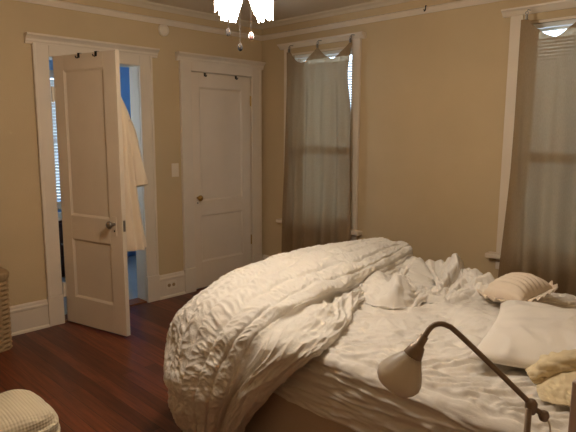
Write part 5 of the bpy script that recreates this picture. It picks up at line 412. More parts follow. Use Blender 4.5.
        [-128,-133,-122,-120,-129,-129,-131,-130,-120,-102,-95,-87,-76,-67,-63,-69,-65,-67,-85,-100,-107,-113,-120,-121,-123,-129,-124,-126,-126,-124,-122,-121,-116,-118,-114,-109,-117,-123,-124,-121,-124,-123,-120,-124,-123,-120,-115,-117,-119,-111,-105,-103,-107,-107,-98,-90,-86,-84,-89,-89,-87,-91,-97,-105,-113,-120,-119,-116,-117,-110,-106,-110,-111,-106,-103,-110,-112,-107,-112,-114,-111,-109,-115,-111,-105,-106,-106,-103,-103,-116,-118,-109,-111,-120,-115,-110],
        [-124,-130,-121,-117,-125,-127,-129,-130,-120,-107,-99,-86,-76,-66,-65,-69,-70,-88,-110,-123,-129,-128,-124,-123,-126,-124,-121,-126,-129,-127,-125,-120,-113,-113,-117,-113,-109,-118,-122,-121,-120,-121,-116,-116,-117,-117,-114,-114,-118,-117,-109,-108,-107,-102,-92,-86,-87,-83,-79,-81,-87,-92,-98,-101,-106,-115,-120,-115,-110,-109,-102,-102,-104,-107,-101,-104,-111,-109,-116,-116,-113,-109,-117,-116,-103,-103,-108,-106,-102,-111,-116,-109,-110,-117,-113,-105],
        [-122,-129,-123,-117,-119,-127,-129,-128,-120,-110,-102,-87,-76,-67,-68,-72,-81,-105,-127,-137,-139,-136,-130,-121,-123,-126,-124,-123,-123,-119,-121,-121,-116,-111,-111,-115,-112,-110,-112,-117,-119,-119,-120,-112,-108,-113,-117,-117,-118,-116,-111,-110,-101,-92,-92,-85,-82,-82,-79,-79,-81,-87,-92,-101,-107,-108,-112,-112,-106,-104,-100,-102,-99,-104,-100,-101,-111,-112,-116,-114,-111,-110,-115,-121,-109,-105,-105,-101,-99,-108,-110,-109,-114,-113,-112,-106],
        [-121,-128,-126,-118,-114,-124,-126,-126,-119,-111,-103,-88,-80,-72,-72,-76,-91,-112,-133,-141,-137,-131,-128,-122,-119,-123,-128,-122,-114,-109,-113,-117,-119,-116,-112,-110,-115,-111,-107,-112,-117,-119,-116,-109,-107,-105,-114,-117,-115,-114,-109,-103,-92,-86,-90,-85,-74,-73,-78,-82,-80,-84,-89,-93,-102,-107,-108,-109,-106,-106,-103,-101,-96,-102,-104,-99,-107,-114,-113,-109,-105,-111,-115,-121,-114,-110,-108,-102,-94,-99,-103,-103,-113,-112,-108,-108],
        [-121,-128,-128,-119,-109,-120,-123,-123,-118,-113,-103,-90,-85,-76,-74,-80,-92,-109,-128,-140,-140,-133,-124,-120,-120,-122,-125,-115,-105,-109,-113,-112,-112,-112,-112,-106,-111,-111,-108,-114,-117,-120,-115,-108,-107,-106,-107,-115,-113,-111,-104,-94,-93,-88,-81,-79,-78,-73,-71,-76,-78,-78,-87,-91,-93,-100,-103,-106,-108,-106,-101,-98,-96,-97,-106,-106,-105,-114,-111,-104,-103,-110,-111,-116,-110,-107,-104,-100,-94,-92,-96,-101,-107,-108,-110,-108],
        [-122,-128,-130,-120,-109,-120,-121,-120,-115,-109,-103,-92,-84,-75,-75,-84,-93,-107,-122,-131,-134,-132,-124,-118,-114,-116,-116,-110,-103,-106,-112,-112,-105,-103,-108,-103,-108,-108,-102,-108,-117,-115,-114,-110,-107,-110,-108,-109,-112,-106,-97,-94,-96,-90,-76,-72,-72,-69,-67,-73,-73,-74,-82,-90,-90,-91,-97,-99,-104,-104,-98,-96,-99,-99,-99,-106,-105,-113,-113,-101,-96,-108,-113,-117,-113,-104,-104,-94,-90,-92,-91,-99,-109,-103,-108,-118],
        [-121,-127,-131,-121,-112,-123,-122,-117,-112,-104,-99,-91,-83,-73,-77,-86,-94,-105,-116,-129,-126,-118,-118,-120,-113,-113,-106,-101,-103,-104,-103,-105,-104,-101,-108,-104,-102,-104,-104,-106,-111,-113,-110,-106,-107,-113,-114,-108,-106,-106,-100,-92,-90,-81,-76,-75,-71,-67,-66,-71,-73,-78,-85,-85,-83,-87,-94,-99,-104,-105,-103,-102,-99,-102,-98,-100,-104,-106,-108,-99,-91,-99,-106,-113,-112,-105,-105,-96,-84,-87,-87,-92,-105,-103,-106,-118],
        [-118,-125,-132,-122,-112,-124,-126,-114,-106,-99,-95,-84,-75,-70,-74,-82,-92,-104,-115,-126,-121,-117,-117,-115,-109,-113,-109,-97,-98,-102,-96,-99,-102,-99,-105,-102,-98,-97,-103,-110,-113,-112,-110,-106,-100,-105,-115,-114,-105,-100,-100,-92,-80,-70,-68,-67,-72,-72,-68,-65,-69,-73,-83,-85,-84,-85,-91,-92,-99,-98,-96,-100,-102,-99,-102,-101,-105,-104,-104,-93,-86,-97,-105,-106,-109,-99,-96,-96,-86,-82,-81,-87,-99,-96,-107,-116],
        [-111,-121,-131,-121,-111,-123,-126,-116,-104,-92,-88,-77,-67,-65,-72,-79,-89,-98,-113,-118,-111,-118,-121,-113,-105,-106,-110,-100,-92,-97,-98,-101,-98,-94,-98,-94,-99,-101,-98,-101,-108,-110,-104,-103,-99,-97,-107,-113,-108,-97,-93,-87,-77,-73,-66,-65,-70,-66,-62,-62,-60,-64,-74,-78,-82,-82,-88,-88,-93,-98,-91,-92,-99,-97,-97,-100,-99,-102,-100,-91,-81,-91,-98,-101,-107,-98,-90,-87,-82,-83,-75,-78,-91,-92,-104,-117],
        [-104,-117,-128,-118,-110,-123,-123,-116,-106,-92,-79,-69,-68,-67,-69,-81,-92,-102,-113,-116,-105,-112,-120,-115,-103,-102,-106,-97,-89,-92,-97,-98,-90,-88,-95,-92,-92,-99,-98,-95,-100,-106,-106,-99,-99,-98,-99,-108,-107,-101,-97,-83,-75,-75,-67,-64,-66,-62,-55,-56,-56,-58,-70,-73,-77,-83,-85,-89,-93,-100,-95,-89,-94,-97,-91,-95,-93,-96,-95,-88,-78,-84,-90,-90,-98,-96,-91,-84,-75,-82,-75,-74,-84,-89,-100,-111],
        [-97,-112,-125,-115,-108,-121,-120,-113,-103,-89,-73,-62,-66,-64,-65,-79,-94,-107,-115,-121,-110,-105,-112,-114,-106,-104,-103,-94,-89,-94,-94,-93,-85,-90,-96,-97,-92,-92,-96,-98,-99,-104,-105,-100,-91,-94,-95,-99,-101,-102,-98,-86,-71,-68,-71,-61,-55,-59,-58,-52,-50,-54,-63,-70,-80,-86,-86,-89,-95,-98,-96,-91,-92,-100,-91,-88,-92,-87,-89,-82,-69,-75,-88,-89,-89,-82,-85,-86,-77,-80,-73,-73,-85,-87,-97,-106],
        [-89,-106,-120,-112,-105,-117,-115,-107,-102,-87,-65,-57,-62,-59,-66,-78,-91,-101,-107,-121,-116,-106,-107,-108,-106,-107,-101,-92,-92,-98,-91,-87,-78,-83,-87,-88,-90,-95,-95,-98,-99,-101,-99,-89,-82,-88,-96,-96,-92,-95,-91,-81,-69,-64,-66,-62,-52,-51,-51,-52,-53,-55,-58,-65,-77,-85,-89,-89,-89,-90,-87,-90,-89,-95,-91,-82,-87,-83,-79,-80,-64,-63,-78,-83,-86,-73,-72,-81,-71,-72,-68,-70,-83,-89,-92,-102],
        [-81,-99,-115,-106,-101,-112,-108,-97,-97,-86,-62,-55,-58,-56,-66,-82,-96,-97,-99,-115,-110,-106,-111,-110,-105,-103,-97,-86,-91,-97,-85,-82,-73,-69,-72,-74,-81,-95,-100,-95,-97,-100,-91,-77,-71,-75,-85,-96,-90,-85,-81,-69,-65,-66,-60,-59,-54,-48,-42,-44,-54,-54,-57,-64,-72,-81,-92,-93,-90,-86,-79,-80,-84,-89,-92,-82,-82,-80,-71,-75,-65,-53,-68,-75,-77,-72,-67,-75,-72,-73,-66,-69,-80,-85,-86,-96],
        [-74,-94,-111,-101,-96,-107,-100,-87,-89,-82,-60,-54,-56,-57,-64,-80,-98,-99,-99,-110,-100,-97,-106,-112,-109,-98,-87,-80,-89,-91,-79,-77,-73,-69,-69,-70,-73,-84,-96,-93,-90,-94,-83,-73,-68,-70,-77,-92,-93,-81,-76,-63,-58,-58,-54,-54,-56,-49,-41,-38,-48,-48,-53,-63,-69,-73,-85,-93,-88,-84,-81,-77,-76,-83,-88,-81,-79,-74,-68,-67,-66,-49,-58,-72,-69,-64,-66,-69,-70,-74,-72,-72,-79,-81,-80,-87],
        [-66,-88,-104,-94,-91,-101,-91,-78,-81,-75,-56,-54,-57,-56,-62,-80,-94,-93,-96,-101,-91,-91,-99,-100,-104,-95,-79,-74,-84,-85,-77,-70,-65,-70,-73,-75,-77,-76,-84,-91,-89,-82,-70,-64,-62,-58,-70,-84,-90,-86,-80,-67,-61,-57,-48,-49,-51,-45,-41,-39,-43,-45,-55,-58,-63,-72,-80,-88,-85,-77,-74,-78,-79,-84,-85,-80,-77,-68,-62,-60,-64,-47,-50,-67,-70,-57,-56,-62,-68,-70,-69,-77,-76,-72,-73,-82],
        [-57,-79,-95,-87,-85,-93,-81,-70,-73,-69,-53,-54,-56,-50,-59,-79,-85,-77,-87,-83,-76,-86,-95,-92,-88,-84,-75,-74,-79,-82,-71,-65,-62,-65,-68,-71,-72,-73,-80,-87,-86,-77,-63,-60,-57,-52,-57,-76,-82,-84,-80,-62,-58,-55,-50,-49,-42,-36,-36,-40,-41,-40,-49,-60,-65,-72,-80,-83,-85,-80,-72,-69,-76,-84,-82,-73,-71,-67,-55,-51,-60,-46,-41,-54,-63,-58,-55,-55,-61,-74,-66,-74,-77,-67,-65,-74],
        [-49,-69,-85,-77,-77,-84,-71,-63,-66,-63,-49,-53,-51,-44,-57,-74,-70,-66,-77,-66,-67,-75,-83,-86,-82,-74,-68,-75,-78,-78,-63,-57,-60,-63,-65,-64,-62,-66,-76,-81,-75,-67,-56,-50,-54,-51,-47,-62,-79,-77,-74,-59,-48,-45,-46,-49,-41,-34,-35,-38,-42,-37,-43,-56,-66,-69,-77,-80,-80,-74,-73,-67,-64,-74,-78,-65,-59,-63,-52,-46,-54,-46,-37,-47,-52,-46,-48,-54,-58,-70,-69,-71,-71,-66,-59,-67],
        [-42,-60,-75,-68,-68,-74,-62,-57,-59,-58,-47,-51,-46,-40,-54,-64,-54,-57,-63,-54,-61,-61,-67,-71,-73,-70,-62,-71,-72,-67,-54,-50,-53,-56,-57,-56,-57,-60,-62,-66,-63,-56,-53,-41,-44,-40,-36,-45,-62,-68,-58,-50,-40,-35,-38,-41,-38,-31,-31,-37,-39,-35,-41,-50,-57,-59,-71,-76,-76,-66,-68,-67,-57,-62,-70,-66,-54,-55,-48,-42,-48,-46,-31,-42,-51,-39,-37,-43,-53,-60,-63,-70,-60,-58,-52,-59],
        [-37,-53,-66,-57,-57,-62,-52,-49,-50,-53,-43,-45,-40,-35,-46,-50,-40,-46,-49,-46,-51,-45,-51,-51,-51,-54,-53,-62,-62,-52,-41,-40,-43,-44,-40,-40,-42,-44,-45,-49,-48,-45,-47,-37,-37,-33,-30,-36,-44,-48,-42,-37,-31,-26,-25,-26,-31,-30,-27,-33,-35,-30,-34,-41,-46,-48,-60,-68,-65,-58,-62,-58,-49,-53,-59,-62,-51,-45,-41,-36,-37,-44,-30,-30,-37,-30,-32,-32,-40,-50,-48,-55,-46,-46,-47,-52],
        [-32,-44,-55,-45,-42,-45,-40,-37,-38,-43,-34,-33,-30,-29,-35,-35,-27,-31,-35,-38,-34,-27,-36,-37,-35,-36,-44,-52,-48,-41,-34,-31,-36,-36,-32,-31,-31,-32,-33,-35,-37,-37,-34,-30,-34,-30,-27,-31,-36,-39,-40,-33,-25,-24,-20,-20,-23,-24,-26,-29,-30,-28,-29,-31,-37,-38,-46,-53,-49,-45,-49,-42,-36,-42,-45,-45,-38,-37,-36,-33,-29,-36,-30,-23,-30,-28,-29,-24,-28,-36,-29,-30,-26,-29,-37,-48],
        [-25,-31,-39,-31,-26,-28,-27,-26,-27,-31,-25,-20,-21,-25,-25,-21,-17,-21,-27,-29,-21,-20,-25,-24,-26,-27,-30,-39,-37,-31,-25,-25,-28,-28,-27,-25,-25,-26,-27,-29,-34,-31,-23,-23,-27,-29,-25,-26,-29,-32,-33,-30,-24,-24,-26,-20,-20,-23,-24,-24,-25,-25,-28,-28,-31,-32,-31,-33,-31,-30,-32,-29,-29,-31,-27,-28,-30,-29,-27,-27,-23,-22,-22,-19,-28,-27,-26,-21,-19,-26,-21,-17,-17,-21,-26,-36],
        [-20,-18,-21,-19,-18,-18,-17,-19,-21,-22,-21,-15,-17,-21,-21,-19,-15,-17,-20,-19,-18,-19,-19,-18,-19,-18,-16,-21,-15,-16,-18,-19,-18,-17,-17,-17,-18,-19,-19,-20,-26,-22,-17,-19,-19,-18,-18,-20,-21,-23,-25,-24,-22,-21,-21,-11,-13,-19,-20,-19,-17,-18,-20,-18,-21,-23,-23,-24,-21,-23,-25,-20,-18,-21,-18,-21,-22,-19,-17,-18,-17,-17,-17,-17,-22,-21,-24,-22,-17,-17,-20,-18,-17,-17,-18,-18],
        [-5,-4,-4,-5,-4,-3,-3,-4,-4,-5,-5,-4,-3,-4,-6,-6,-4,-4,-4,-5,-5,-5,-4,-4,-3,-3,-2,-3,-1,-2,-4,-4,-3,-3,-3,-3,-4,-4,-4,-3,-5,-5,-4,-4,-4,-3,-3,-4,-4,-4,-6,-6,-6,-5,-4,-1,-1,-4,-4,-4,-3,-3,-3,-2,-3,-4,-5,-5,-5,-5,-5,-5,-3,-4,-3,-4,-5,-4,-3,-3,-4,-4,-4,-4,-7,-5,-6,-7,-6,-4,-5,-6,-5,-4,-4,-3],
    ],
    'comforter_fold': [
        [-2,-2,0,3,4,4,2,-1,1,4,4,1,0,1,3,4,4,6,7,7,7,8,8,6,5,4,2,-3,-4,-3,-1,2,2,2,2,3,3,3,3,3,4,3,1,1,1,1,0,-2,-2,-2,-2,0,-1,-3,-1,0,0,1,3,5,6,6,6,6],
        [-1,-4,-2,2,3,8,9,4,6,14,15,13,13,17,19,20,22,23,25,26,26,26,26,25,22,19,13,5,-1,-3,-3,1,1,1,-1,-2,-3,-2,1,4,10,10,6,3,5,-1,-13,-16,-6,-4,-13,-22,-27,-23,-15,-11,-12,-9,-2,-1,-1,3,6,6],
        [0,-3,1,3,1,5,14,14,14,21,26,26,31,33,35,39,43,45,46,46,47,46,46,45,44,39,31,22,14,7,0,-2,-3,-2,-1,-1,-2,-3,0,8,12,10,7,0,6,0,-21,-7,23,29,18,2,-10,-9,-4,-6,-12,-8,1,-2,-10,-8,0,3],
        [1,-1,7,11,7,4,12,20,22,30,36,34,37,40,41,45,52,53,49,46,44,44,44,46,47,48,46,42,35,27,18,9,2,-2,-4,-2,1,0,2,10,9,5,3,-5,-3,5,-11,2,31,37,31,26,16,12,14,10,0,1,7,3,-4,-7,-2,2],
        [1,-2,7,10,9,9,10,15,19,30,41,42,39,42,44,46,50,47,37,29,24,21,21,23,27,33,38,41,42,40,36,28,19,10,3,-2,-2,-5,-3,5,4,1,2,-8,-16,-6,-4,-5,11,27,35,37,30,20,15,15,9,6,7,6,6,5,4,3],
        [2,-1,3,0,1,8,12,11,15,27,40,44,42,43,43,43,42,40,34,25,15,8,5,2,1,5,12,20,25,29,33,34,31,23,15,8,5,0,-4,0,-2,-6,-8,-12,-19,-23,-20,-16,-10,-2,-2,-7,-11,-8,10,10,12,10,9,7,8,11,7,2],
        [2,2,0,-3,-3,0,9,16,23,32,39,38,37,38,36,32,30,29,28,24,15,7,3,-2,-9,-13,-10,-2,4,9,15,20,25,26,22,18,15,10,6,3,-3,-10,-13,-13,-13,-18,-21,-19,-9,0,-6,-15,-18,-14,-5,-2,-4,-5,-5,-6,-5,-7,-5,-1],
        [2,3,-1,1,3,0,5,16,27,33,33,29,27,26,24,22,21,21,19,16,13,8,3,0,-5,-11,-16,-14,-6,-3,-1,3,7,9,12,16,18,17,13,5,-2,-9,-10,-7,-6,-9,-8,-8,-9,-7,-8,-2,4,2,2,3,1,-3,-4,-5,-6,-6,-2,1],
        [-2,-2,2,6,5,2,4,14,23,25,24,21,12,6,4,3,5,10,10,7,6,5,6,4,1,-3,-9,-14,-13,-11,-13,-12,-11,-13,-10,-1,12,21,21,13,5,-4,-7,0,7,9,7,2,-4,-7,-10,-6,5,14,19,18,12,3,-4,-1,-1,-5,-3,1],
        [-2,2,6,4,-1,-1,6,17,21,19,17,9,-2,-8,-10,-8,-3,4,8,6,5,5,5,4,2,1,-1,-5,-9,-10,-11,-12,-14,-18,-20,-15,-2,13,18,10,0,-9,-10,-4,3,9,9,-1,-9,-10,-14,-19,-15,-4,10,16,12,9,5,7,7,0,-1,3],
        [1,5,2,-1,-2,1,10,21,23,17,7,-3,-8,-8,-6,-4,-4,-3,-1,2,4,2,0,-2,-2,-2,-2,-2,-3,-4,-5,-8,-14,-20,-21,-17,-7,3,3,-1,-5,-13,-14,-7,-4,-3,-4,-11,-20,-24,-25,-29,-26,-14,0,6,4,6,8,6,2,-2,-1,4],
        [1,0,-1,0,1,7,20,26,20,7,-4,-6,-3,0,-1,-6,-9,-10,-10,-6,-4,-7,-8,-8,-7,-7,-8,-8,-7,-6,-5,-5,-9,-16,-22,-20,-11,-6,-9,-9,-5,-11,-22,-16,-7,-5,-4,-8,-18,-24,-27,-30,-29,-18,-6,2,4,5,6,6,2,-3,-3,4],
        [3,4,2,0,6,20,27,24,11,-1,-2,2,4,2,-3,-6,-7,-8,-8,-8,-9,-11,-12,-11,-10,-8,-8,-7,-8,-9,-9,-10,-11,-12,-17,-18,-12,-10,-14,-14,-8,-7,-23,-23,-8,0,3,-1,-11,-19,-23,-17,-19,-27,-19,-7,-1,4,7,8,8,3,0,1],
        [1,0,1,9,23,30,27,17,8,7,10,9,3,-4,-7,-7,-7,-7,-7,-7,-7,-7,-8,-7,-6,-4,-4,-5,-5,-6,-7,-10,-13,-17,-21,-22,-17,-12,-13,-14,-11,-12,-24,-21,-2,8,8,5,-3,-16,-17,-2,0,-18,-29,-20,-11,-3,3,4,5,4,0,-2],
        [-1,4,15,28,37,37,27,18,18,19,14,7,0,-6,-6,-7,-8,-7,-6,-6,-5,-6,-7,-7,-6,-6,-6,-6,-7,-8,-8,-9,-12,-17,-25,-29,-27,-22,-18,-21,-22,-24,-33,-27,-13,-4,1,6,0,-16,-17,-2,4,-13,-30,-26,-14,-5,3,4,2,2,2,0],
        [3,13,26,37,43,38,29,27,29,24,11,1,-3,-4,-5,-6,-5,-4,-5,-6,-7,-9,-10,-10,-8,-7,-6,-7,-8,-9,-9,-11,-13,-17,-25,-30,-31,-31,-30,-34,-39,-42,-46,-38,-26,-15,-3,7,7,-9,-21,-8,4,-13,-30,-20,-8,2,6,6,-2,-5,1,4],
        [7,17,28,37,42,39,36,35,31,26,15,5,3,2,0,-2,-4,-5,-6,-5,-7,-9,-10,-9,-7,-6,-5,-5,-6,-5,-6,-7,-10,-17,-25,-30,-30,-32,-32,-34,-41,-46,-46,-32,-18,-9,-1,3,5,-5,-19,-7,7,-5,-29,-23,-10,0,6,3,-5,-4,3,5],
        [8,17,23,27,30,36,39,34,28,27,18,8,6,5,1,-4,-7,-8,-8,-8,-7,-7,-7,-6,-5,-3,-3,-5,-6,-6,-7,-7,-8,-13,-20,-21,-20,-21,-19,-21,-29,-35,-29,-14,-2,1,1,-2,-4,-8,-14,-10,4,-6,-28,-19,-4,3,4,-1,-7,-4,3,4],
        [2,7,13,18,27,34,34,32,30,22,8,0,1,4,-1,-6,-7,-7,-7,-7,-7,-8,-9,-9,-7,-6,-6,-7,-8,-8,-7,-8,-11,-17,-22,-18,-10,-7,-7,-9,-13,-22,-15,1,8,8,3,-2,-3,-1,0,-3,-6,-15,-23,-6,9,12,8,3,-3,-5,0,2],
        [-2,5,13,21,29,34,38,36,25,10,-1,-3,1,4,-1,-3,-2,-2,-4,-6,-9,-9,-9,-8,-7,-5,-4,-4,-4,-4,-6,-9,-13,-19,-22,-19,-12,-9,-10,-11,-7,-13,-15,-4,3,7,5,-1,-2,4,9,0,-13,-16,-17,-7,8,12,7,3,-2,-7,-5,-1],
        [2,11,20,28,37,44,43,30,14,2,-1,4,6,1,-2,-4,-4,-3,-6,-8,-9,-9,-8,-7,-6,-4,-2,-2,-3,-7,-9,-11,-12,-13,-15,-18,-19,-18,-19,-19,-17,-18,-23,-19,-6,9,14,3,-5,1,9,0,-16,-16,-16,-16,1,11,5,-1,-4,-10,-12,-4],
        [5,17,29,40,49,50,38,21,11,6,7,13,13,5,0,-2,-4,-6,-6,-6,-6,-8,-9,-8,-8,-7,-5,-3,-5,-6,-6,-6,-3,-4,-13,-19,-19,-16,-18,-17,-13,-15,-18,-10,0,9,15,8,-3,1,12,12,-11,-22,-18,-17,3,17,13,5,0,-8,-8,-2],
        [6,19,35,48,52,46,35,28,25,22,21,20,13,4,0,-2,-5,-6,-6,-6,-6,-8,-8,-8,-7,-6,-2,1,2,1,1,3,1,-6,-13,-12,-9,-4,-1,1,2,0,-4,-1,-5,-2,9,9,5,5,12,14,-3,-18,-20,-16,4,20,19,10,2,-5,-3,1],
        [6,22,40,51,52,50,48,48,43,36,27,17,6,-2,-4,-5,-7,-7,-7,-7,-7,-9,-8,-3,-2,1,3,3,1,2,4,4,-1,-10,-15,-10,-5,7,17,17,11,2,-5,-3,-13,-17,0,4,9,11,8,4,0,-3,-15,-18,3,17,16,9,1,-6,-6,0],
        [4,16,31,42,47,53,58,58,49,36,22,13,4,-3,-7,-6,-4,-4,-6,-7,-8,-8,-4,0,0,-1,-2,-2,0,2,3,4,3,-3,-11,-12,-2,15,21,18,10,-3,-9,-2,-12,-21,2,2,2,10,5,-4,-7,-6,-13,-16,6,17,10,2,-2,-8,-10,-3],
        [3,14,28,41,51,60,62,58,48,33,18,10,5,-2,-7,-5,-4,-4,-5,-5,-6,-5,-4,-5,-6,-7,-6,-2,-1,-1,4,8,4,-3,-10,-8,8,22,24,18,9,-4,-11,-4,-12,-22,1,6,-2,4,9,3,-2,-9,-16,-14,6,13,5,-3,-6,-8,-11,-5],
        [4,19,36,50,60,64,62,56,46,33,19,8,2,-4,-6,-5,-6,-5,-3,-4,-4,-5,-7,-5,-6,-8,-5,-3,-5,-1,9,9,0,-9,-12,0,19,26,24,19,10,-1,-8,-8,-18,-23,-6,0,-9,-5,3,6,4,-3,-11,-14,0,9,7,0,-5,-11,-15,-7],
        [3,18,36,51,60,63,61,54,45,33,21,11,3,-2,-5,-5,-4,-3,-5,-5,-4,-6,-5,-4,-7,-7,-6,-6,-4,5,12,5,-6,-10,-3,13,23,22,16,13,8,-3,-12,-19,-26,-23,-17,-20,-19,-13,-7,-1,6,4,-7,-15,-5,5,9,2,-6,-9,-12,-6],
        [0,16,35,51,61,64,60,51,40,29,22,15,8,1,-3,-2,-2,-4,-6,-4,-4,-7,-5,-4,-6,-7,-6,-5,2,12,11,-2,-7,-2,11,21,22,14,5,2,4,-2,-14,-28,-34,-22,-13,-21,-22,-12,-2,9,13,9,-5,-17,-9,1,8,8,1,1,1,-2],
        [0,14,31,46,60,64,56,45,31,21,16,14,8,-1,-4,-3,-4,-5,-3,-4,-7,-8,-5,-4,-6,-7,-5,2,10,13,7,-2,0,12,21,22,15,7,-1,-4,1,3,-7,-21,-31,-26,-14,-17,-21,-12,1,12,12,5,-9,-22,-14,-2,6,11,8,5,3,-1],
        [3,19,35,46,56,60,49,37,29,19,10,8,3,-3,-5,-5,-4,-2,-2,-5,-7,-6,-6,-7,-8,-5,2,9,8,2,-1,-1,7,21,25,18,10,3,-2,-2,5,9,0,-10,-16,-18,-15,-17,-19,-12,-1,7,5,-3,-14,-25,-15,-1,4,3,-2,-4,-1,0],
        [7,26,47,57,56,53,45,37,32,22,11,5,0,-2,-3,-4,-4,-4,-5,-7,-6,-7,-8,-8,-5,2,6,3,-3,-7,-7,-2,13,23,19,12,10,11,10,8,13,19,10,-5,-12,-12,-16,-22,-22,-12,0,6,-1,-9,-16,-21,-9,3,4,-4,-11,-9,-1,0],
        [9,30,51,64,63,57,53,46,37,28,19,11,6,4,0,-4,-6,-5,-6,-6,-7,-8,-8,-5,1,3,-1,-6,-8,-8,-6,5,18,16,5,0,5,14,22,23,23,30,23,4,-11,-20,-22,-25,-26,-14,-2,-1,-8,-14,-19,-24,-14,-1,-1,-6,-10,-12,-8,-4],
        [6,24,47,65,70,66,61,52,43,32,23,14,8,4,0,-4,-5,-4,-4,-6,-7,-8,-6,-1,-1,-5,-8,-8,-8,-7,0,13,15,5,-3,-4,4,19,32,37,34,33,29,11,-8,-21,-26,-25,-25,-11,-1,-4,-10,-13,-18,-27,-27,-6,3,-1,-5,-10,-10,-3],
        [5,17,39,63,72,70,64,53,40,26,14,5,-1,-3,-4,-3,-2,-3,-6,-7,-6,-4,-1,-3,-7,-8,-8,-8,-8,-3,8,15,9,0,-4,-4,8,22,31,41,45,38,30,13,-9,-17,-19,-21,-16,-1,7,3,-2,-6,-10,-21,-33,-15,3,5,-1,-8,-10,-3],
        [7,18,35,58,73,73,63,48,31,16,6,1,-4,-6,-5,-3,-4,-5,-7,-8,-5,-2,-4,-8,-8,-7,-6,-6,-4,5,13,8,1,-5,-6,-1,9,18,31,47,59,56,43,22,-5,-20,-20,-20,-15,2,11,9,4,-3,-3,-11,-30,-20,-1,7,3,-7,-11,-6],
        [8,22,37,53,71,75,60,40,23,11,3,-1,-4,-5,-3,-5,-7,-7,-8,-7,-5,-5,-8,-8,-7,-6,-7,-5,2,9,6,-2,-5,-5,-4,-2,4,19,39,56,69,70,52,26,-1,-20,-27,-25,-20,-7,6,12,6,-3,-5,-12,-29,-18,3,9,3,-5,-10,-7],
        [2,18,38,52,66,73,58,38,22,10,3,-3,-6,-7,-6,-7,-8,-8,-7,-5,-5,-8,-8,-6,-7,-7,-6,1,7,4,-3,-5,-4,-3,-5,-7,6,28,49,65,75,75,53,21,-2,-15,-24,-26,-20,-12,-6,2,5,0,-7,-15,-26,-11,8,11,5,-3,-8,-4],
        [-2,8,30,50,64,70,56,38,22,10,4,-2,-6,-7,-7,-7,-7,-7,-4,-4,-6,-7,-5,-5,-8,-7,-1,6,4,-3,-5,-2,-4,-6,-9,-5,16,41,58,69,76,73,47,16,-4,-11,-15,-20,-19,-10,-10,-14,-10,-3,-4,-12,-21,-4,12,11,4,-5,-9,-3],
        [0,3,17,41,60,66,53,33,19,10,5,-1,-5,-6,-6,-6,-6,-4,-3,-5,-6,-3,-4,-7,-7,-4,3,3,-2,-4,-3,-3,-6,-8,-8,5,28,46,57,65,70,65,41,14,-2,-5,-8,-15,-16,-8,-9,-19,-26,-19,-6,-6,-15,-6,10,11,6,-3,-7,-1],
        [1,1,6,27,51,60,45,25,16,12,8,2,-2,-3,-5,-6,-5,-4,-6,-8,-4,-2,-6,-8,-6,0,2,-3,-4,-2,-3,-6,-7,-7,0,15,29,38,46,55,62,55,37,16,5,0,-6,-14,-16,-8,-8,-18,-26,-25,-13,-3,-6,-5,6,11,11,5,1,2],
        [3,2,-1,11,37,52,37,17,14,14,10,4,0,0,-2,-4,-5,-6,-8,-7,-4,-5,-8,-7,-2,0,-3,-6,-4,-2,-5,-6,-5,-1,9,14,19,27,35,45,55,54,40,23,12,2,-7,-13,-14,-7,-8,-16,-23,-22,-11,-3,-8,-6,7,9,5,-1,-2,0],
        [4,2,-2,0,22,42,31,10,6,11,12,6,2,0,-2,-6,-8,-8,-8,-7,-7,-9,-9,-5,0,0,-3,-6,-7,-4,-5,-5,-2,7,7,4,7,16,26,39,51,57,48,29,15,3,-9,-18,-18,-8,-7,-14,-21,-19,-4,0,-11,-12,3,9,4,-4,-6,-4],
        [4,3,-3,-2,10,32,26,5,-3,5,10,6,0,-4,-6,-9,-9,-8,-8,-9,-10,-10,-9,-3,0,-1,-3,-6,-5,-3,-5,-4,4,7,-2,-9,-6,6,21,37,51,58,53,36,17,-1,-16,-24,-19,-7,-4,-8,-15,-13,3,9,-2,-14,-7,0,3,2,-2,-5],
        [2,4,-4,-4,2,23,21,-1,-7,1,7,2,-5,-8,-7,-9,-9,-7,-8,-10,-10,-10,-5,-2,-5,-7,-7,-6,-5,-6,-5,3,7,0,-9,-15,-12,2,20,38,53,62,56,36,10,-8,-18,-19,-12,0,1,-5,-11,-8,6,10,-2,-12,-7,-9,-12,-8,-2,-2],
        [1,5,-4,-5,-1,18,16,-4,-7,2,7,0,-8,-9,-7,-7,-7,-4,-6,-9,-9,-7,-3,-5,-8,-8,-5,-5,-7,-6,2,8,1,-7,-11,-16,-11,3,22,42,58,64,51,24,1,-9,-12,-12,-4,4,1,-4,-8,0,9,5,-10,-11,2,-1,-12,-14,-6,0],
        [0,7,-3,-5,-2,16,13,-5,-4,5,8,-2,-9,-9,-7,-6,-6,-5,-7,-9,-8,-6,-6,-8,-7,-4,-4,-6,-5,2,9,3,-6,-8,-12,-15,-10,5,27,47,58,54,33,9,-2,-6,-9,-7,-1,5,-1,-7,-6,1,8,3,-10,-13,4,11,1,-9,-4,3],
        [0,9,-1,-4,-1,16,13,-7,-4,7,7,-4,-10,-10,-9,-8,-9,-9,-9,-10,-9,-9,-9,-9,-6,-2,-3,-3,1,7,5,-4,-8,-8,-11,-16,-10,10,33,47,47,34,15,3,0,-5,-7,-6,-2,4,-2,-9,-7,-6,3,6,-6,-18,-3,10,4,-8,-4,3],
        [0,9,2,-1,2,17,13,-8,-7,6,7,-5,-10,-11,-11,-10,-10,-10,-10,-11,-11,-12,-11,-10,-7,-1,1,1,3,4,-2,-6,-7,-7,-11,-16,-5,18,34,36,28,16,6,3,-1,-6,-7,-8,-2,5,-3,-10,-7,-7,1,9,-2,-17,-7,5,3,-10,-7,2],
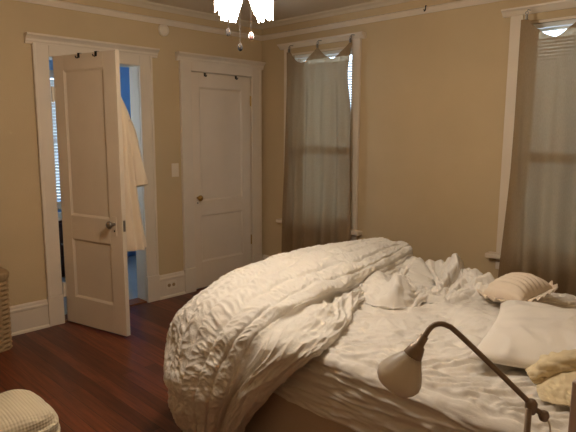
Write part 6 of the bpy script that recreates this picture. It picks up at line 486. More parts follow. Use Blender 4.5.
        [0,11,6,3,6,20,13,-8,-9,4,5,-6,-10,-12,-12,-10,-10,-11,-10,-12,-13,-14,-13,-10,-6,-2,-3,-1,2,-3,-7,-7,-6,-7,-11,-12,3,20,22,17,11,8,6,2,-4,-5,-8,-8,0,5,-3,-8,-7,-5,6,13,2,-12,-5,6,4,-12,-10,2],
        [-1,14,14,10,11,22,14,-7,-10,2,2,-10,-13,-14,-13,-13,-14,-14,-14,-15,-14,-14,-14,-9,-3,-4,-5,-2,-5,-7,-8,-5,-6,-8,-10,-6,6,8,4,5,6,7,5,-2,-4,-6,-8,-7,-1,3,-1,-5,-9,-3,10,12,-3,-11,0,7,0,-16,-12,2],
        [0,17,19,18,17,24,15,-6,-12,-1,-1,-14,-19,-19,-18,-18,-19,-19,-20,-18,-14,-13,-16,-14,-10,-8,-4,-8,-10,-8,-8,-6,-8,-9,-7,-2,-2,-5,-2,2,4,6,3,-3,-4,-7,-9,-11,-6,1,-1,-7,-8,4,11,7,-6,-7,7,10,0,-14,-12,0],
        [1,20,23,18,18,23,14,-6,-15,-5,-2,-16,-24,-25,-23,-20,-21,-24,-20,-13,-11,-14,-22,-23,-15,-6,-8,-13,-12,-11,-8,-9,-12,-12,-8,-4,-9,-9,-4,-1,3,4,0,-3,-6,-9,-11,-16,-12,0,-1,-6,-1,9,10,2,-6,-8,1,10,5,-9,-13,-4],
        [0,17,23,20,15,17,13,-3,-15,-8,0,-12,-24,-27,-25,-20,-20,-21,-10,-3,-4,-12,-23,-21,-10,-7,-13,-15,-16,-15,-10,-12,-15,-16,-13,-7,-10,-12,-8,-2,2,1,-1,-3,-7,-9,-13,-19,-14,-2,-3,-8,-2,6,3,-3,-9,-16,-18,-5,6,1,-8,-5],
        [0,17,21,21,18,14,10,2,-9,-8,5,1,-15,-22,-21,-16,-14,-10,5,10,6,-3,-14,-10,-3,-11,-18,-16,-19,-16,-12,-16,-17,-19,-16,-7,-9,-14,-9,-1,-1,0,0,0,-4,-8,-12,-16,-12,-1,-3,-10,-2,6,1,-2,-8,-16,-26,-28,-6,5,-2,-3],
        [2,24,28,21,18,16,9,5,-1,-4,8,14,2,-10,-13,-10,-4,6,21,23,18,12,2,1,-2,-13,-19,-16,-17,-14,-11,-16,-17,-21,-14,-5,-9,-12,-5,-2,-2,2,4,4,-1,-6,-9,-10,-7,2,6,-1,1,9,5,-2,-9,-15,-24,-33,-14,5,3,1],
        [1,24,34,28,18,15,13,8,6,2,9,23,20,7,-1,0,8,23,36,36,31,25,14,3,-4,-12,-15,-13,-14,-10,-8,-13,-17,-19,-8,0,-6,-8,-5,-3,0,6,10,10,1,-3,-8,-9,-2,7,14,10,6,6,1,-7,-12,-12,-10,-13,-4,5,2,2],
        [1,22,34,33,23,14,14,14,12,8,11,26,32,25,15,14,21,36,47,44,37,29,13,0,-5,-10,-10,-9,-10,-6,-4,-11,-15,-13,0,4,-1,-5,-7,-3,5,12,17,16,3,-3,-4,-8,-4,8,15,12,6,1,-4,-10,-19,-16,-2,8,10,3,-3,0],
        [0,23,38,37,27,15,8,9,12,12,13,24,32,34,31,27,33,46,52,45,34,23,6,-3,-6,-6,-4,-5,-6,0,-1,-11,-13,-5,4,2,2,-2,-3,3,12,20,25,22,6,-5,-3,-1,-1,6,13,9,2,-4,-8,-10,-22,-18,-3,3,3,0,-4,-2],
        [1,22,42,42,30,18,7,2,3,7,10,21,27,32,39,39,43,53,51,39,27,13,0,-4,-5,-1,-1,-5,-2,3,-1,-10,-8,2,1,-5,0,2,3,9,19,28,32,26,7,-6,-5,2,5,9,11,6,-2,-7,-13,-21,-30,-18,-1,2,0,-2,-3,-1],
        [2,24,42,42,32,21,10,4,1,0,4,14,19,20,33,43,48,51,44,30,16,2,-6,-6,-6,-3,-5,-7,-1,1,-6,-8,-1,2,-8,-13,-3,6,11,17,25,34,37,29,8,-5,-6,-2,1,3,4,2,-1,-3,-11,-20,-29,-18,-2,1,3,2,-1,0],
        [2,24,41,39,30,19,7,-1,-2,0,2,9,12,9,19,36,46,47,38,23,8,-4,-10,-8,-6,-5,-8,-6,0,-3,-5,0,3,-3,-10,-13,-5,6,17,26,35,42,42,30,9,-6,-9,-9,-9,-4,-4,-5,-4,-6,-14,-20,-25,-11,4,4,2,-1,1,2],
        [2,21,39,42,30,15,2,-6,-8,-7,-3,2,5,1,5,23,39,44,36,21,6,-5,-11,-11,-8,-7,-7,-4,0,-2,1,2,-3,-8,-5,0,5,13,23,35,47,54,45,28,8,-8,-15,-16,-16,-10,-6,-8,-9,-11,-15,-18,-20,-8,5,8,1,-4,0,1],
        [4,23,39,42,30,16,2,-5,-7,-9,-8,-4,-2,-7,-6,8,27,40,37,23,9,-4,-11,-13,-12,-12,-10,-6,-6,-1,3,0,-5,-2,5,13,22,31,37,48,62,67,51,26,6,-9,-18,-20,-18,-14,-9,-4,-3,-4,-4,-6,-9,-8,0,8,4,-2,2,1],
        [4,22,39,41,26,15,6,0,-2,-4,-7,-7,-8,-9,-9,-3,13,31,38,31,17,5,-7,-13,-15,-16,-14,-12,-9,-2,9,11,9,12,14,17,28,40,50,64,77,80,60,27,4,-10,-19,-23,-20,-13,-11,-8,-6,-5,-8,-8,-3,-4,-6,1,3,-2,-1,-1],
        [4,18,32,37,27,11,2,0,1,0,-5,-8,-7,-5,-8,-8,1,17,33,37,27,15,3,-5,-9,-10,-9,-6,0,10,20,21,19,18,18,21,32,48,64,80,91,87,66,31,3,-13,-21,-24,-23,-13,-8,-8,-10,-7,-8,-11,-4,-2,-6,-6,0,-1,-2,-4],
        [5,21,32,34,26,12,0,-6,-4,0,0,-3,-3,-6,-9,-9,-3,9,24,37,38,28,19,13,9,8,7,12,19,25,29,26,21,18,19,26,45,64,81,94,99,90,67,34,3,-15,-23,-25,-21,-13,-9,-8,-11,-7,-7,-13,-6,2,1,-4,-1,5,2,-3],
        [4,21,35,36,24,12,4,-3,-8,-6,0,-1,-6,-6,-5,-1,5,13,24,35,44,45,39,35,33,32,31,32,33,34,35,29,23,21,24,36,58,79,92,96,94,88,66,33,2,-19,-25,-24,-18,-8,-8,-7,-8,-6,-7,-13,-7,5,9,4,5,11,7,1],
        [4,17,28,34,26,14,6,3,-2,-8,-4,-1,-5,-4,-1,2,6,13,24,34,43,50,50,49,48,47,47,46,44,42,41,36,32,34,39,51,70,85,92,89,82,78,61,29,1,-18,-26,-23,-18,-8,-7,-7,-3,-3,-4,-7,-4,8,14,9,7,11,6,1],
        [4,15,20,23,20,13,8,7,6,-2,-6,-3,-2,-4,-7,-7,-5,1,13,22,33,42,46,48,48,47,45,43,42,42,41,41,41,44,48,59,73,83,86,85,77,67,51,24,-2,-18,-25,-24,-20,-12,-7,-8,-5,-1,-1,-1,0,6,10,3,0,0,-3,-1],
        [4,16,20,16,11,8,10,11,12,9,1,-4,-5,-7,-10,-10,-10,-9,-2,6,16,26,31,33,33,30,27,25,25,26,27,29,33,36,40,49,61,68,70,71,71,59,37,14,-8,-15,-20,-23,-20,-14,-8,-4,-4,-3,-6,-5,-2,-3,1,-1,-3,0,-3,-2],
        [3,15,21,16,12,9,10,13,15,16,14,8,3,1,-2,-4,-7,-9,-7,-3,5,16,19,19,19,18,19,18,16,16,16,17,20,23,26,32,40,46,50,53,58,51,29,7,-8,-5,-10,-23,-18,-9,-6,-3,-1,0,-4,-5,0,-3,-2,2,-1,-1,0,-1],
        [2,11,18,13,9,7,9,12,15,17,19,19,18,16,13,10,5,2,1,3,9,21,27,27,27,30,32,32,31,31,28,25,23,22,21,23,29,39,46,47,52,49,30,6,-3,-8,-16,-25,-16,-6,-4,-4,-4,-1,-3,-8,-2,2,-2,-1,0,-3,-1,0],
        [2,6,12,12,5,0,2,9,12,14,16,19,21,23,23,23,22,20,18,20,25,32,39,41,40,41,43,45,44,40,33,26,21,19,18,18,24,36,45,48,51,47,26,2,-3,-13,-25,-24,-15,-8,-6,-4,-2,0,-1,-7,-6,2,-1,-4,0,-2,-4,-2],
        [3,6,6,7,5,-2,-3,3,7,7,9,12,17,23,27,30,32,33,34,36,38,39,40,41,43,45,48,48,43,34,25,17,13,11,11,13,19,28,41,51,50,43,27,2,-2,-7,-23,-24,-20,-14,-13,-10,-4,-4,-2,-4,-7,0,0,-5,-1,-1,-4,-2],
        [3,8,9,4,3,4,2,3,5,5,7,11,16,22,28,31,33,34,35,36,36,36,38,42,48,50,49,43,34,24,15,7,2,-1,-1,4,14,23,37,48,46,40,26,-1,-6,-4,-21,-27,-22,-14,-14,-11,-5,-9,-7,-2,-5,-1,1,-4,-2,4,4,3],
        [2,3,8,4,-2,1,2,2,6,9,13,16,20,23,26,28,28,28,27,26,25,25,28,35,44,46,43,36,26,16,7,0,-5,-8,-7,-2,10,23,36,42,39,35,14,-3,-2,-2,-22,-27,-21,-14,-12,-11,-5,-10,-9,-2,-4,-2,6,5,2,8,11,8],
        [3,4,4,1,-3,-3,-2,-1,3,8,12,15,17,20,20,19,17,14,11,10,11,16,25,35,40,40,38,32,25,18,12,8,4,3,4,10,21,30,35,34,30,28,10,3,7,-1,-21,-22,-15,-10,-11,-10,-5,-8,-10,-2,2,1,6,12,11,8,8,6],
        [3,6,5,2,4,3,1,4,2,0,1,4,7,9,8,5,2,0,1,6,14,23,31,36,35,32,27,22,17,12,9,7,6,7,9,15,24,29,29,23,18,16,3,-6,-8,-17,-23,-15,-9,-8,-8,-7,-6,-5,-7,-6,0,2,4,13,15,10,2,-1],
        [2,1,3,4,4,5,6,5,0,-7,-6,-2,-1,-3,-4,-5,-3,2,10,19,26,29,28,25,21,16,11,7,4,1,-1,-3,-4,-4,-2,4,12,19,24,23,19,11,-5,-20,-24,-17,-13,-11,-10,-7,-8,-5,-6,-8,-5,-5,-3,1,3,5,8,4,-4,-7],
        [3,0,-2,-3,-4,-2,3,4,-2,-6,-3,-3,-4,-4,-1,4,9,17,23,26,24,19,14,9,5,3,1,1,2,2,1,-1,-3,-4,-4,-1,4,8,12,18,22,14,-3,-18,-27,-17,-6,-9,-11,-5,-7,-7,-4,-8,-11,-5,-1,-1,2,0,0,1,-4,-6],
        [4,5,2,0,-2,-4,-2,4,2,2,6,6,7,10,13,17,21,22,20,16,10,5,1,-2,-4,-1,3,5,6,4,0,-3,-5,-5,-5,-6,-5,-1,5,12,17,14,3,-5,-14,-19,-11,-8,-8,-1,0,-5,-4,-8,-12,-10,-1,0,0,0,0,4,3,-1],
        [4,4,5,6,5,2,1,6,8,8,10,11,12,13,14,16,15,11,7,5,0,-4,-4,-3,-1,1,4,4,1,-3,-6,-6,-5,-4,-6,-8,-5,1,7,9,6,5,4,2,3,-2,-3,2,2,2,1,-3,-3,-4,-7,-8,-1,4,4,7,6,6,7,4],
        [4,2,2,3,3,3,3,4,4,2,2,1,2,3,3,4,3,1,0,0,-2,-3,-2,-1,-1,0,-1,-3,-5,-6,-6,-5,-4,-4,-4,-3,0,3,4,3,1,0,0,-1,0,0,-1,1,2,1,0,-1,0,0,0,0,1,4,5,6,6,5,5,4],
    ],
    'garment_fold': [
        [-3,-1,0,2,3,4,3,4,4,2,1,1,2,2,0,1,1,0,-1,1,2,1,2,2,0,1,2,2,1,1,0,0,0,0,0,-2,-2,-2,0,1,3,3,0,-4],
        [-2,3,2,4,5,5,2,3,5,5,3,1,6,6,0,2,5,5,0,3,7,3,3,5,2,1,3,2,3,4,2,5,5,4,5,3,5,2,3,2,3,7,5,-1],
        [-2,5,2,3,6,3,4,3,3,4,6,4,4,7,1,1,6,7,2,2,9,7,2,5,5,1,2,3,3,6,5,5,9,9,8,4,7,7,4,4,1,3,7,1],
        [-2,4,4,2,4,2,6,8,2,1,4,6,3,6,4,2,5,5,2,1,8,8,2,2,7,6,3,3,3,4,7,6,10,12,9,3,3,8,6,4,2,1,6,1],
        [-1,4,4,6,5,1,4,8,4,3,4,3,7,7,7,5,2,2,3,3,7,7,2,-1,3,8,8,4,3,5,5,5,9,9,7,6,2,5,9,8,6,2,5,1],
        [-1,3,3,5,9,5,2,6,7,7,8,3,6,7,3,5,4,2,3,7,7,8,7,3,1,3,7,7,4,7,5,2,8,10,5,5,6,3,7,11,11,5,5,1],
        [-1,2,4,7,10,10,5,3,5,6,10,7,3,5,4,2,7,7,4,4,7,8,10,9,7,3,3,6,5,6,7,3,3,8,7,3,6,4,2,6,13,10,6,0],
        [0,3,6,10,7,5,4,6,5,1,5,10,6,3,6,3,4,8,8,3,3,7,9,10,10,8,3,2,6,5,7,7,2,3,7,5,3,7,5,4,11,15,9,0],
        [0,4,6,9,4,1,5,10,9,2,3,8,6,3,4,6,2,5,9,9,5,3,5,7,8,9,7,3,2,5,4,6,6,3,4,7,2,4,10,11,11,13,12,2],
        [1,3,2,5,6,3,6,11,11,4,2,7,3,0,2,7,4,3,8,8,8,6,2,4,6,6,8,7,3,2,4,4,6,8,6,7,6,2,10,14,14,9,10,3],
        [1,5,4,4,6,7,5,8,11,8,2,6,6,1,1,7,5,2,5,5,5,7,6,3,3,4,5,7,7,4,3,5,5,9,11,9,8,4,9,14,15,8,7,3],
        [1,5,7,9,5,5,7,3,7,8,2,5,7,2,3,7,8,6,4,3,1,2,6,7,3,1,1,3,7,8,5,3,4,5,11,13,10,5,5,12,17,11,5,2],
        [0,2,7,11,5,1,6,3,5,7,2,6,7,2,5,8,10,10,8,7,4,1,2,6,9,6,3,2,3,5,6,6,3,2,8,14,14,9,4,4,13,16,9,2],
        [0,3,9,12,4,0,6,4,5,8,2,2,5,5,2,3,6,8,6,6,9,7,3,2,6,9,9,7,2,0,1,5,6,4,6,10,12,13,11,5,8,14,12,3],
        [2,5,8,9,3,2,7,5,1,6,5,2,2,4,3,1,1,3,5,3,4,8,9,7,2,1,5,7,6,5,5,3,4,6,6,5,6,10,11,8,5,8,8,1],
        [4,8,4,4,4,8,11,8,1,0,3,5,6,4,4,6,6,5,7,7,2,1,5,10,8,3,2,3,6,7,7,5,4,6,5,5,3,3,6,4,1,5,6,-2],
        [5,8,5,2,1,6,11,11,7,0,-1,0,3,6,6,8,7,7,9,8,4,1,0,3,9,9,6,0,0,3,4,5,7,10,2,0,1,-1,-3,-2,0,-3,-5,-6],
        [3,2,3,4,1,0,2,6,8,6,4,1,-2,3,7,7,7,4,4,8,9,8,5,0,3,6,3,2,-2,-3,-2,0,3,7,-4,-13,-3,-1,-9,-6,1,-4,-12,-9],
        [2,-1,-4,5,5,0,-3,-3,2,5,6,6,2,-1,0,-1,2,5,2,2,7,9,8,4,2,6,5,6,4,0,-2,-4,0,6,1,-16,-13,-3,-14,-17,-6,-5,-11,-8],
        [2,2,-5,2,9,1,0,-3,-5,-2,0,3,4,3,2,1,-1,2,4,0,-1,1,2,2,1,1,5,8,8,7,4,0,-1,3,4,-10,-21,-14,-19,-27,-16,-9,-11,-8],
        [-1,-1,2,2,7,1,-3,-1,-3,-5,-5,-3,1,6,7,6,3,0,2,3,0,-1,1,3,5,3,1,1,3,5,6,6,3,2,2,-7,-25,-27,-21,-26,-23,-12,-9,-6],
        [-4,-13,-4,-3,-6,-3,-2,-3,-1,0,-1,-2,2,6,6,6,6,5,4,5,5,4,6,8,9,8,5,2,1,1,4,8,8,7,7,2,-16,-23,-13,-17,-24,-14,-5,-5],
        [-2,-16,-25,-25,-18,-8,-5,-3,-2,1,0,0,0,-2,-3,-2,2,2,2,4,3,2,1,1,1,3,3,4,3,2,1,3,4,4,5,3,-6,-8,-6,-13,-13,-9,-6,-5],
        [2,-2,-22,-32,-24,-21,-13,0,4,3,1,-1,0,-1,-3,-2,-1,0,0,2,2,0,-1,-2,-1,-1,0,2,2,2,2,2,2,2,4,-2,-11,-9,-10,-15,-7,-7,-9,-6],
        [2,7,1,-9,-6,-15,-21,-2,10,9,5,2,4,5,5,5,5,4,4,5,8,7,5,4,5,4,4,4,5,6,5,4,3,4,4,-3,-11,-10,-10,-6,-1,-5,-5,-5],
        [2,10,10,4,6,3,-8,2,16,16,12,11,11,10,11,12,12,11,10,10,11,10,7,6,7,7,6,6,8,10,11,9,7,5,2,-1,-5,-8,-9,-3,-5,-10,-2,-3],
        [3,12,16,10,8,9,11,14,19,21,22,23,22,19,19,22,24,22,22,21,16,13,13,14,14,14,15,16,18,18,19,17,14,12,8,4,-5,-7,-4,-7,-11,-5,4,-1],
        [2,10,18,21,20,21,25,27,25,28,33,37,38,38,37,37,39,40,42,44,41,38,39,40,39,38,39,38,38,39,38,34,30,27,26,18,6,4,11,6,4,8,9,-1],
        [2,6,13,19,23,26,27,32,38,42,44,48,52,58,61,61,63,67,70,71,74,77,77,76,74,72,73,70,66,63,59,56,50,46,45,41,29,21,21,15,8,5,5,-2],
        [1,2,6,11,14,14,11,13,19,23,22,23,25,29,32,33,35,39,44,47,49,51,53,53,52,54,56,55,50,47,44,42,40,39,40,41,37,31,28,20,12,9,7,-3],
        [1,-1,1,6,13,16,10,7,8,10,12,13,13,14,18,21,22,25,27,31,36,40,44,46,48,50,51,50,48,46,46,45,44,43,44,45,43,37,34,25,17,15,11,-2],
        [1,-1,-1,2,10,18,19,17,16,16,17,18,19,21,23,27,29,32,35,38,43,48,52,54,56,57,57,56,56,55,55,54,52,50,48,45,41,36,32,23,13,9,7,-2],
        [1,1,2,4,4,8,13,18,22,25,27,29,30,30,31,33,35,38,41,44,48,51,55,57,58,59,59,58,56,54,52,49,46,42,38,34,31,29,28,19,8,2,3,-2],
        [2,2,2,7,9,8,8,8,12,19,20,24,29,31,33,34,35,38,39,41,43,45,47,48,48,47,46,44,41,38,35,33,29,26,25,24,24,25,23,14,4,2,3,-2],
        [1,4,3,3,6,7,8,6,3,9,10,10,18,22,24,27,27,29,31,30,31,32,34,35,33,30,28,26,24,24,22,20,18,18,20,21,23,23,17,8,2,2,5,-2],
        [0,2,4,4,6,5,2,5,3,1,2,2,4,8,9,12,15,15,18,20,19,18,20,24,24,21,18,16,14,16,19,18,17,18,20,20,20,19,13,4,0,0,3,-2],
        [1,4,2,1,5,9,3,3,7,4,5,7,5,4,2,1,6,7,8,13,16,16,13,13,17,20,20,18,15,13,13,17,18,17,16,15,14,11,10,7,3,1,3,-3],
        [0,5,7,2,0,7,7,3,4,5,6,8,8,8,8,5,5,3,2,3,7,12,14,11,10,11,14,17,18,17,13,12,14,16,14,10,7,5,4,6,7,6,5,-3],
        [-2,1,7,7,0,3,10,11,9,5,2,3,1,5,8,5,7,9,8,5,3,2,7,11,12,9,5,6,9,12,14,13,10,10,13,14,13,11,7,4,3,2,3,-3],
        [-1,3,3,6,5,1,4,9,13,12,10,10,6,4,7,5,3,5,9,8,6,4,2,3,7,10,6,1,2,4,5,9,11,10,8,10,14,12,9,8,5,4,4,-3],
        [-1,6,2,2,7,5,0,1,4,8,10,11,13,10,8,10,7,2,2,7,9,12,10,6,3,4,9,6,1,2,5,4,4,7,5,2,5,3,1,4,4,3,4,-2],
        [-2,4,6,3,4,7,4,2,3,2,4,4,9,13,10,7,7,7,3,4,5,8,12,10,7,2,4,9,7,3,5,6,3,1,0,2,2,0,1,1,0,1,3,-1],
        [-4,-1,4,6,3,4,5,4,7,6,5,4,3,7,6,2,2,6,6,6,6,3,6,8,7,5,2,5,6,5,2,2,6,5,3,4,5,3,4,5,1,2,4,-1],
        [-4,-4,-4,-3,-3,-2,-1,0,2,2,3,3,3,4,4,2,2,3,3,4,5,4,4,3,2,2,1,-1,-1,-1,-1,0,3,5,3,1,1,2,2,2,1,0,0,-2],
    ],
}

def fold(name):
    return np.array(FOLDS[name], float) / 1000

def resample(A, nu, nv):
    B = A if A.ndim == 3 else A[..., None].repeat(3, 2)
    B = catmull(B, nu, nv)
    return B if A.ndim == 3 else B[..., 0]

# ------------------------------------------------------------------ materials
def lin(c):
    return tuple(((q / 255) / 12.92 if q / 255 <= .04045 else ((q / 255 + .055) / 1.055) ** 2.4) for q in c) + (1,)

def mat(name, rgb, rough=.6, spec=.4, metal=0, var=0, vscale=6, bump=0, bscale=80, sheen=0, stretch=None):
    m = bpy.data.materials.new(name); m.use_nodes = True
    nt = m.node_tree; N = nt.nodes; b = N['Principled BSDF']
    b.inputs['Base Color'].default_value = lin(rgb); b.inputs['Roughness'].default_value = rough
    b.inputs['Specular IOR Level'].default_value = spec; b.inputs['Metallic'].default_value = metal
    if sheen: b.inputs['Sheen Weight'].default_value = sheen
    tc = N.new('ShaderNodeTexCoord'); vec = tc.outputs['Object']
    if stretch:
        mp = N.new('ShaderNodeMapping'); mp.inputs['Scale'].default_value = stretch
        nt.links.new(vec, mp.inputs['Vector']); vec = mp.outputs['Vector']
    if var:
        n = N.new('ShaderNodeTexNoise'); n.inputs['Scale'].default_value = vscale; n.inputs['Detail'].default_value = 4
        nt.links.new(vec, n.inputs['Vector'])
        r = N.new('ShaderNodeValToRGB')
        r.color_ramp.elements[0].position = .3; r.color_ramp.elements[1].position = .7
        c = lin(rgb)
        r.color_ramp.elements[0].color = tuple(q * (1 - var) for q in c[:3]) + (1,)
        r.color_ramp.elements[1].color = tuple(min(1, q * (1 + var)) for q in c[:3]) + (1,)
        nt.links.new(n.outputs['Fac'], r.inputs['Fac']); nt.links.new(r.outputs['Color'], b.inputs['Base Color'])
    if bump:
        n = N.new('ShaderNodeTexNoise'); n.inputs['Scale'].default_value = bscale; n.inputs['Detail'].default_value = 3
        nt.links.new(vec, n.inputs['Vector'])
        bp = N.new('ShaderNodeBump'); bp.inputs['Strength'].default_value = bump; bp.inputs['Distance'].default_value = .01
        nt.links.new(n.outputs['Fac'], bp.inputs['Height']); nt.links.new(bp.outputs['Normal'], b.inputs['Normal'])
    return m

M = {}
M['wall'] = mat('beige_wall_paint', (200, 176, 138), .75, .25, var=.04, vscale=2, bump=.12, bscale=120)
M['ceil'] = mat('ceiling_paint', (216, 200, 174), .8, .2, var=.03, vscale=3, bump=.1, bscale=90)
M['trim'] = mat('white_gloss_trim', (222, 206, 184), .38, .45, var=.03, vscale=5)
M['doorp'] = mat('white_door_paint', (224, 206, 182), .42, .4, var=.03, vscale=4, bump=.04, bscale=30)
M['plate'] = mat('ivory_plastic', (228, 214, 192), .45, .4)
M['brass'] = mat('aged_brass', (176, 140, 78), .3, .5, 1)
M['bronze'] = mat('brushed_dark_nickel', (140, 122, 104), .42, .5, .35, var=.1, vscale=60)
M['steel'] = mat('dull_steel', (150, 146, 140), .35, .5, 1)
M['black'] = mat('dark_iron', (40, 34, 30), .5, .4, .5)
M['comforter'] = mat('cream_ruched_cotton', (226, 219, 208), .85, .15, bump=.25, bscale=160, sheen=.15)
M['sheet'] = mat('off_white_cotton', (226, 219, 209), .85, .15, bump=.12, bscale=220, sheen=.1)
M['pillow'] = mat('white_pillowcase', (236, 229, 219), .85, .15, bump=.1, bscale=240, sheen=.1)
M['sham'] = mat('pale_pleated_sham', (228, 212, 192), .85, .15, bump=.2, bscale=200, sheen=.1)
M['skirt'] = mat('tan_bed_skirt', (198, 182, 166), .9, .1, bump=.15, bscale=200)
M['ticking'] = mat('mattress_ticking', (214, 204, 188), .9, .1, bump=.1, bscale=150)
M['khaki'] = mat('khaki_cotton', (220, 203, 168), .9, .1, var=.06, vscale=14, bump=.15, bscale=180)
M['robe'] = mat('cream_terry', (230, 208, 178), .95, .05, bump=.5, bscale=260, sheen=.3)
M['wicker'] = mat('woven_wicker', (160, 132, 94), .7, .3, var=.15, vscale=40)
M['darkwood'] = mat('dark_stained_wood', (62, 38, 30), .45, .4, var=.2, vscale=10, stretch=(1, 1, 8))
M['sillwood'] = mat('worn_oak', (134, 84, 52), .45, .4, var=.2, vscale=8, stretch=(1, 8, 1))
M['bath'] = mat('daylight_tinted_wall', (150, 188, 228), .6, .3, var=.02)  # blue cast of the daylight put into the wall colour
M['bathfloor'] = mat('bathroom_floor', (190, 190, 186), .4, .4, var=.05)
M['blade'] = mat('mahogany_blade', (86, 40, 34), .35, .5, var=.2, vscale=8, stretch=(1, 8, 1))
M['nightstand'] = mat('grey_brown_wood', (196, 176, 170), .5, .4, var=.12, vscale=8, stretch=(8, 8, 1))
M['fob'] = mat('matte_black_wood', (24, 20, 17), .9, .05)
M['blind'] = mat('white_blind_slat', (226, 226, 222), .5, .3)
M['sashp'] = mat('white_sash_paint', (226, 218, 204), .45, .4)

def waffle():
    m = mat('waffle_weave', (214, 200, 172), .95, .05)
    nt = m.node_tree; N = nt.nodes; b = N['Principled BSDF']
    tc = N.new('ShaderNodeTexCoord')
    outs = []
    for d in ('X', 'Y', 'Z'):
        w = N.new('ShaderNodeTexWave'); w.wave_type = 'BANDS'; w.bands_direction = d
        w.inputs['Scale'].default_value = 26; w.inputs['Distortion'].default_value = .3
        nt.links.new(tc.outputs['Object'], w.inputs['Vector']); outs.append(w.outputs['Fac'])
    a = N.new('ShaderNodeMath'); a.operation = 'ADD'; nt.links.new(outs[0], a.inputs[0]); nt.links.new(outs[1], a.inputs[1])
    c = N.new('ShaderNodeMath'); c.operation = 'ADD'; nt.links.new(a.outputs[0], c.inputs[0]); nt.links.new(outs[2], c.inputs[1])
    bp = N.new('ShaderNodeBump'); bp.inputs['Strength'].default_value = .35; bp.inputs['Distance'].default_value = .004
    nt.links.new(c.outputs[0], bp.inputs['Height']); nt.links.new(bp.outputs['Normal'], b.inputs['Normal'])
    return m
M['waffle'] = waffle()

def floor_mat():
    m = bpy.data.materials.new('cherry_floor_boards'); m.use_nodes = True
    nt = m.node_tree; N = nt.nodes; b = N['Principled BSDF']
    tc = N.new('ShaderNodeTexCoord')
    br = N.new('ShaderNodeTexBrick'); br.offset = .37; br.inputs['Scale'].default_value = 1
    br.inputs['Brick Width'].default_value = 1.9; br.inputs['Row Height'].default_value = .082
    br.inputs['Mortar Size'].default_value = .0016; br.inputs['Mortar Smooth'].default_value = .2
    br.inputs['Color1'].default_value = lin((128, 70, 44)); br.inputs['Color2'].default_value = lin((84, 42, 27))
    br.inputs['Mortar'].default_value = lin((26, 13, 9)); br.inputs['Bias'].default_value = -.1
    nt.links.new(tc.outputs['Object'], br.inputs['Vector'])
    mp = N.new('ShaderNodeMapping'); mp.inputs['Scale'].default_value = (2.2, 38, 1)
    nt.links.new(tc.outputs['Object'], mp.inputs['Vector'])
    n = N.new('ShaderNodeTexNoise'); n.inputs['Scale'].default_value = 1.6; n.inputs['Detail'].default_value = 5
    nt.links.new(mp.outputs['Vector'], n.inputs['Vector'])
    r = N.new('ShaderNodeValToRGB'); r.color_ramp.elements[0].color = (.5, .48, .46, 1); r.color_ramp.elements[1].color = (1.15, 1.1, 1.05, 1)
    r.color_ramp.elements[0].position = .3; r.color_ramp.elements[1].position = .72
    nt.links.new(n.outputs['Fac'], r.inputs['Fac'])
    mx = N.new('ShaderNodeMix'); mx.data_type = 'RGBA'; mx.blend_type = 'MULTIPLY'; mx.inputs['Factor'].default_value = 1
    nt.links.new(br.outputs['Color'], mx.inputs['A']); nt.links.new(r.outputs['Color'], mx.inputs['B'])
    nt.links.new(mx.outputs['Result'], b.inputs['Base Color'])
    b.inputs['Roughness'].default_value = .36; b.inputs['Specular IOR Level'].default_value = .4
    bp = N.new('ShaderNodeBump'); bp.inputs['Strength'].default_value = .15; bp.inputs['Distance'].default_value = .004
    nt.links.new(br.outputs['Fac'], bp.inputs['Height']); bp.invert = True
    nt.links.new(bp.outputs['Normal'], b.inputs['Normal'])
    return m
M['floor'] = floor_mat()

def curtain_mat():
    m = bpy.data.materials.new('taupe_sheer_cotton'); m.use_nodes = True
    nt = m.node_tree; N = nt.nodes; N.remove(N['Principled BSDF']); out = N['Material Output']
    tc = N.new('ShaderNodeTexCoord'); mp = N.new('ShaderNodeMapping'); mp.inputs['Scale'].default_value = (300, 300, 60)
    nt.links.new(tc.outputs['Object'], mp.inputs['Vector'])
    n = N.new('ShaderNodeTexNoise'); n.inputs['Scale'].default_value = 1; nt.links.new(mp.outputs['Vector'], n.inputs['Vector'])
    r = N.new('ShaderNodeValToRGB'); r.color_ramp.elements[0].color = lin((140, 115, 84)); r.color_ramp.elements[1].color = lin((162, 134, 101))
    nt.links.new(n.outputs['Fac'], r.inputs['Fac'])
    d = N.new('ShaderNodeBsdfDiffuse'); t = N.new('ShaderNodeBsdfTranslucent'); mx = N.new('ShaderNodeMixShader')
    nt.links.new(r.outputs['Color'], d.inputs['Color']); nt.links.new(r.outputs['Color'], t.inputs['Color'])
    mx.inputs['Fac'].default_value = .20
    nt.links.new(d.outputs[0], mx.inputs[1]); nt.links.new(t.outputs[0], mx.inputs[2])
    tr = N.new('ShaderNodeBsdfTransparent'); tr.inputs['Color'].default_value = lin((190, 172, 140))
    m2 = N.new('ShaderNodeMixShader'); m2.inputs['Fac'].default_value = .09
    nt.links.new(mx.outputs[0], m2.inputs[1]); nt.links.new(tr.outputs[0], m2.inputs[2])
    nt.links.new(m2.outputs[0], out.inputs['Surface'])
    return m
M['curtain'] = curtain_mat()

def glass_mat():
    m = bpy.data.materials.new('window_glass'); m.use_nodes = True
    nt = m.node_tree; N = nt.nodes; N.remove(N['Principled BSDF']); out = N['Material Output']
    tr = N.new('ShaderNodeBsdfTransparent'); tr.inputs['Color'].default_value = (.93, .96, .98, 1)
    gl = N.new('ShaderNodeBsdfGlossy'); gl.inputs['Roughness'].default_value = .02
    fr = N.new('ShaderNodeFresnel'); fr.inputs['IOR'].default_value = 1.45
    mx = N.new('ShaderNodeMixShader'); nt.links.new(fr.outputs[0], mx.inputs['Fac'])
    nt.links.new(tr.outputs[0], mx.inputs[1]); nt.links.new(gl.outputs[0], mx.inputs[2])
    nt.links.new(mx.outputs[0], out.inputs['Surface'])
    return m
M['glass'] = glass_mat()

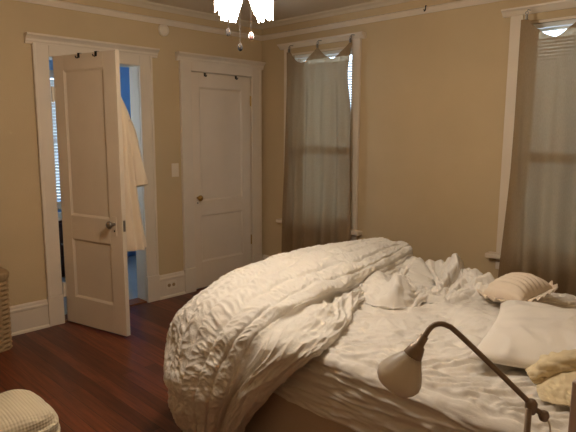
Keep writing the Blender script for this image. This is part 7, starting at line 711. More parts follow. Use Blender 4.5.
def glow_mat(name, rgb, strength, emit_rgb):
    m = mat(name, rgb, .4, .4); b = m.node_tree.nodes['Principled BSDF']
    b.inputs['Emission Color'].default_value = lin(emit_rgb); b.inputs['Emission Strength'].default_value = strength
    return m
M['litglass'] = glow_mat('lit_fan_glass', (240, 226, 200), 44.0, (255, 240, 216))
M['bulb'] = glow_mat('lit_bulb', (255, 240, 220), 30.0, (255, 236, 204))

def frosted():
    m = bpy.data.materials.new('frosted_lamp_glass'); m.use_nodes = True
    nt = m.node_tree; N = nt.nodes; b = N['Principled BSDF']; out = N['Material Output']
    b.inputs['Base Color'].default_value = lin((240, 234, 224)); b.inputs['Roughness'].default_value = .3
    t = N.new('ShaderNodeBsdfTranslucent'); t.inputs['Color'].default_value = lin((246, 238, 226))
    mx = N.new('ShaderNodeMixShader'); mx.inputs['Fac'].default_value = .6
    nt.links.new(b.outputs[0], mx.inputs[1]); nt.links.new(t.outputs[0], mx.inputs[2]); nt.links.new(mx.outputs[0], out.inputs['Surface'])
    return m
M['frosted'] = frosted()

# ------------------------------------------------------------------ room shell
RX, FY, H = 4.75, -4.45, 2.55            # right wall x, front wall y, ceiling height
T = .14
bm = B(); box(bm, -.02, RX + T, FY - T, T, -.1, 0); fl = obj('floor', bm, M['floor'], kind='structure')
bm = B(); box(bm, -2.3, RX + T, FY - T, T, H, H + .1); obj('ceiling', bm, M['ceil'], kind='structure')

A0, A1, AT = -2.141, -1.397, 2.035        # bathroom doorway
C0, C1 = -.880, -.153                     # closet door
bm = B()
box(bm, -T, 0, FY - T, A0, 0, H); box(bm, -T, 0, A0, A1, AT, H); box(bm, -T, 0, A1, C0, 0, H)
box(bm, -T, 0, C0, C1, AT, H); box(bm, -T, 0, C1, T, 0, H)
obj('wall_left', bm, M['wall'], kind='structure')

W = [(.425, 1.165, .635, 2.235), (2.61, 3.35, .635, 2.235)]   # the two window openings
bm = B()
xs = [0] + [q for w in W for q in w[:2]] + [RX + T]
for i in range(0, len(xs), 2): box(bm, xs[i], xs[i + 1], 0, T, 0, H)
for (a, b, z0, z1) in W:
    box(bm, a, b, 0, T, 0, z0); box(bm, a, b, 0, T, z1, H)
obj('wall_back', bm, M['wall'], kind='structure')
bm = B(); box(bm, RX, RX + T, FY - T, 0, 0, H); obj('wall_right', bm, M['wall'], kind='structure')
bm = B(); box(bm, 0, RX, FY - T, FY, 0, H); obj('wall_front', bm, M['wall'], kind='structure')

# picture rail + small ceiling moulding
rail = [(0, 2.398), (.012, 2.398), (.016, 2.408), (.028, 2.424), (.03, 2.436), (.012, 2.446), (0, 2.446)]
crown = [(0, 2.508), (.012, 2.508), (.03, 2.526), (.055, 2.538), (.06, 2.55), (0, 2.55)]
bm = B(); profile_run(bm, rail, -.001, FY, 'y'); obj('trim_1', bm, M['trim'], kind='structure', smooth=False)
bm = B(); profile_run(bm, rail, .001, RX, 'x'); obj('trim_2', bm, M['trim'], kind='structure')
bm = B(); profile_run(bm, crown, -.001, FY, 'y'); obj('trim_3', bm, M['ceil'], kind='structure')
bm = B(); profile_run(bm, crown, .001, RX, 'x'); obj('trim_4', bm, M['ceil'], kind='structure')

base = [(0, 0), (.02, 0), (.02, .165), (.024, .172), (.024, .184), (.016, .194), (.014, .206), (.008, .217), (0, .217)]
shoe = [(.02, 0), (.036, 0), (.034, .012), (.026, .02), (.02, .022)]
bm = B()
for a, b in ((FY, -2.256), (-1.278, -.998)):
    profile_run(bm, base, a, b, 'y'); profile_run(bm, shoe, a, b, 'y')
obj('baseboard_left', bm, M['trim'], kind='structure')
bm = B(); profile_run(bm, base, .026, RX, 'x'); profile_run(bm, shoe, .04, RX, 'x'); obj('baseboard_back', bm, M['trim'], kind='structure')
bm = B(); box(bm, RX - .02, RX, FY, -.03, 0, .21); obj('baseboard_right', bm, M['trim'], kind='structure')
bm = B(); box(bm, .03, RX - .025, FY, FY + .02, 0, .21); obj('baseboard_front', bm, M['trim'], kind='structure')

# ---- casings ---------------------------------------------------------------
def cap_profile(z):   # moulded head cap, z = its top
    return [(0, z - .07), (.026, z - .07), (.028, z - .058), (.034, z - .05), (.036, z - .036), (.05, z - .022), (.066, z - .012), (.068, z), (0, z)]

def door_casing(parent, o0, o1, s0, s1, top, capz, c0, c1):
    """o0..o1 = opening in y, s0..s1 = outer edges of casing"""
    bm = B()
    box(bm, .0005, .024, s0, o0, .235, capz - .06); box(bm, .0005, .024, o1, s1, .235, capz - .06)
    box(bm, .0005, .024, o0, o1, top, capz - .06)
    # backband and inner bead
    box(bm, .022, .032, s0, s0 + .022, .235, capz - .06); box(bm, .022, .032, s1 - .022, s1, .235, capz - .06)
    obj('casing', bm, M['trim'], parent, bevel=.004)
    bm = B()
    for a, b in ((s0 - .004, o0 + .001), (o1 - .001, min(s1 + .004, -.002))):
        box(bm, .0005, .036, a, b, 0.0, .235)
    obj('plinth_block', bm, M['trim'], parent, bevel=.005)
    bm = B(); profile_run(bm, cap_profile(capz), c0, c1, 'y')
    obj('head_cap', bm, M['trim'], parent)
    bm = B()
    e = .0025; box(bm, -T - .003, .0, o0 - .02, o0 + e, 0, top + .02); box(bm, -T - .003, .0, o1 - e, o1 + .02, 0, top + .02); box(bm, -T - .003, 0, o0 + e, o1 - e, top - e, top + .02)
    obj('jamb', bm, M['trim'], parent)

d1 = empty('door_1', (0, 0, 0), kind='structure')
door_casing(d1, A0, A1, -2.256, -1.278, AT, 2.184, -2.303, -1.226)
bm = B(); box(bm, -T, .012, A0, A1, 0.0, .012); obj('threshold', bm, M['sillwood'], d1, bevel=.003)
d2 = empty('door_2', (0, 0, 0), kind='structure')
door_casing(d2, C0, C1, -.998, -.032, AT, 2.184, -1.032, -.004)

def panel_leaf(bm, w, h, t, rows, s0, s1, d=.011):
    """door leaf in local x (0..w), thickness along y (0 .. t), z; recessed panels on both faces; rows = [(z0,z1)]"""
    box(bm, 0, s0, 0, t, 0, h); box(bm, w - s1, w, 0, t, 0, h)
    zs = [0] + [q for r in rows for q in r] + [h]
    for i in range(0, len(zs), 2): box(bm, s0, w - s1, 0, t, zs[i], zs[i + 1])
    for z0, z1 in rows:
        box(bm, s0, w - s1, d, t - d, z0, z1)
        for y0, y1 in ((.002, d + .001), (t - d - .001, t - .002)):
            # sloped bead around the recess
            ysurf, yin = (y0, d) if y0 < t / 2 else (t - .002, t - d)
            b = .016
            o = [(s0, z0), (w - s1, z0), (w - s1, z1), (s0, z1)]; i = [(s0 + b, z0 + b), (w - s1 - b, z0 + b), (w - s1 - b, z1 - b), (s0 + b, z1 - b)]
            vo = [bm.verts.new((x, ysurf, z)) for x, z in o]; vi = [bm.verts.new((x, yin, z)) for x, z in i]
            vb = [bm.verts.new((x, yin, z)) for x, z in o]
            for k in range(4):
                bm.faces.new((vo[k], vo[(k + 1) % 4], vi[(k + 1) % 4], vi[k]))
                bm.faces.new((vb[k], vi[k], vi[(k + 1) % 4], vb[(k + 1) % 4]))
                bm.faces.new((vo[k], vb[k], vb[(k + 1) % 4], vo[(k + 1) % 4]))
    return bm

def knob(parent, x, y, z, dy, m, pm=None):
    """round door knob and back plate on a leaf; dy = -1/+1 side it looks to (local y)"""
    bm = B(); box(bm, x - .02, x + .02, min(y, y + dy * .004), max(y, y + dy * .004), z - .085, z + .055)
    pl = obj('lock_plate', bm, pm or m, parent, bevel=.002)
    bm = B(); lathe(bm, [(0, 0), (.012, 0), (.009, .008), (.008, .026), (.018, .032), (.027, .042), (.028, .052), (.02, .062), (0, .065)], 20,
                    align((x, y + dy * .003, z), (0, dy, 0)))
    obj('door_knob', bm, m, parent, smooth=True)
    bm = B(); lathe(bm, [(0, 0), (.007, 0), (.007, .003), (0, .003)], 12, align((x, y + dy * .0035, z - .05), (0, dy, 0)))
    obj('keyhole_cover', bm, M['black'], pl)

# bathroom door, standing wide open into the bedroom
ang = math.atan2(.168, .69)
leaf = empty('door_leaf', (.030, -2.118, 0), ang, d1)
bm = B(); panel_leaf(bm, .660, 2.022, .036, [(.215, .672), (.852, 1.915)], .112, .128)
for v in bm.verts: v.co.z += .016
obj('leaf_panel', bm, M['doorp'], leaf, bevel=.0015)
knob(leaf, .660 - .075, 0, .84, -1, M['steel'], M['doorp']); knob(leaf, .660 - .075, .036, .84, 1, M['steel'], M['doorp'])
bm = B(); box(bm, .6595, .6615, .008, .028, .79, .87); obj('latch_plate', bm, M['steel'], leaf)
for z in (.27, 1.765):
    bm = B(); box(bm, -.020, .0, -.004, .030, z - .05, z + .05)
    lathe(bm, [(0, -.058), (.009, -.058), (.009, .058), (0, .058)], 12, Matrix.Translation((-.012, -.008, z)))
    box(bm, -.001, .012, -.0015, .001, z - .048, z + .048)
    obj('hinge', bm, M['plate'], leaf)

# closet door, closed
cl = empty('door_leaf', (-.004, C0 + .004, 0), PI / 2, d2)
bm = B(); panel_leaf(bm, C1 - C0 - .008, 2.018, .036, [(.25, .70), (.838, 1.89)], .098, .105)
for v in bm.verts: v.co.y = v.co.y; v.co.z += .012
obj('leaf_panel', bm, M['doorp'], cl, bevel=.0015)
knob(cl, .055, 0, .885, -1, M['brass'], M['doorp'])
for z in (.40, 1.80):
    bm = B(); lathe(bm, [(0, -.05), (.007, -.05), (.007, .05), (0, .05)], 10, Matrix.Translation((C1 - C0 - .006, -.006, z)))
    obj('hinge', bm, M['brass'], cl)
# closet behind the closed door
bm = B(); box(bm, -.62, -.60, C0 - .1, C1 + .1, 0, H); box(bm, -.62, -T, C1 + .1, C1 + .12, 0, H); obj('wall_closet', bm, M['wall'], kind='structure')

# over-the-door hooks
def door_hook(loc, rz, label):
    r = empty('over_door_hook', loc, rz)
    tag(r, label, 'door hook', 'wire hooks over the door tops')
    bm = B(); box(bm, -.011, .011, -.0035, -.0015, -.03, .0045); box(bm, -.011, .011, -.0035, .042, .002, .0045); 
    obj('strap', bm, M['black'], r)
    bm = B(); tube(bm, [(0, -.003, -.02), (0, -.014, -.032), (0, -.026, -.03), (0, -.03, -.018)], .004, 8)
    obj('hook_tip', bm, M['black'], r, smooth=True)
    return r
ca, sa = math.cos(ang), math.sin(ang)
for w, l in ((.29, 'dark metal hook over the top of the open door, nearer its hinges'), (.47, 'dark metal hook over the top of the open door, nearer its free edge')):
    door_hook((.030 + ca * w, -2.118 + sa * w, 2.0385), ang, l)
for s, l in ((.71, 'small dark hook over the closed closet door, on the knob side'), (.34, 'small dark hook over the closed closet door, on the hinge side')):
    door_hook((-.004, -s, 2.0305), PI / 2, l)

# ---- windows ---------------------------------------------------------------
def window(n, a, b, z0, z1, c0, c1, capz):
    w = empty('window_%d' % n, (0, 0, 0), kind='structure')
    bm = B()
    cw = .085
    box(bm, a - cw, a, -.024, -.0005, z0 - .02, capz - .04); box(bm, b, b + cw, -.024, -.0005, z0 - .02, capz - .04)
    obj('casing', bm, M['trim'], w, bevel=.004)
    bm = B(); box(bm, a, b, -.012, -.0005, z1, capz - .03); obj('head_board', bm, M['wall'], w)
    bm = B(); profile_run(bm, [(0, capz - .045), (.028, capz - .045), (.036, capz - .036), (.05, capz - .02), (.066, capz - .01), (.068, capz), (0, capz)], c0, c1, 'x'); obj('head_cap', bm, M['trim'], w)
    bm = B(); box(bm, c0 - .01, c1 + .01, -.075, .02, z0 - .035, z0); obj('window_sill', bm, M['trim'], w, bevel=.008)
    bm = B(); box(bm, a - cw, b + cw, -.02, -.0005, z0 - .12, z0 - .036); obj('apron', bm, M['trim'], w, bevel=.004)
    bm = B()
    box(bm, a, a + .018, 0, T, z0, z1); box(bm, b - .018, b, 0, T, z0, z1); box(bm, a + .018, b - .018, 0, T, z1 - .018, z1); box(bm, a + .018, b - .018, .02, T, z0, z0 + .018)
    obj('jamb', bm, M['trim'], w)
    zm = z0 + (z1 - z0) * .43
    for (s0, s1, y0) in ((z0 + .018, zm + .02, .05), (zm - .02, z1 - .018, .085)):
        x0, x1 = a + .018, b - .018
        bm = B()
        box(bm, x0, x0 + .045, y0, y0 + .03, s0, s1); box(bm, x1 - .045, x1, y0, y0 + .03, s0, s1)
        box(bm, x0 + .045, x1 - .045, y0, y0 + .03, s0, s0 + .05); box(bm, x0 + .045, x1 - .045, y0, y0 + .03, s1 - .042, s1)
        sh = obj('sash', bm, M['sashp'], w, bevel=.003)
        bm = B(); box(bm, x0 + .045, x1 - .045, y0 + .013, y0 + .017, s0 + .05, s1 - .042); obj('pane', bm, M['glass'], sh)
    # venetian blind inside the frame
    bm = B(); box(bm, a + .022, b - .022, .01, .04, z1 - .05, z1 - .02); bl = obj('blind_headrail', bm, M['blind'], w, bevel=.003)
    bm = B(); z = z1 - .125
    while z > z0 + .06:
        Mx = Matrix.Translation(((a + b) / 2, .026, z)) @ Matrix.Rotation(math.radians(38), 4, 'X')
        hw = (b - a) / 2 - .026
        box(bm, -hw, hw, -.0125, .0125, -.0005, .0005, Mx); z -= .022
    obj('slats', bm, M['blind'], bl)
    bm = B(); box(bm, a + .026, b - .026, .016, .034, z0 + .02, z0 + .035); obj('bottom_rail', bm, M['blind'], bl)
    return w
window(1, *W[0], .29, 1.296, 2.325)
window(2, *W[1], 2.474, 3.486, 2.325)

# small iron hook on the picture rail
bm = B(); tube(bm, [(1.87, -.031, 2.437), (1.87, -.034, 2.446), (1.87, -.028, 2.45)], .004, 8)
tube(bm, [(1.87, -.034, 2.446), (1.87, -.036, 2.415), (1.87, -.05, 2.405), (1.87, -.056, 2.42)], .004, 8)
tag(obj('picture_hook', bm, M['black'], smooth=True), 'small dark hook on the picture rail between the two windows', 'hook')

# curtains -------------------------------------------------------------------
def curtain(x0, x1, hooks, zsag, zbot, seed, label, xb0, xb1):
    r = empty('curtain', ((x0 + x1) / 2, -.105, 0)); tag(r, label, 'curtain', 'taupe curtains clipped to the window caps')
    ox, oy = r.location.x, r.location.y
    nu, nv = 150, 220
    t = np.linspace(0, 1, nv); h = np.array(hooks)
    hx = h[:, 0]; hz = h[:, 1]
    top_x = x0 + (x1 - x0) * t
    top_z = np.zeros(nv)
    for i in range(len(hx) - 1):
        m = (top_x >= hx[i] - 1e-6) & (top_x <= hx[i + 1] + 1e-6)
        f = (top_x[m] - hx[i]) / (hx[i + 1] - hx[i])
        lo = hz[i] + (hz[i + 1] - hz[i]) * f
        top_z[m] = lo - zsag * (1 - np.abs(2 * f - 1) ** 1.55)
    top_z[top_x < hx[0]] = hz[0] - .01; top_z[top_x > hx[-1]] = hz[-1] - .01
    u = np.linspace(0, 1, nu)[:, None]
    bot_x = xb0 + (xb1 - xb0) * t
    X = top_x + (bot_x - top_x) * u ** 1.2 + .012 * perlin(t * 5, u * 2, seed)
    X = X - .042 * np.exp(-((u - .13) / .10) ** 2) * sstep(.72, 1, t)
    Z = top_z + (zbot - top_z) * u
    ph = t * 13 + 1.2 * perlin(t * 3, u * 1.1, seed + 2)
    amp = .008 + .022 * sstep(0, .6, u)
    Y = amp * np.sin(ph * 2.1) + .010 * perlin(t * 16, u * 1.6, seed + 5) * sstep(.02, .3, u) + .025 * perlin(t * 3, u * 1.3, seed + 9) * sstep(0, .4, u)
    # the cloth bellies out of the scallops
    Y = Y - .03 * np.exp(-((u - .05) / .07) ** 2) * np.sin(np.clip((top_x - hx[0]) / (hx[1] - hx[0]), 0, 9) * PI) ** 2
    Y = np.minimum(Y, .030) - .02 - .05 * sstep(.5, .9, u) * 0
    G = np.stack([np.broadcast_to(X, Z.shape) - ox, Y, Z], -1)
    grid_mesh('drape', G, M['curtain'], r)
    for (x, z) in hooks:
        bm = B()
        lathe(bm, [(.006, -.0015), (.012, -.0015), (.012, .0015), (.006, .0015)], 12, Matrix.Translation((x - ox, -.016, z + .028)) @ Matrix.Rotation(PI / 2, 4, 'X'))
        box(bm, x - ox - .006, x - ox + .006, -.030, -.012, z - .014, z + .016)
        tube(bm, [(x - ox, -.016, z + .036), (x - ox, -.004, z + .05), (x - ox, .036, z + .052)], .003, 6)
        obj('clip', bm, M['steel'], r)
    return r
curtain(.475, 1.245, [(.507, 2.238), (.857, 2.246), (1.225, 2.252)], .125, .24, 3.1,
        'taupe curtain clipped over the window nearest the room corner', .415, 1.255)
curtain(2.635, 3.49, [(2.675, 2.240), (3.06, 2.244), (3.45, 2.246)], .145, .24, 8.4,
        'taupe curtain over the window at the right edge, beside the bed head', 2.60, 3.50)

# ---- little wall fittings -----------------------------------------------------
r = empty('light_switch', (0, -1.062, 1.155)); tag(r, 'ivory light switch on the wall between the two doors', 'light switch')
bm = B(); box(bm, .0003, .006, -.036, .036, -.06, .06); obj('plate', bm, M['plate'], r, bevel=.002)
bm = B(); box(bm, .006, .015, -.005, .005, -.004, .014); obj('toggle', bm, M['plate'], r)
r = empty('wall_outlet', (.0205, -1.150, .115)); tag(r, 'ivory outlet set in the baseboard between the two doors', 'outlet')
bm = B(); box(bm, .0003, .005, -.057, .057, -.036, .036); obj('plate', bm, M['plate'], r, bevel=.0015)
for y in (-.024, .024):
    bm = B(); lathe(bm, [(0, 0), (.016, 0), (.016, .003), (0, .003)], 16, align((.005, y, 0), (1, 0, 0))); obj('socket', bm, M['wicker'], r)
r = empty('smoke_detector', (0.0005, -1.145, 2.352)); tag(r, 'round white smoke detector high on the wall above the doors', 'smoke detector')
bm = B(); lathe(bm, [(0, 0), (.05, 0), (.05, .012), (.046, .022), (.02, .028), (0, .028)], 28, align((0, 0, 0), (1, 0, 0))); obj('body', bm, M['plate'], r, smooth=True)
bm = B(); lathe(bm, [(.03, .026), (.034, .0255), (.034, .028), (.03, .0285)], 28, align((0, 0, 0), (1, 0, 0))); obj('vent_ring', bm, M['trim'], r)

# ---- bathroom beyond the open door ----------------------------------------------
BX = -1.75; BY0, BY1 = -2.75, -.1
bw = (-1.86, -1.16, .74, 2.05)     # its window (y0,y1,z0,z1)
bm = B(); box(bm, BX - .1, -.02, BY0 - .1, BY1 + .1, -.1, 0); obj('floor_bathroom', bm, M['bathfloor'], kind='structure')
bm = B()
box(bm, BX - .1, BX, BY0, bw[0], 0, H); box(bm, BX - .1, BX, bw[1], -.1, 0, H)
box(bm, BX - .1, BX, bw[0], bw[1], 0, bw[2]); box(bm, BX - .1, BX, bw[0], bw[1], bw[3], H)
obj('wall_bath_far', bm, M['bath'], kind='structure')
bm = B(); box(bm, BX, -1.5, BY0 - .1, BY0, 0, H); box(bm, -.5, -T, BY0 - .1, BY0, 0, H); box(bm, -1.5, -.5, BY0 - .1, BY0, 0, .8); box(bm, -1.5, -.5, BY0 - .1, BY0, 2.15, H)
w4 = empty('window_4', (0, 0, 0), kind='structure')  # unseen window, added so that daylight reaches the far bathroom wall
bs = B(); box(bs, -1.5, -1.45, BY0 - .07, BY0 - .03, .8, 2.15); box(bs, -.55, -.5, BY0 - .07, BY0 - .03, .8, 2.15); box(bs, -1.45, -.55, BY0 - .07, BY0 - .03, .8, .85); box(bs, -1.45, -.55, BY0 - .07, BY0 - .03, 2.1, 2.15); box(bs, -1.45, -.55, BY0 - .07, BY0 - .03, 1.45, 1.49); s4 = obj('sash', bs, M['sashp'], w4)
bs = B(); box(bs, -1.45, -.55, BY0 - .052, BY0 - .048, .85, 2.1); obj('pane', bs, M['glass'], s4)
obj('wall_bath_side', bm, M['bath'], kind='structure')
bm = B(); box(bm, BX, -.64, BY1 - .35, BY1 - .25, 0, H); box(bm, -.74, -.64, C0 - .12, BY1 - .35, 0, H); box(bm, -.64, -T, C0 - .14, C0 - .10, 0, H); obj('wall_bath_near', bm, M['bath'], kind='structure')
w3 = empty('window_3', (0, 0, 0), kind='structure')
bm = B()
y0, y1, z0, z1 = bw
box(bm, BX + .0005, BX + .02, y0 - .08, y0, z0 - .08, z1 + .08); box(bm, BX + .0005, BX + .02, y1, y1 + .08, z0 - .08, z1 + .08)
box(bm, BX + .0005, BX + .02, y0, y1, z1, z1 + .08); box(bm, BX + .0005, BX + .02, y0, y1, z0 - .08, z0)
obj('casing', bm, M['trim'], w3, bevel=.003)
bm = B(); box(bm, BX - .07, BX - .04, y0, y1, (z0 + z1) / 2 - .02, (z0 + z1) / 2 + .02); box(bm, BX - .07, BX - .04, y0, y0 + .04, z0, z1); box(bm, BX - .07, BX - .04, y1 - .04, y1, z0, z1); sh = obj('sash', bm, M['sashp'], w3)
bm = B(); box(bm, BX - .057, BX - .053, y0 + .04, y1 - .04, z0, z1); obj('pane', bm, M['glass'], sh)
bm = B(); z = z1 - .03
while z > z0 + .02:
    Mx = Matrix.Translation((BX - .02, (y0 + y1) / 2, z)) @ Matrix.Rotation(math.radians(-68), 4, 'Y')
    box(bm, -.0175, .0175, y0 - (y0 + y1) / 2 + .005, (y1 - y0) / 2 - .005, -.0006, .0006, Mx); z -= .034
obj('blind_slats', bm, M['blind'], w3)

r = empty('bathroom_cabinet', (BX + .225, -1.52, 0)); tag(r, 'dark wood cabinet low in the bathroom, seen through the gap at the hinges', 'cabinet')
bm = B(); box(bm, -.2, .2, -.42, .42, .06, .60); box(bm, -.17, .17, -.4, .4, 0, .06); obj('body', bm, M['darkwood'], r, bevel=.004)
bm = B(); box(bm, -.2, .215, -.44, .44, .60, .63); obj('top', bm, M['plate'], r, bevel=.005)
for s in (-1, 1):
    bm = B(); box(bm, .2005, .216, min(0, s * .41) + .006, max(0, s * .41) - .006, .1, .57); dd = obj('door', bm, M['darkwood'], r, bevel=.004)
    bm = B(); lathe(bm, [(0, 0), (.006, 0), (.012, .016), (.008, .022), (0, .023)], 12, align((.216, s * .05, .36), (1, 0, 0))); obj('knob', bm, M['steel'], dd, smooth=True)

# bath robe on the back of the open door -------------------------------------------
def robe():
    r = empty('bath_robe', (.030, -2.118, 0), ang)
    tag(r, 'cream terry bath robe hanging on the back of the open door', 'robe')
    # local frame: x along door, y = away from the door's far face (face at .036)
    nu, nv = 90, 96
    z = np.array([1.80, 1.77, 1.70, 1.58, 1.40, 1.20, 1.0, .82, .68, .63])
    cx = np.array([.545, .545, .54, .53, .525, .52, .52, .52, .52, .52])
    rx = np.array([.012, .03, .07, .10, .115, .12, .125, .13, .14, .14])
    ry = np.array([.012, .02, .035, .05, .06, .068, .078, .092, .105, .108])
    P = catmull(np.stack([z, cx, rx, ry], -1)[:, None, :].repeat(2, 1)[..., :3], nu, 2)[:, 0]
    Q = catmull(np.stack([z, ry, ry], -1)[:, None, :].repeat(2, 1), nu, 2)[:, 0]
    a = np.linspace(0, 2 * PI, nv, endpoint=False)[None, :]
    zz, cc, rr, yy = P[:, :1], P[:, 1:2], P[:, 2:3], Q[:, 1:2]
    k = 1 + .26 * sstep(1.75, 1.2, zz) * np.sin(a * 7 + 2 * perlin(np.cos(a), np.sin(a), zz * 1.2)) * np.clip(np.sin(a) + .6, 0, 1)
    X = cc + rr * np.cos(a) * k; Y = .052 + yy + yy * np.sin(a) * k
    Y = np.maximum(Y, .046)
    G = np.stack([X, Y, np.broadcast_to(zz, X.shape)], -1)
    grid_mesh('robe_body', G, M['robe'], r, closed_v=True, cap=True)
    # near sleeve: falls from the shoulder, away from the door
    def sleeve(pts, rad, name):
        pts = np.array(pts, float); n = 46
        c = catmull(pts[:, None, :].repeat(2, 1), n, 2)[:, 0]
        rd = np.interp(np.linspace(0, len(pts) - 1, n), range(len(rad)), rad)[:, None]
        aa = np.linspace(0, 2 * PI, 40, endpoint=False)[None, :]
        kk = 1 + .10 * perlin(np.cos(aa) * 2, np.sin(aa) * 2, np.linspace(0, 5, n)[:, None])
        G = np.stack([c[:, :1] + rd * kk * np.cos(aa), c[:, 1:2] + rd * kk * np.sin(aa) * .8, np.broadcast_to(c[:, 2:3], (n, 40)) + .02 * np.cos(aa) * (rd > .05)], -1)
        grid_mesh(name, G, M['robe'], r, closed_v=True, cap=True)
    sleeve([(.56, .10, 1.74), (.565, .135, 1.62), (.57, .18, 1.46), (.575, .21, 1.30), (.58, .23, 1.16), (.58, .235, 1.09)], [.022, .046, .058, .062, .074, .080], 'sleeve')
    bm = B(); tube(bm, [(.50, .272, 1.12), (.50, .285, .95), (.505, .28, .74)], .012, 8); obj('belt', bm, M['robe'], r, smooth=True)
    # hook holding it
    bm = B(); lathe(bm, [(0, 0), (.016, 0), (.016, .004), (0, .004)], 14, align((.545, .0365, 1.80), (0, 1, 0)))
    tube(bm, [(.545, .04, 1.80), (.545, .07, 1.795), (.545, .078, 1.815)], .005, 8)
    h = obj('robe_hook', bm, M['steel'], leaf, smooth=True)
robe()

# wicker hamper at the left ----------------------------------------------------------
def hamper():
    r = empty('wicker_hamper', (.165, -2.86, 0)); tag(r, 'woven wicker hamper with lid against the left wall', 'hamper')
    bm = B()
    hx, hy, h = .135, .255, .50
    n = 22
    zs = np.linspace(0.0, h, 26)
    # woven surface: displaced rounded rectangle rings
    per = []
    m = 84
    for i in range(m):
        a = 2 * PI * i / m
        c, s = math.cos(a), math.sin(a); p = 5
        q = (abs(c) ** p + abs(s) ** p) ** (-1 / p)
        per.append((c * q, s * q))
    rings = []
    for k in range(60):
        z = h * k / 59
        ring = []
        for i, (x, y) in enumerate(per):
            d = .0045 * math.sin(PI * k * .5 + PI * (i // 3)) * (1 if k % 2 else -1) if 0 < k < 59 else 0
            f = 1 + .02 * z / h
            ring.append(bm.verts.new((x * (hx + d) * f, y * (hy + d) * f, z)))
        rings.append(ring)
    for a, b in zip(rings[:-1], rings[1:]):
        for i in range(m): bm.faces.new((a[i], a[(i + 1) % m], b[(i + 1) % m], b[i]))
    bm.faces.new(rings[0]); bm.faces.new(rings[-1])
    obj('basket', bm, M['wicker'], r)
    bm = B()
    prev = None
    for z, f in ((.503, 1.05), (.535, 1.06), (.548, 1.02), (.552, .9)):
        ring = [bm.verts.new((x * hx * f * 1.02, y * hy * f * 1.0, z)) for x, y in per]
        if prev: 
            for i in range(m): bm.faces.new((prev[i], prev[(i + 1) % m], ring[(i + 1) % m], ring[i]))
        else: bm.faces.new(ring)
        prev = ring
    bm.faces.new(prev)
    obj('lid', bm, M['wicker'], r, smooth=False)
hamper()

# waffle-covered ottoman bottom left --------------------------------------------------
def ottoman():
    r = empty('ottoman', (2.035, -3.37, 0), 0); tag(r, 'cream waffle-weave ottoman in the lower left foreground', 'ottoman')
    hx, hy = .165, .315
    nu, nv = 70, 140
    a = np.linspace(0, 2 * PI, nv, endpoint=False)[None, :]
    p = 6.0
    q = (np.abs(np.cos(a)) ** p + np.abs(np.sin(a)) ** p) ** (-1 / p)
    prof = np.array([(.02, .452), (.35, .452), (.7, .448), (.86, .438), (.95, .415), (.995, .37), (1.0, .31), (.985, .27), (.99, .2), (.995, .12), (.99, .07)])
    c = catmull(np.stack([prof[:, 0], prof[:, 1], prof[:, 1]], -1)[:, None, :].repeat(2, 1), nu, 2)[:, 0]
    f = c[:, :1]; z = c[:, 1:2]
    X = np.cos(a) * q * hx * f; Y = np.sin(a) * q * hy * f
    wr = .008 * fbm(X * 7, Y * 7, z * 7, 2) * (z > .1)
    # gather folds at the corner of the cover
    fold = .010 * np.sin((z + (X * .5)) * 130) * np.exp(-(((X - hx * .95) / .08) ** 2 + ((Y - hy * .8) / .1) ** 2 + ((z - .37) / .06) ** 2))
    G = np.stack([X * (1 + (wr + fold) * 2), Y * (1 + wr + fold), z + wr + fold], -1)
    grid_mesh('cushion', G, M['waffle'], r, closed_v=True, cap=True)
    for sx in (-1, 1):
        for sy in (-1, 1):
            bm = B(); lathe(bm, [(0, 0), (.016, 0), (.024, .075), (0, .075)], 12, Matrix.Translation((sx * .12, sy * .26, 0))); obj('leg', bm, M['darkwood'], r, smooth=False)
ottoman()

# ------------------------------------------------------------------ bed
BX0, BX1, BY_N, BY_F = 2.0, 4.03, -2.25, -.73
bed = empty('bed', ((BX0 + BX1) / 2, (BY_N + BY_F) / 2, 0)); tag(bed, 'large unmade bed with tan bed skirt between the windows and the lamp', 'bed')
bx, by = bed.location.x, bed.location.y
def lb(bm, x0, x1, y0, y1, z0, z1): return box(bm, x0 - bx, x1 - bx, y0 - by, y1 - by, z0, z1)
bm = lb(B(), BX0 + .03, BX1 - .03, BY_N + .03, BY_F - .03, .10, .345); obj('box_spring', bm, M['ticking'], bed, bevel=.02)
bm = lb(B(), BX0 + .03, BX1 - .03, BY_N + .03, BY_F - .03, .35, .575); obj('mattress', bm, M['ticking'], bed, bevel=.04)
for x in (BX0 + .12, BX1 - .12):
    for y in (BY_N + .12, BY_F - .12):
        bm = B(); lathe(bm, [(0, 0), (.02, 0), (.025, .1), (0, .1)], 12, Matrix.Translation((x - bx, y - by, 0))); obj('leg', bm, M['black'], bed)
def bed_skirt():
    per = []
    n = 520
    L = [(BX0, BY_F), (BX0, BY_N), (BX1, BY_N), (BX1, BY_F)]
    pts = []; nrm = []
    for i in range(3):
        p, q = np.array(L[i]), np.array(L[i + 1]); k = int(np.linalg.norm(q - p) * 110)
        d = (q - p) / np.linalg.norm(q - p); nn = np.array([d[1], -d[0]])
        for t in range(k): pts.append(p + (q - p) * t / k); nrm.append(nn)
    pts = np.array(pts); nrm = np.array(nrm); s = np.arange(len(pts)) / 110
    z = np.linspace(.352, .012, 24)[:, None]
    off = (.004 + .012 * sstep(.35, 0, z)) * (perlin(s * 5, z * 2, 3.3) + .6 * np.sin(s * 16 + 3 * perlin(s * 1.5, 0, 9))) + .004
    G = np.concatenate([pts[None] + nrm[None] * off[..., None], np.broadcast_to(z[..., None], off.shape + (1,))], -1)
    G = G - np.array([bx, by, 0])
    grid_mesh('bed_skirt', G, M['skirt'], bed, solid=.003)
bed_skirt()

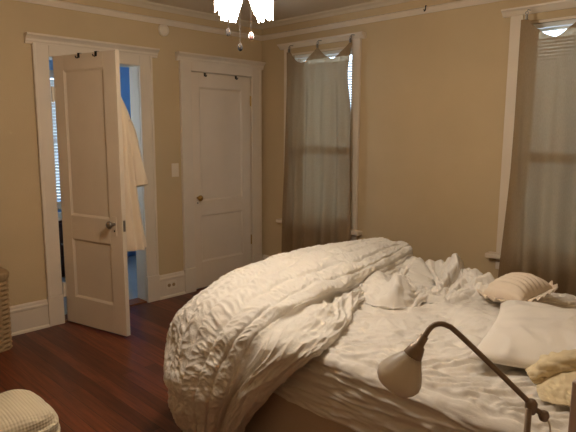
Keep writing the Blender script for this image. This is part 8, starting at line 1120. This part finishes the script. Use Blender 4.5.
# fitted sheet over the mattress: top and hanging sides in one cloth
def fitted_sheet():
    d = .265; top = .605; rad = .022
    nx, ny = 420, 380
    qx = np.linspace(-d, BX1 - BX0 + d, nx)[:, None] + np.zeros((1, ny)); qy = np.linspace(-d, BY_F - BY_N + d, ny)[None, :] + np.zeros((nx, 1))
    Lx, Ly = BX1 - BX0, BY_F - BY_N
    ox = np.maximum(0, np.maximum(-qx, qx - Lx)); oy = np.maximum(0, np.maximum(-qy, qy - Ly))
    px = np.clip(qx, 0, Lx); py = np.clip(qy, 0, Ly)
    over = np.maximum(ox, oy)
    an = np.minimum(over / rad, PI / 2)
    down = np.where(over < rad * PI / 2, rad * (1 - np.cos(an)), rad + over - rad * PI / 2); out = rad * np.sin(an)
    dirx = np.sign(qx - px) * ox; diry = np.sign(qy - py) * oy; l = np.sqrt(dirx ** 2 + diry ** 2) + 1e-9
    X = BX0 + px + dirx / l * out * (over > 0); Y = BY_N + py + diry / l * out * (over > 0); Z = top - down
    X = X - 0; G = np.stack([X, Y, Z], -1)
    wx = qx + .04 * perlin(qx * 5, qy * 5, 1.); wy = qy + .04 * perlin(qx * 5, qy * 5, 5.)
    topm = 1 - sstep(0, .06, over)
    FS = .002 + resample(fold('sheet_fold'), 150, 130)
    fi = np.clip((X - 2.42) / 1.60, 0, 1) * (FS.shape[0] - 1.001); fj = np.clip((Y + 2.24) / 1.50, 0, 1) * (FS.shape[1] - 1.001)
    i0, j0 = fi.astype(int), fj.astype(int); di, dj = fi - i0, fj - j0
    di, dj = di * di * (3 - 2 * di), dj * dj * (3 - 2 * dj)
    fs = (FS[i0, j0] * (1 - di) + FS[i0 + 1, j0] * di) * (1 - dj) + (FS[i0, j0 + 1] * (1 - di) + FS[i0 + 1, j0 + 1] * di) * dj
    fs = fs * (over <= 0) * sstep(2.38, 2.46, X)
    leftm = sstep(1.5, .9, qx)
    fs = fs * 1.9 + leftm * topm * (.006 * ridge(wx * 8, wy * 11, 2.) + .004 * ridge(wx * 20, wy * 26, 4.)) + topm * (1 - leftm) * .004 * ridge(wx * 3, wy * 18, 8.)
    side = .011 * ridge(wx * 2.0, wy * 0 + over * 24 + perlin(qx * 2, 0, 4.) * 1.2, 6.) + .006 * ridge(wx * 6, over * 48, 9.) + .004 * perlin(qx * 18, over * 30, 2)
    edge = .012 * perlin(qx * 13, qy * 10, 7.) * np.exp(-((np.minimum(qy, Ly - qy) - .01) / .05) ** 2)
    disp = fs + topm * .004 * perlin(qx * 3, qy * 3, 3.) + (1 - topm) * side + edge
    N = normals(G); N[N[..., 2] < -.2] *= -1
    G = G + N * disp[..., None]
    o = grid_mesh('fitted_sheet', G, M['sheet'])
    tag(o, 'off-white wrinkled fitted sheet stretched over the bed mattress', 'bed sheet')
fitted_sheet()

# the big comforter: heaped along the foot, hanging over the near corner to the floor
def comforter():
    def row(y, xz): return [(x, y, z) for x, z in xz]
    R = [
        [(1.99, -.74, .30), (1.94, -.72, .45), (1.98, -.70, .58), (2.08, -.69, .63), (2.16, -.69, .64), (2.25, -.70, .635), (2.30, -.76, .633), (2.29, -.80, .632), (2.28, -.82, .631), (2.26, -.84, .63)],
        row(-.80, [(1.94, .28), (1.88, .48), (1.92, .66), (2.03, .75), (2.14, .77), (2.24, .75), (2.31, .68), (2.30, .645), (2.29, .635), (2.26, .63)]),
        row(-1.05, [(1.93, .25), (1.86, .48), (1.90, .68), (2.02, .785), (2.16, .80), (2.31, .775), (2.38, .69), (2.36, .65), (2.35, .635), (2.31, .63)]),
        row(-1.40, [(1.92, .22), (1.85, .46), (1.89, .68), (2.02, .80), (2.20, .805), (2.38, .77), (2.445, .69), (2.43, .66), (2.44, .645), (2.40, .63)]),
        row(-1.62, [(1.915, .21), (1.845, .455), (1.885, .68), (2.015, .80), (2.20, .808), (2.41, .765), (2.47, .68), (2.50, .68), (2.53, .655), (2.48, .63)]),
        row(-1.88, [(1.91, .20), (1.86, .45), (1.90, .66), (2.02, .785), (2.20, .805), (2.42, .765), (2.50, .68), (2.58, .70), (2.66, .655), (2.61, .63)]),
        row(-2.12, [(1.90, .17), (1.86, .42), (1.90, .62), (2.02, .75), (2.20, .785), (2.44, .755), (2.54, .675), (2.66, .70), (2.77, .655), (2.73, .63)]),
        [(1.96, -2.20, .17), (1.90, -2.27, .40), (1.94, -2.32, .55), (2.03, -2.36, .66), (2.20, -2.38, .705), (2.46, -2.37, .69), (2.57, -2.34, .64), (2.70, -2.34, .66), (2.80, -2.31, .625), (2.77, -2.30, .60)],
        [(1.98, -2.23, .14), (1.93, -2.32, .33), (1.97, -2.40, .46), (2.06, -2.45, .53), (2.20, -2.48, .56), (2.42, -2.47, .56), (2.53, -2.40, .53), (2.62, -2.41, .53), (2.69, -2.37, .51), (2.67, -2.33, .50)],
        [(2.00, -2.24, .11), (1.94, -2.34, .25), (1.98, -2.43, .32), (2.08, -2.50, .36), (2.20, -2.53, .37), (2.36, -2.51, .38), (2.44, -2.43, .36), (2.51, -2.44, .37), (2.57, -2.39, .37), (2.55, -2.33, .37)],
        [(2.02, -2.24, .08), (1.95, -2.33, .14), (1.99, -2.42, .17), (2.09, -2.48, .18), (2.18, -2.50, .18), (2.29, -2.49, .19), (2.35, -2.42, .18), (2.40, -2.43, .19), (2.44, -2.39, .20), (2.42, -2.33, .20)],
        [(2.03, -2.25, .06), (1.97, -2.32, .05), (2.01, -2.38, .04), (2.09, -2.43, .04), (2.15, -2.45, .04), (2.23, -2.44, .04), (2.28, -2.39, .04), (2.32, -2.39, .045), (2.35, -2.37, .05), (2.34, -2.33, .055)],
    ]
    nu, nv = 640, 440
    G = catmull(np.array(R), nu, nv)
    tt = np.linspace(0, 1, nv)[None, :, None]
    N = normals(G)
    if N[nu // 3, nv // 2, 2] < 0: N = -N
    G = G + N * resample(fold('comforter_fold'), nu, nv)[..., None] * (1 - .45 * sstep(.60, .70, tt)) * (1 - .55 * sstep(.50, .66, np.linspace(0, 1, nu))[:, None, None])
    if N[nu // 3, nv // 2, 2] < 0: N = -N
    # smooth the normals so that creases do not explode
    su = np.cumsum(np.concatenate([np.zeros((1, nv)), np.linalg.norm(np.diff(G, axis=0), axis=2)]), axis=0).mean(1)[:, None]
    tv = np.linspace(0, 1, nv)[None, :]
    main = 1 - sstep(.60, .66, tv); flap = sstep(.66, .72, tv)
    b = tv * 19 + .30 * perlin(su * 2.0, tv * 4, 1.) + .10 * perlin(su * 9, tv * 9, 4.)
    fb = b - np.floor(b); ib = np.floor(b)
    groove = np.exp(-(np.minimum(fb, 1 - fb) / .11) ** 2)
    sw = su + .05 * perlin(su * 5, tv * 8, 6.) + .012 * np.sin(PI * fb)
    puck = ridge(sw * 24, ib * 5.3 + fb * 1.3, 3.) * .55 + ridge(sw * 42, ib * 3.7 + fb * 2.0, 8.) * .5
    W_ = fbm(G[..., 0] * 5, G[..., 1] * 5, G[..., 2] * 5, 2)
    mid = ridge(G[..., 0] * 8 + W_ * .5, G[..., 1] * 8, G[..., 2] * 8)
    fade = sstep(0, .04, tv) * sstep(1, .97, tv) * sstep(0, .1, su)
    pl = ridge(tv * 17 + 1.8 * perlin(su * 3.2, tv * 4, 5.), su * 2.8, 2.) + .3 * ridge(tv * 44 + perlin(su * 5, tv * 6, 2.), su * 7, 7.)
    disp = fade * (main * (PUFF * (1 - groove) + PUCK * puck * (1 - .35 * groove) + .002 * mid) + flap * (.014 * pl + .004 * ridge(su * 16, tv * 20, 4.))) + .004 * W_
    G = G + N * disp[..., None]
    G[..., 2] = np.maximum(G[..., 2], .026)
    o = grid_mesh('comforter', G, M['comforter'], solid=.012)
    tag(o, 'cream ruched comforter heaped over the bed foot and hanging to the floor', 'comforter')
PUFF, PUCK = .009, .0085
comforter()

# crumpled top sheet behind it
def seg_dist(x, y, pl):
    d = np.full(x.shape, 9.)
    for (ax, ay), (bx_, by_) in zip(pl[:-1], pl[1:]):
        vx, vy = bx_ - ax, by_ - ay; t = np.clip(((x - ax) * vx + (y - ay) * vy) / (vx * vx + vy * vy), 0, 1)
        d = np.minimum(d, np.hypot(x - ax - t * vx, y - ay - t * vy))
    return d
def inside(x, y, pl):
    c = np.zeros(x.shape, bool)
    for (ax, ay), (bx_, by_) in zip(pl, pl[1:] + pl[:1]):
        c ^= ((ay > y) != (by_ > y)) & (x < (bx_ - ax) * (y - ay) / (by_ - ay + 1e-12) + ax)
    return c
def top_sheet():
    # radial grid inside an irregular outline: centre -> rim
    rim = [(2.30, -.74), (2.45, -.71), (2.62, -.74), (2.80, -.84), (2.97, -.98), (3.07, -1.10), (3.04, -1.22), (2.96, -1.30), (2.90, -1.40), (2.80, -1.44), (2.79, -1.56), (2.73, -1.65), (2.60, -1.665), (2.46, -1.63), (2.36, -1.55), (2.29, -1.35), (2.27, -1.0)]
    rim_c = catmull(np.array([(a, b, 0) for a, b in rim + rim[:1]])[:, None, :].repeat(2, 1), 150, 2)[:, 0]
    c = np.array([2.62, -1.18, 0]); n = 64
    t = np.linspace(.02, 1, n)[:, None]
    G = c + (rim_c[None] - c) * t[..., None]
    x, y = G[..., 0], G[..., 1]
    poly = [tuple(p[:2]) for p in rim_c[::6]]
    d = seg_dist(x, y, poly + poly[:1])
    h = .088 * np.sqrt(sstep(0, .18, d)) + .02 * sstep(0, .03, d)
    lines = [([(2.40, -.93), (2.50, -1.12), (2.60, -1.35), (2.74, -1.64)], .050, .030),
             ([(2.44, -.92), (2.62, -1.12), (2.80, -1.38)], .040, .028),
             ([(2.30, -.96), (2.46, -.80), (2.62, -.84), (2.80, -.98), (3.02, -1.12)], .045, .05),
             ([(2.56, -.98), (2.60, -.90), (2.74, -1.00), (2.90, -1.18), (2.90, -1.32), (2.80, -1.26), (2.70, -1.12)], .040, .024),
             ([(2.66, -.94), (2.80, -1.08), (2.86, -1.22)], .030, .02), ([(2.52, -1.02), (2.66, -1.06), (2.76, -1.20)], .032, .022),
             ([(2.33, -1.10), (2.42, -1.30), (2.52, -1.56)], .020, .04), ([(2.92, -1.08), (2.98, -1.18), (2.94, -1.27)], .025, .018),
             ([(2.70, -.86), (2.86, -1.00), (3.00, -1.08)], .02, .02), ([(2.36, -1.52), (2.52, -1.60), (2.70, -1.61)], .022, .022)]
    wx = x + .022 * perlin(x * 9, y * 9, 2.) + .008 * perlin(x * 24, y * 24, 3.); wy = y + .022 * perlin(x * 9, y * 9, 6.) + .008 * perlin(x * 24, y * 24, 7.)
    edge = sstep(0, .05, d)
    for pl, am, w in lines:
        dd = seg_dist(wx, wy, pl)
        h = h + .62 * am * np.exp(-(dd / (1.35 * w)) ** 2) * edge
    calm = np.exp(-(((x - 2.66) / .13) ** 2 + ((y + 1.50) / .12) ** 2)) + np.exp(-(((x - 2.44) / .10) ** 2 + ((y + 1.42) / .16) ** 2))
    h = h + edge * (1 - .8 * np.clip(calm, 0, 1)) * (.012 * fbm(wx * 9, wy * 9, 3., 3)) + .004 * edge * perlin(x * 12, y * 12, 1.)
    G[..., 2] = .632 + np.maximum(h, 0)
    hx = resample(fold('heap_across'), 64, 150); hy = resample(fold('heap_along'), 64, 150); hz = resample(fold('heap_height'), 64, 150)
    k = np.clip(calm, 0, 1)
    G[..., 0] += hx * (1 - .6 * k); G[..., 1] += hy * (1 - .6 * k)
    z = G[..., 2] + hz
    z = .618 + np.maximum(z - .618, 0) * 1.55
    G[..., 2] = z * (1 - .75 * k) + (.618 + 1.15 * np.maximum(h, 0)) * .75 * k
    sky = seg_dist(x, y, [(2.34, -.92), (2.46, -.80), (2.62, -.84), (2.80, -.97), (2.96, -1.08)])
    G[..., 2] += (.034 + .04 * sstep(2.6, 2.88, x)) * np.exp(-(sky / .085) ** 2) * sstep(0, .06, d) * (1 + .3 * perlin(x * 9, y * 9, 4.))
    G[:, -1] = G[:, 0]
    G = catmull(G, 190, 430)
    G[..., 2] = np.maximum(G[..., 2], .622)
    o = grid_mesh('top_sheet', G[:, :-1], M['sheet'], closed_v=True)
    tag(o, 'crumpled off-white top sheet pushed to the window side of the bed', 'bed sheet')
    me = o.data; bm = bmesh.new(); bm.from_mesh(me)      # close the tiny hole at the centre
    bmesh.ops.holes_fill(bm, edges=[e for e in bm.edges if e.is_boundary and (e.verts[0].co.xy - Vector((2.62, -1.18))).length < .05], sides=0)
    bmesh.ops.recalc_face_normals(bm, faces=bm.faces[:]); bm.to_mesh(me); bm.free()
    m_ = o.modifiers.new('thickness', 'SOLIDIFY'); m_.thickness = .005; m_.offset = -1
top_sheet()

# pillows -------------------------------------------------------------------------------
def pillow_grid(L, Wd, h, seed, n=90, wr=.012, pinch=.06):
    u = np.linspace(-1, 1, n)[:, None]; v = np.linspace(-1, 1, n)[None, :]
    U = np.broadcast_to(u, (n, n)); V = np.broadcast_to(v, (n, n))
    sh = (1 - np.abs(U) ** 3.2) ** .5 * (1 - np.abs(V) ** 3.2) ** .5
    X = U * L / 2 * (1 - pinch * (1 - V ** 2)); Y = V * Wd / 2 * (1 - pinch * (1 - U ** 2))
    wxx = X + .04 * perlin(X * 6, Y * 6, seed); 
    w = wr * (1.2 * fbm(wxx * 5, Y * 5, seed) + .7 * ridge(wxx * 7 + Y * 3, Y * 5 - X * 3, seed + 3))
    top = h * .62 * sh + w * sstep(0, .4, sh); bot = -h * .38 * sh
    return X, Y, top, bot
def closed_pillow(name, X, Y, top, bot, m, parent):
    n = X.shape[0]; bm = B()
    vt = [[bm.verts.new((X[i, j], Y[i, j], top[i, j])) for j in range(n)] for i in range(n)]
    vb = [[(vt[i][j] if i in (0, n - 1) or j in (0, n - 1) else bm.verts.new((X[i, j], Y[i, j], bot[i, j]))) for j in range(n)] for i in range(n)]
    for i in range(n - 1):
        for j in range(n - 1):
            bm.faces.new((vt[i][j], vt[i + 1][j], vt[i + 1][j + 1], vt[i][j + 1]))
            try: bm.faces.new((vb[i][j], vb[i][j + 1], vb[i + 1][j + 1], vb[i + 1][j]))
            except ValueError: pass
    return obj(name, bm, m, parent, smooth=True)

r = empty('pillow', (3.50, -1.60, .678), math.radians(13)); tag(r, 'plump plain white pillow lying flat on the right of the bed', 'pillow')
X, Y, t_, b_ = pillow_grid(.58, .76, .115, 3., wr=.008, pinch=.09)
closed_pillow('cushion', X, Y, t_, b_, M['pillow'], r)
r.rotation_euler = (0, 0, math.radians(15))

def ruffled_pillow():
    r = empty('ruffled_pillow', (3.13, -1.13, .70), math.radians(-14)); tag(r, 'small ruffle-edged pillow tucked behind the plain white pillow', 'pillow')
    X, Y, t_, b_ = pillow_grid(.23, .26, .13, 7., 70, .004)
    t_ = t_ + .005 * np.sin(Y * 190 + 2 * perlin(X * 6, Y * 6, 4.)) * sstep(.0, .06, t_)
    closed_pillow('cushion', X, Y, t_, b_, M['sham'], r)
    # ruffle round the edge
    n = 420; a = np.linspace(0, 2 * PI, n, endpoint=False)
    p = 5; q = (np.abs(np.cos(a)) ** p + np.abs(np.sin(a)) ** p) ** (-1 / p)
    ex, ey = np.cos(a) * q * .110, np.sin(a) * q * .125
    s = np.cumsum(np.concatenate([[0], np.hypot(np.diff(ex), np.diff(ey))]))
    t = np.linspace(0, 1, 8)[:, None]
    nx_, ny_ = np.cos(a) * q, np.sin(a) * q; l = np.hypot(nx_, ny_); nx_, ny_ = nx_ / l, ny_ / l
    fr = .010 * np.sin(s * 170 + 1.5 * perlin(s * 20, 0, 3.)) * t + .012 * perlin(s * 30, t * 2, 5.) * t
    G = np.stack([ex + nx_ * (t * .045 + .5 * fr), ey + ny_ * (t * .045 + .5 * fr), fr + .012 * t], -1)
    grid_mesh('ruffle', G, M['sham'], r, closed_v=True, solid=.003)
    r.rotation_euler = (math.radians(8), math.radians(-4), math.radians(-14))
ruffled_pillow()

# khaki garment ---------------------------------------------------------------------------
def garment():
    C_ = [
        [(3.50, -1.86, .632), (3.55, -1.80, .64), (3.63, -1.73, .65), (3.75, -1.66, .65), (3.90, -1.60, .632)],
        [(3.49, -1.93, .645), (3.55, -1.87, .70), (3.64, -1.80, .715), (3.76, -1.73, .71), (3.92, -1.66, .67)],
        [(3.52, -2.00, .66), (3.58, -1.955, .72), (3.67, -1.89, .735), (3.79, -1.81, .73), (3.94, -1.73, .68)],
        [(3.535, -2.015, .65), (3.595, -1.975, .69), (3.69, -1.90, .70), (3.80, -1.82, .70), (3.945, -1.74, .66)],
        [(3.55, -2.00, .638), (3.605, -1.93, .655), (3.69, -1.86, .66), (3.80, -1.79, .66), (3.94, -1.74, .645)],
        [(3.57, -2.05, .636), (3.64, -2.03, .665), (3.72, -1.98, .67), (3.83, -1.90, .665), (3.95, -1.82, .645)],
        [(3.60, -2.10, .632), (3.68, -2.10, .638), (3.77, -2.06, .638), (3.86, -1.97, .638), (3.96, -1.88, .632)],
    ]
    G = catmull(np.array(C_), 150, 150); N = normals(G); N = N if N[40, 75, 2] > 0 else -N
    G = G + N * resample(fold('garment_fold'), 150, 150)[..., None] * .8 + np.array([.005, .0, .006])
    if N[40, 75, 2] < 0: N = -N
    w = .004 * ridge(G[..., 0] * 22, G[..., 1] * 18, 5.)
    G = G + N * w[..., None]; G[..., 2] = np.maximum(G[..., 2], .622)
    o = grid_mesh('garment', G, M['khaki'], solid=.004, offset=1)
    tag(o, 'rumpled khaki garment lying on the bed in front of the plain pillow', 'clothing')
garment()

# ------------------------------------------------------------------ reading lamp
def lamp():
    ox, oy = 3.745, -2.60
    r = empty('floor_lamp', (ox, oy, 0)); tag(r, 'slim dark metal reading lamp with white glass shade beside the bed', 'lamp')
    L = lambda p: (p[0] - ox, p[1] - oy, p[2])
    bm = B(); lathe(bm, [(0, 0), (.115, 0), (.118, .008), (.11, .018), (.05, .024), (.016, .034), (.012, .05), (0, .05)], 36); obj('base', bm, M['bronze'], r, smooth=True)
    bm = B(); tube(bm, [(0, 0, .045), (0, 0, .85)], .0075, 14); obj('pole', bm, M['bronze'], r, smooth=True)
    j = (3.746, -2.588, .852)
    bm = B(); lathe(bm, [(0, -.020), (.010, -.018), (.014, -.006), (.014, .008), (.009, .016), (0, .018)], 16, Matrix.Translation(L(j)))
    obj('joint', bm, M['bronze'], r, smooth=True)
    bm = B(); tube(bm, [L(j), L((3.766, -2.578, .838)), L((3.772, -2.573, .831))], [.005, .007, .006], 10)
    lathe(bm, [(0, -.013), (.009, -.011), (.013, 0), (.010, .010), (0, .014)], 14, Matrix.Translation(L((3.771, -2.574, .832))))
    obj('adjusting_knob', bm, M['bronze'], r, smooth=True)
    pts = [(3.747, -2.588, .854), (3.737, -2.593, .866), (3.669, -2.644, .947), (3.600, -2.695, 1.026), (3.585, -2.707, 1.039), (3.573, -2.718, 1.044), (3.562, -2.730, 1.041), (3.554, -2.739, 1.030), (3.547, -2.751, 1.009)]
    c = catmull(np.array(pts)[:, None, :].repeat(2, 1), 60, 2)[:, 0]
    bm = B(); tube(bm, [L(p) for p in c], .0065, 12); obj('arm', bm, M['bronze'], r, smooth=True)
    tip = Vector(L((3.547, -2.751, 1.010))); d = Vector((-.010, -.022, -.075)).normalized()
    # image-down-left lean of the shade
    d = Vector((-.034, -.030, -.085)).normalized()
    Mx = align(tip, d)
    bm = B(); lathe(bm, [(0, -.006), (.010, -.006), (.011, .018), (.016, .022), (.020, .036), (.024, .052), (.023, .056), (0, .056)], 24, Mx); obj('socket', bm, M['bronze'], r, smooth=True)
    prof = [(.021, .046), (.026, .054), (.036, .070), (.047, .088), (.0545, .105), (.0555, .117), (.051, .129), (.041, .140)]
    inner = [(a - .003, b) for a, b in prof[::-1]]
    bm = B(); lathe(bm, prof + inner, 36, Mx); obj('lamp_shade', bm, M['frosted'], r, smooth=True)
    bm = B(); lathe(bm, [(0, .053), (.010, .054), (.016, .072), (.019, .09), (.014, .104), (0, .11)], 18, Mx); obj('bulb', bm, M['frosted'], r, smooth=True)
    cp = [(3.774, -2.570, .83), (3.785, -2.566, .80), (3.79, -2.565, .70), (3.785, -2.568, .4), (3.79, -2.55, .1), (3.80, -2.50, .008), (3.95, -2.44, .006)]
    c = catmull(np.array(cp)[:, None, :].repeat(2, 1), 60, 2)[:, 0]
    bm = B(); tube(bm, [L(p) for p in c], .0022, 8); obj('cord', bm, M['plate'], r, smooth=True)
lamp()

# nightstand whose front corner just enters the frame at the right
def nightstand():
    x0, y0, w, d, h = 3.834, -2.935, .42, .36, .95
    r = empty('nightstand', (x0 + w / 2, y0 + d / 2, 0)); tag(r, 'grey-brown stand at the extreme right edge beside the reading lamp', 'nightstand')
    bm = B()
    for sx in (-1, 1):
        for sy in (-1, 1):
            bm = B(); box(bm, sx * (w / 2 - .015) - .015, sx * (w / 2 - .015) + .015, sy * (d / 2 - .015) - .015, sy * (d / 2 - .015) + .015, 0, h)
            obj('leg', bm, M['nightstand'], r, bevel=.003)
    bm = B(); box(bm, -w / 2 + .03, w / 2 - .03, -d / 2 + .006, d / 2 - .006, .45, h - .16); obj('drawer_case', bm, M['nightstand'], r, bevel=.003)
    bm = B(); box(bm, -w / 2 + .006, w / 2 - .006, -d / 2 + .006, d / 2 - .006, .2, .22); obj('shelf', bm, M['nightstand'], r, bevel=.003)
NS = True
if NS: nightstand()

# ------------------------------------------------------------------ ceiling fan with lit shades
def fan():
    FZ = -.06
    fx, fy = 2.41, -2.315
    r = empty('ceiling_fan', (fx, fy, H)); tag(r, 'ceiling fan with lit flower-shaped glass shades and pull chains', 'ceiling fan')
    bm = B(); lathe(bm, [(0, 0), (.075, 0), (.075, -.02), (.03, -.06), (0, -.06)], 28); obj('canopy', bm, M['bronze'], r, smooth=True)
    bm = B(); tube(bm, [(0, 0, -.05), (0, 0, -.16 + FZ)], .012, 12); obj('downrod', bm, M['bronze'], r)
    MZ = Matrix.Translation((0, 0, FZ))
    bm = B(); lathe(bm, [(0, -.14), (.05, -.145), (.10, -.17), (.115, -.20), (.115, -.25), (.09, -.285), (.05, -.30), (0, -.30)], 36, MZ); obj('motor', bm, M['bronze'], r, smooth=True)
    for k in range(5):
        a = math.radians(36 + 72 * k); Rm = MZ @ Matrix.Rotation(a, 4, 'Z')
        bm = B(); box(bm, .09, .20, -.018, .018, -.272, -.266, Rm); ir = obj('blade_iron', bm, M['bronze'], r)
        bm = B(); out = [(.17, -.05), (.30, -.06), (.50, -.065), (.60, -.06), (.635, -.04), (.645, 0), (.635, .04), (.60, .06), (.50, .065), (.30, .06), (.17, .05)]
        Rt = Rm @ Matrix.Translation((0, 0, -.262)) @ Matrix.Rotation(math.radians(10), 4, 'X')
        lo = [bm.verts.new(Rt @ Vector((x, y, -.003))) for x, y in out]; hi = [bm.verts.new(Rt @ Vector((x, y, .003))) for x, y in out]
        bm.faces.new(lo[::-1]); bm.faces.new(hi)
        for i in range(len(out)): bm.faces.new((lo[i], lo[(i + 1) % len(out)], hi[(i + 1) % len(out)], hi[i]))
        obj('blade', bm, M['blade'], ir)
    bm = B(); lathe(bm, [(0, -.30), (.04, -.30), (.05, -.33), (.05, -.37), (.03, -.40), (0, -.405)], 24, MZ); obj('light_kit', bm, M['bronze'], r, smooth=True)
    for k in range(4):
        a = math.radians(-3 + 90 * k); dv = Vector((math.cos(a), math.sin(a), 0))
        p0 = dv * .045 + Vector((0, 0, -.355 + FZ)); p1 = dv * .075 + Vector((0, 0, -.375 + FZ))
        bm = B(); tube(bm, [p0, p0 + dv * .02, p1], .011, 10); arm = obj('shade_arm', bm, M['bronze'], r, smooth=True)
        d = (dv * .24 + Vector((0, 0, -1))).normalized(); Mx = align(p1, d)
        fn = lambda rr, zz, aa: (rr * (1 + .10 * math.sin(6 * aa) * max(0, zz - .05) / .1), zz + .012 * math.sin(6 * aa) * max(0, zz - .06) / .09)
        prof = [(.018, 0), (.033, .014), (.044, .04), (.047, .065), (.043, .09), (.036, .118), (.029, .150)]
        bm = B(); lathe(bm, prof + [(q - .003, z) for q, z in prof[::-1]], 48, Mx, fn); obj('glass_shade', bm, M['litglass'], arm, smooth=True)
        bm = B(); lathe(bm, [(0, .01), (.011, .012), (.013, .04), (.026, .08), (.022, .105), (0, .118)], 16, Mx); obj('bulb', bm, M['bulb'], arm, smooth=True)
        ld = bpy.data.lights.new('fan_bulb_light', 'POINT'); ld.energy = LAMP_W; ld.color = (1, .95, .89); ld.shadow_soft_size = .05
        lo = bpy.data.objects.new('fan_bulb_light', ld); link(lo, r); lo.location = p1 + d * .20
    for (px, py, zb, m) in ((-.048, -.048, -.645, M['fob']), (-.014, -.014, -.705, M['fob']), (.018, .018, -.66, M['darkwood'])):
        bm = B(); tube(bm, [(px * .5, py * .5, -.395 + FZ), (px, py, -.43 + FZ), (px, py, zb)], .0012, 6); ch = obj('pull_chain', bm, M['fob'], r)
        bm = B(); lathe(bm, [(0, .012), (.006, .008), (.010, -.002), (.011, -.012), (.006, -.02), (0, -.022)], 14, Matrix.Translation((px, py, zb))); obj('pull_fob', bm, m, ch, smooth=True)
LAMP_W = 5.2
fan()

# ------------------------------------------------------------------ daylight outside
wd = bpy.data.worlds.new('overcast_daylight'); S.world = wd; wd.use_nodes = True
bg = wd.node_tree.nodes['Background']; bg.inputs['Color'].default_value = (.66, .82, 1.0, 1); bg.inputs['Strength'].default_value = 6.0

# ------------------------------------------------------------------ camera
f, yaw, pit, rol = 548.84, .778715, .15027, .0044252
F = Vector((-math.sin(yaw) * math.cos(pit), math.cos(yaw) * math.cos(pit), -math.sin(pit)))
Rv = Vector((math.cos(yaw), math.sin(yaw), 0)); U = Rv.cross(F)
R2 = Rv * math.cos(rol) + U * math.sin(rol); U2 = U * math.cos(rol) - Rv * math.sin(rol)
cd = bpy.data.cameras.new('camera'); cam = bpy.data.objects.new('camera', cd); link(cam)
cam.matrix_world = Matrix(((R2.x, U2.x, -F.x, 4.1903), (R2.y, U2.y, -F.y, -3.8612), (R2.z, U2.z, -F.z, 1.4894), (0, 0, 0, 1)))
cd.sensor_fit = 'HORIZONTAL'; cd.sensor_width = 36; cd.lens = f * 36 / 576; cd.clip_start = .02
S.camera = cam

vs = S.view_settings
vs.view_transform = 'Standard'; vs.look = 'None'; vs.gamma = 1; vs.use_curve_mapping = False
vs.exposure = .33
S.cycles.use_denoising = True
S.cycles.max_bounces = 8
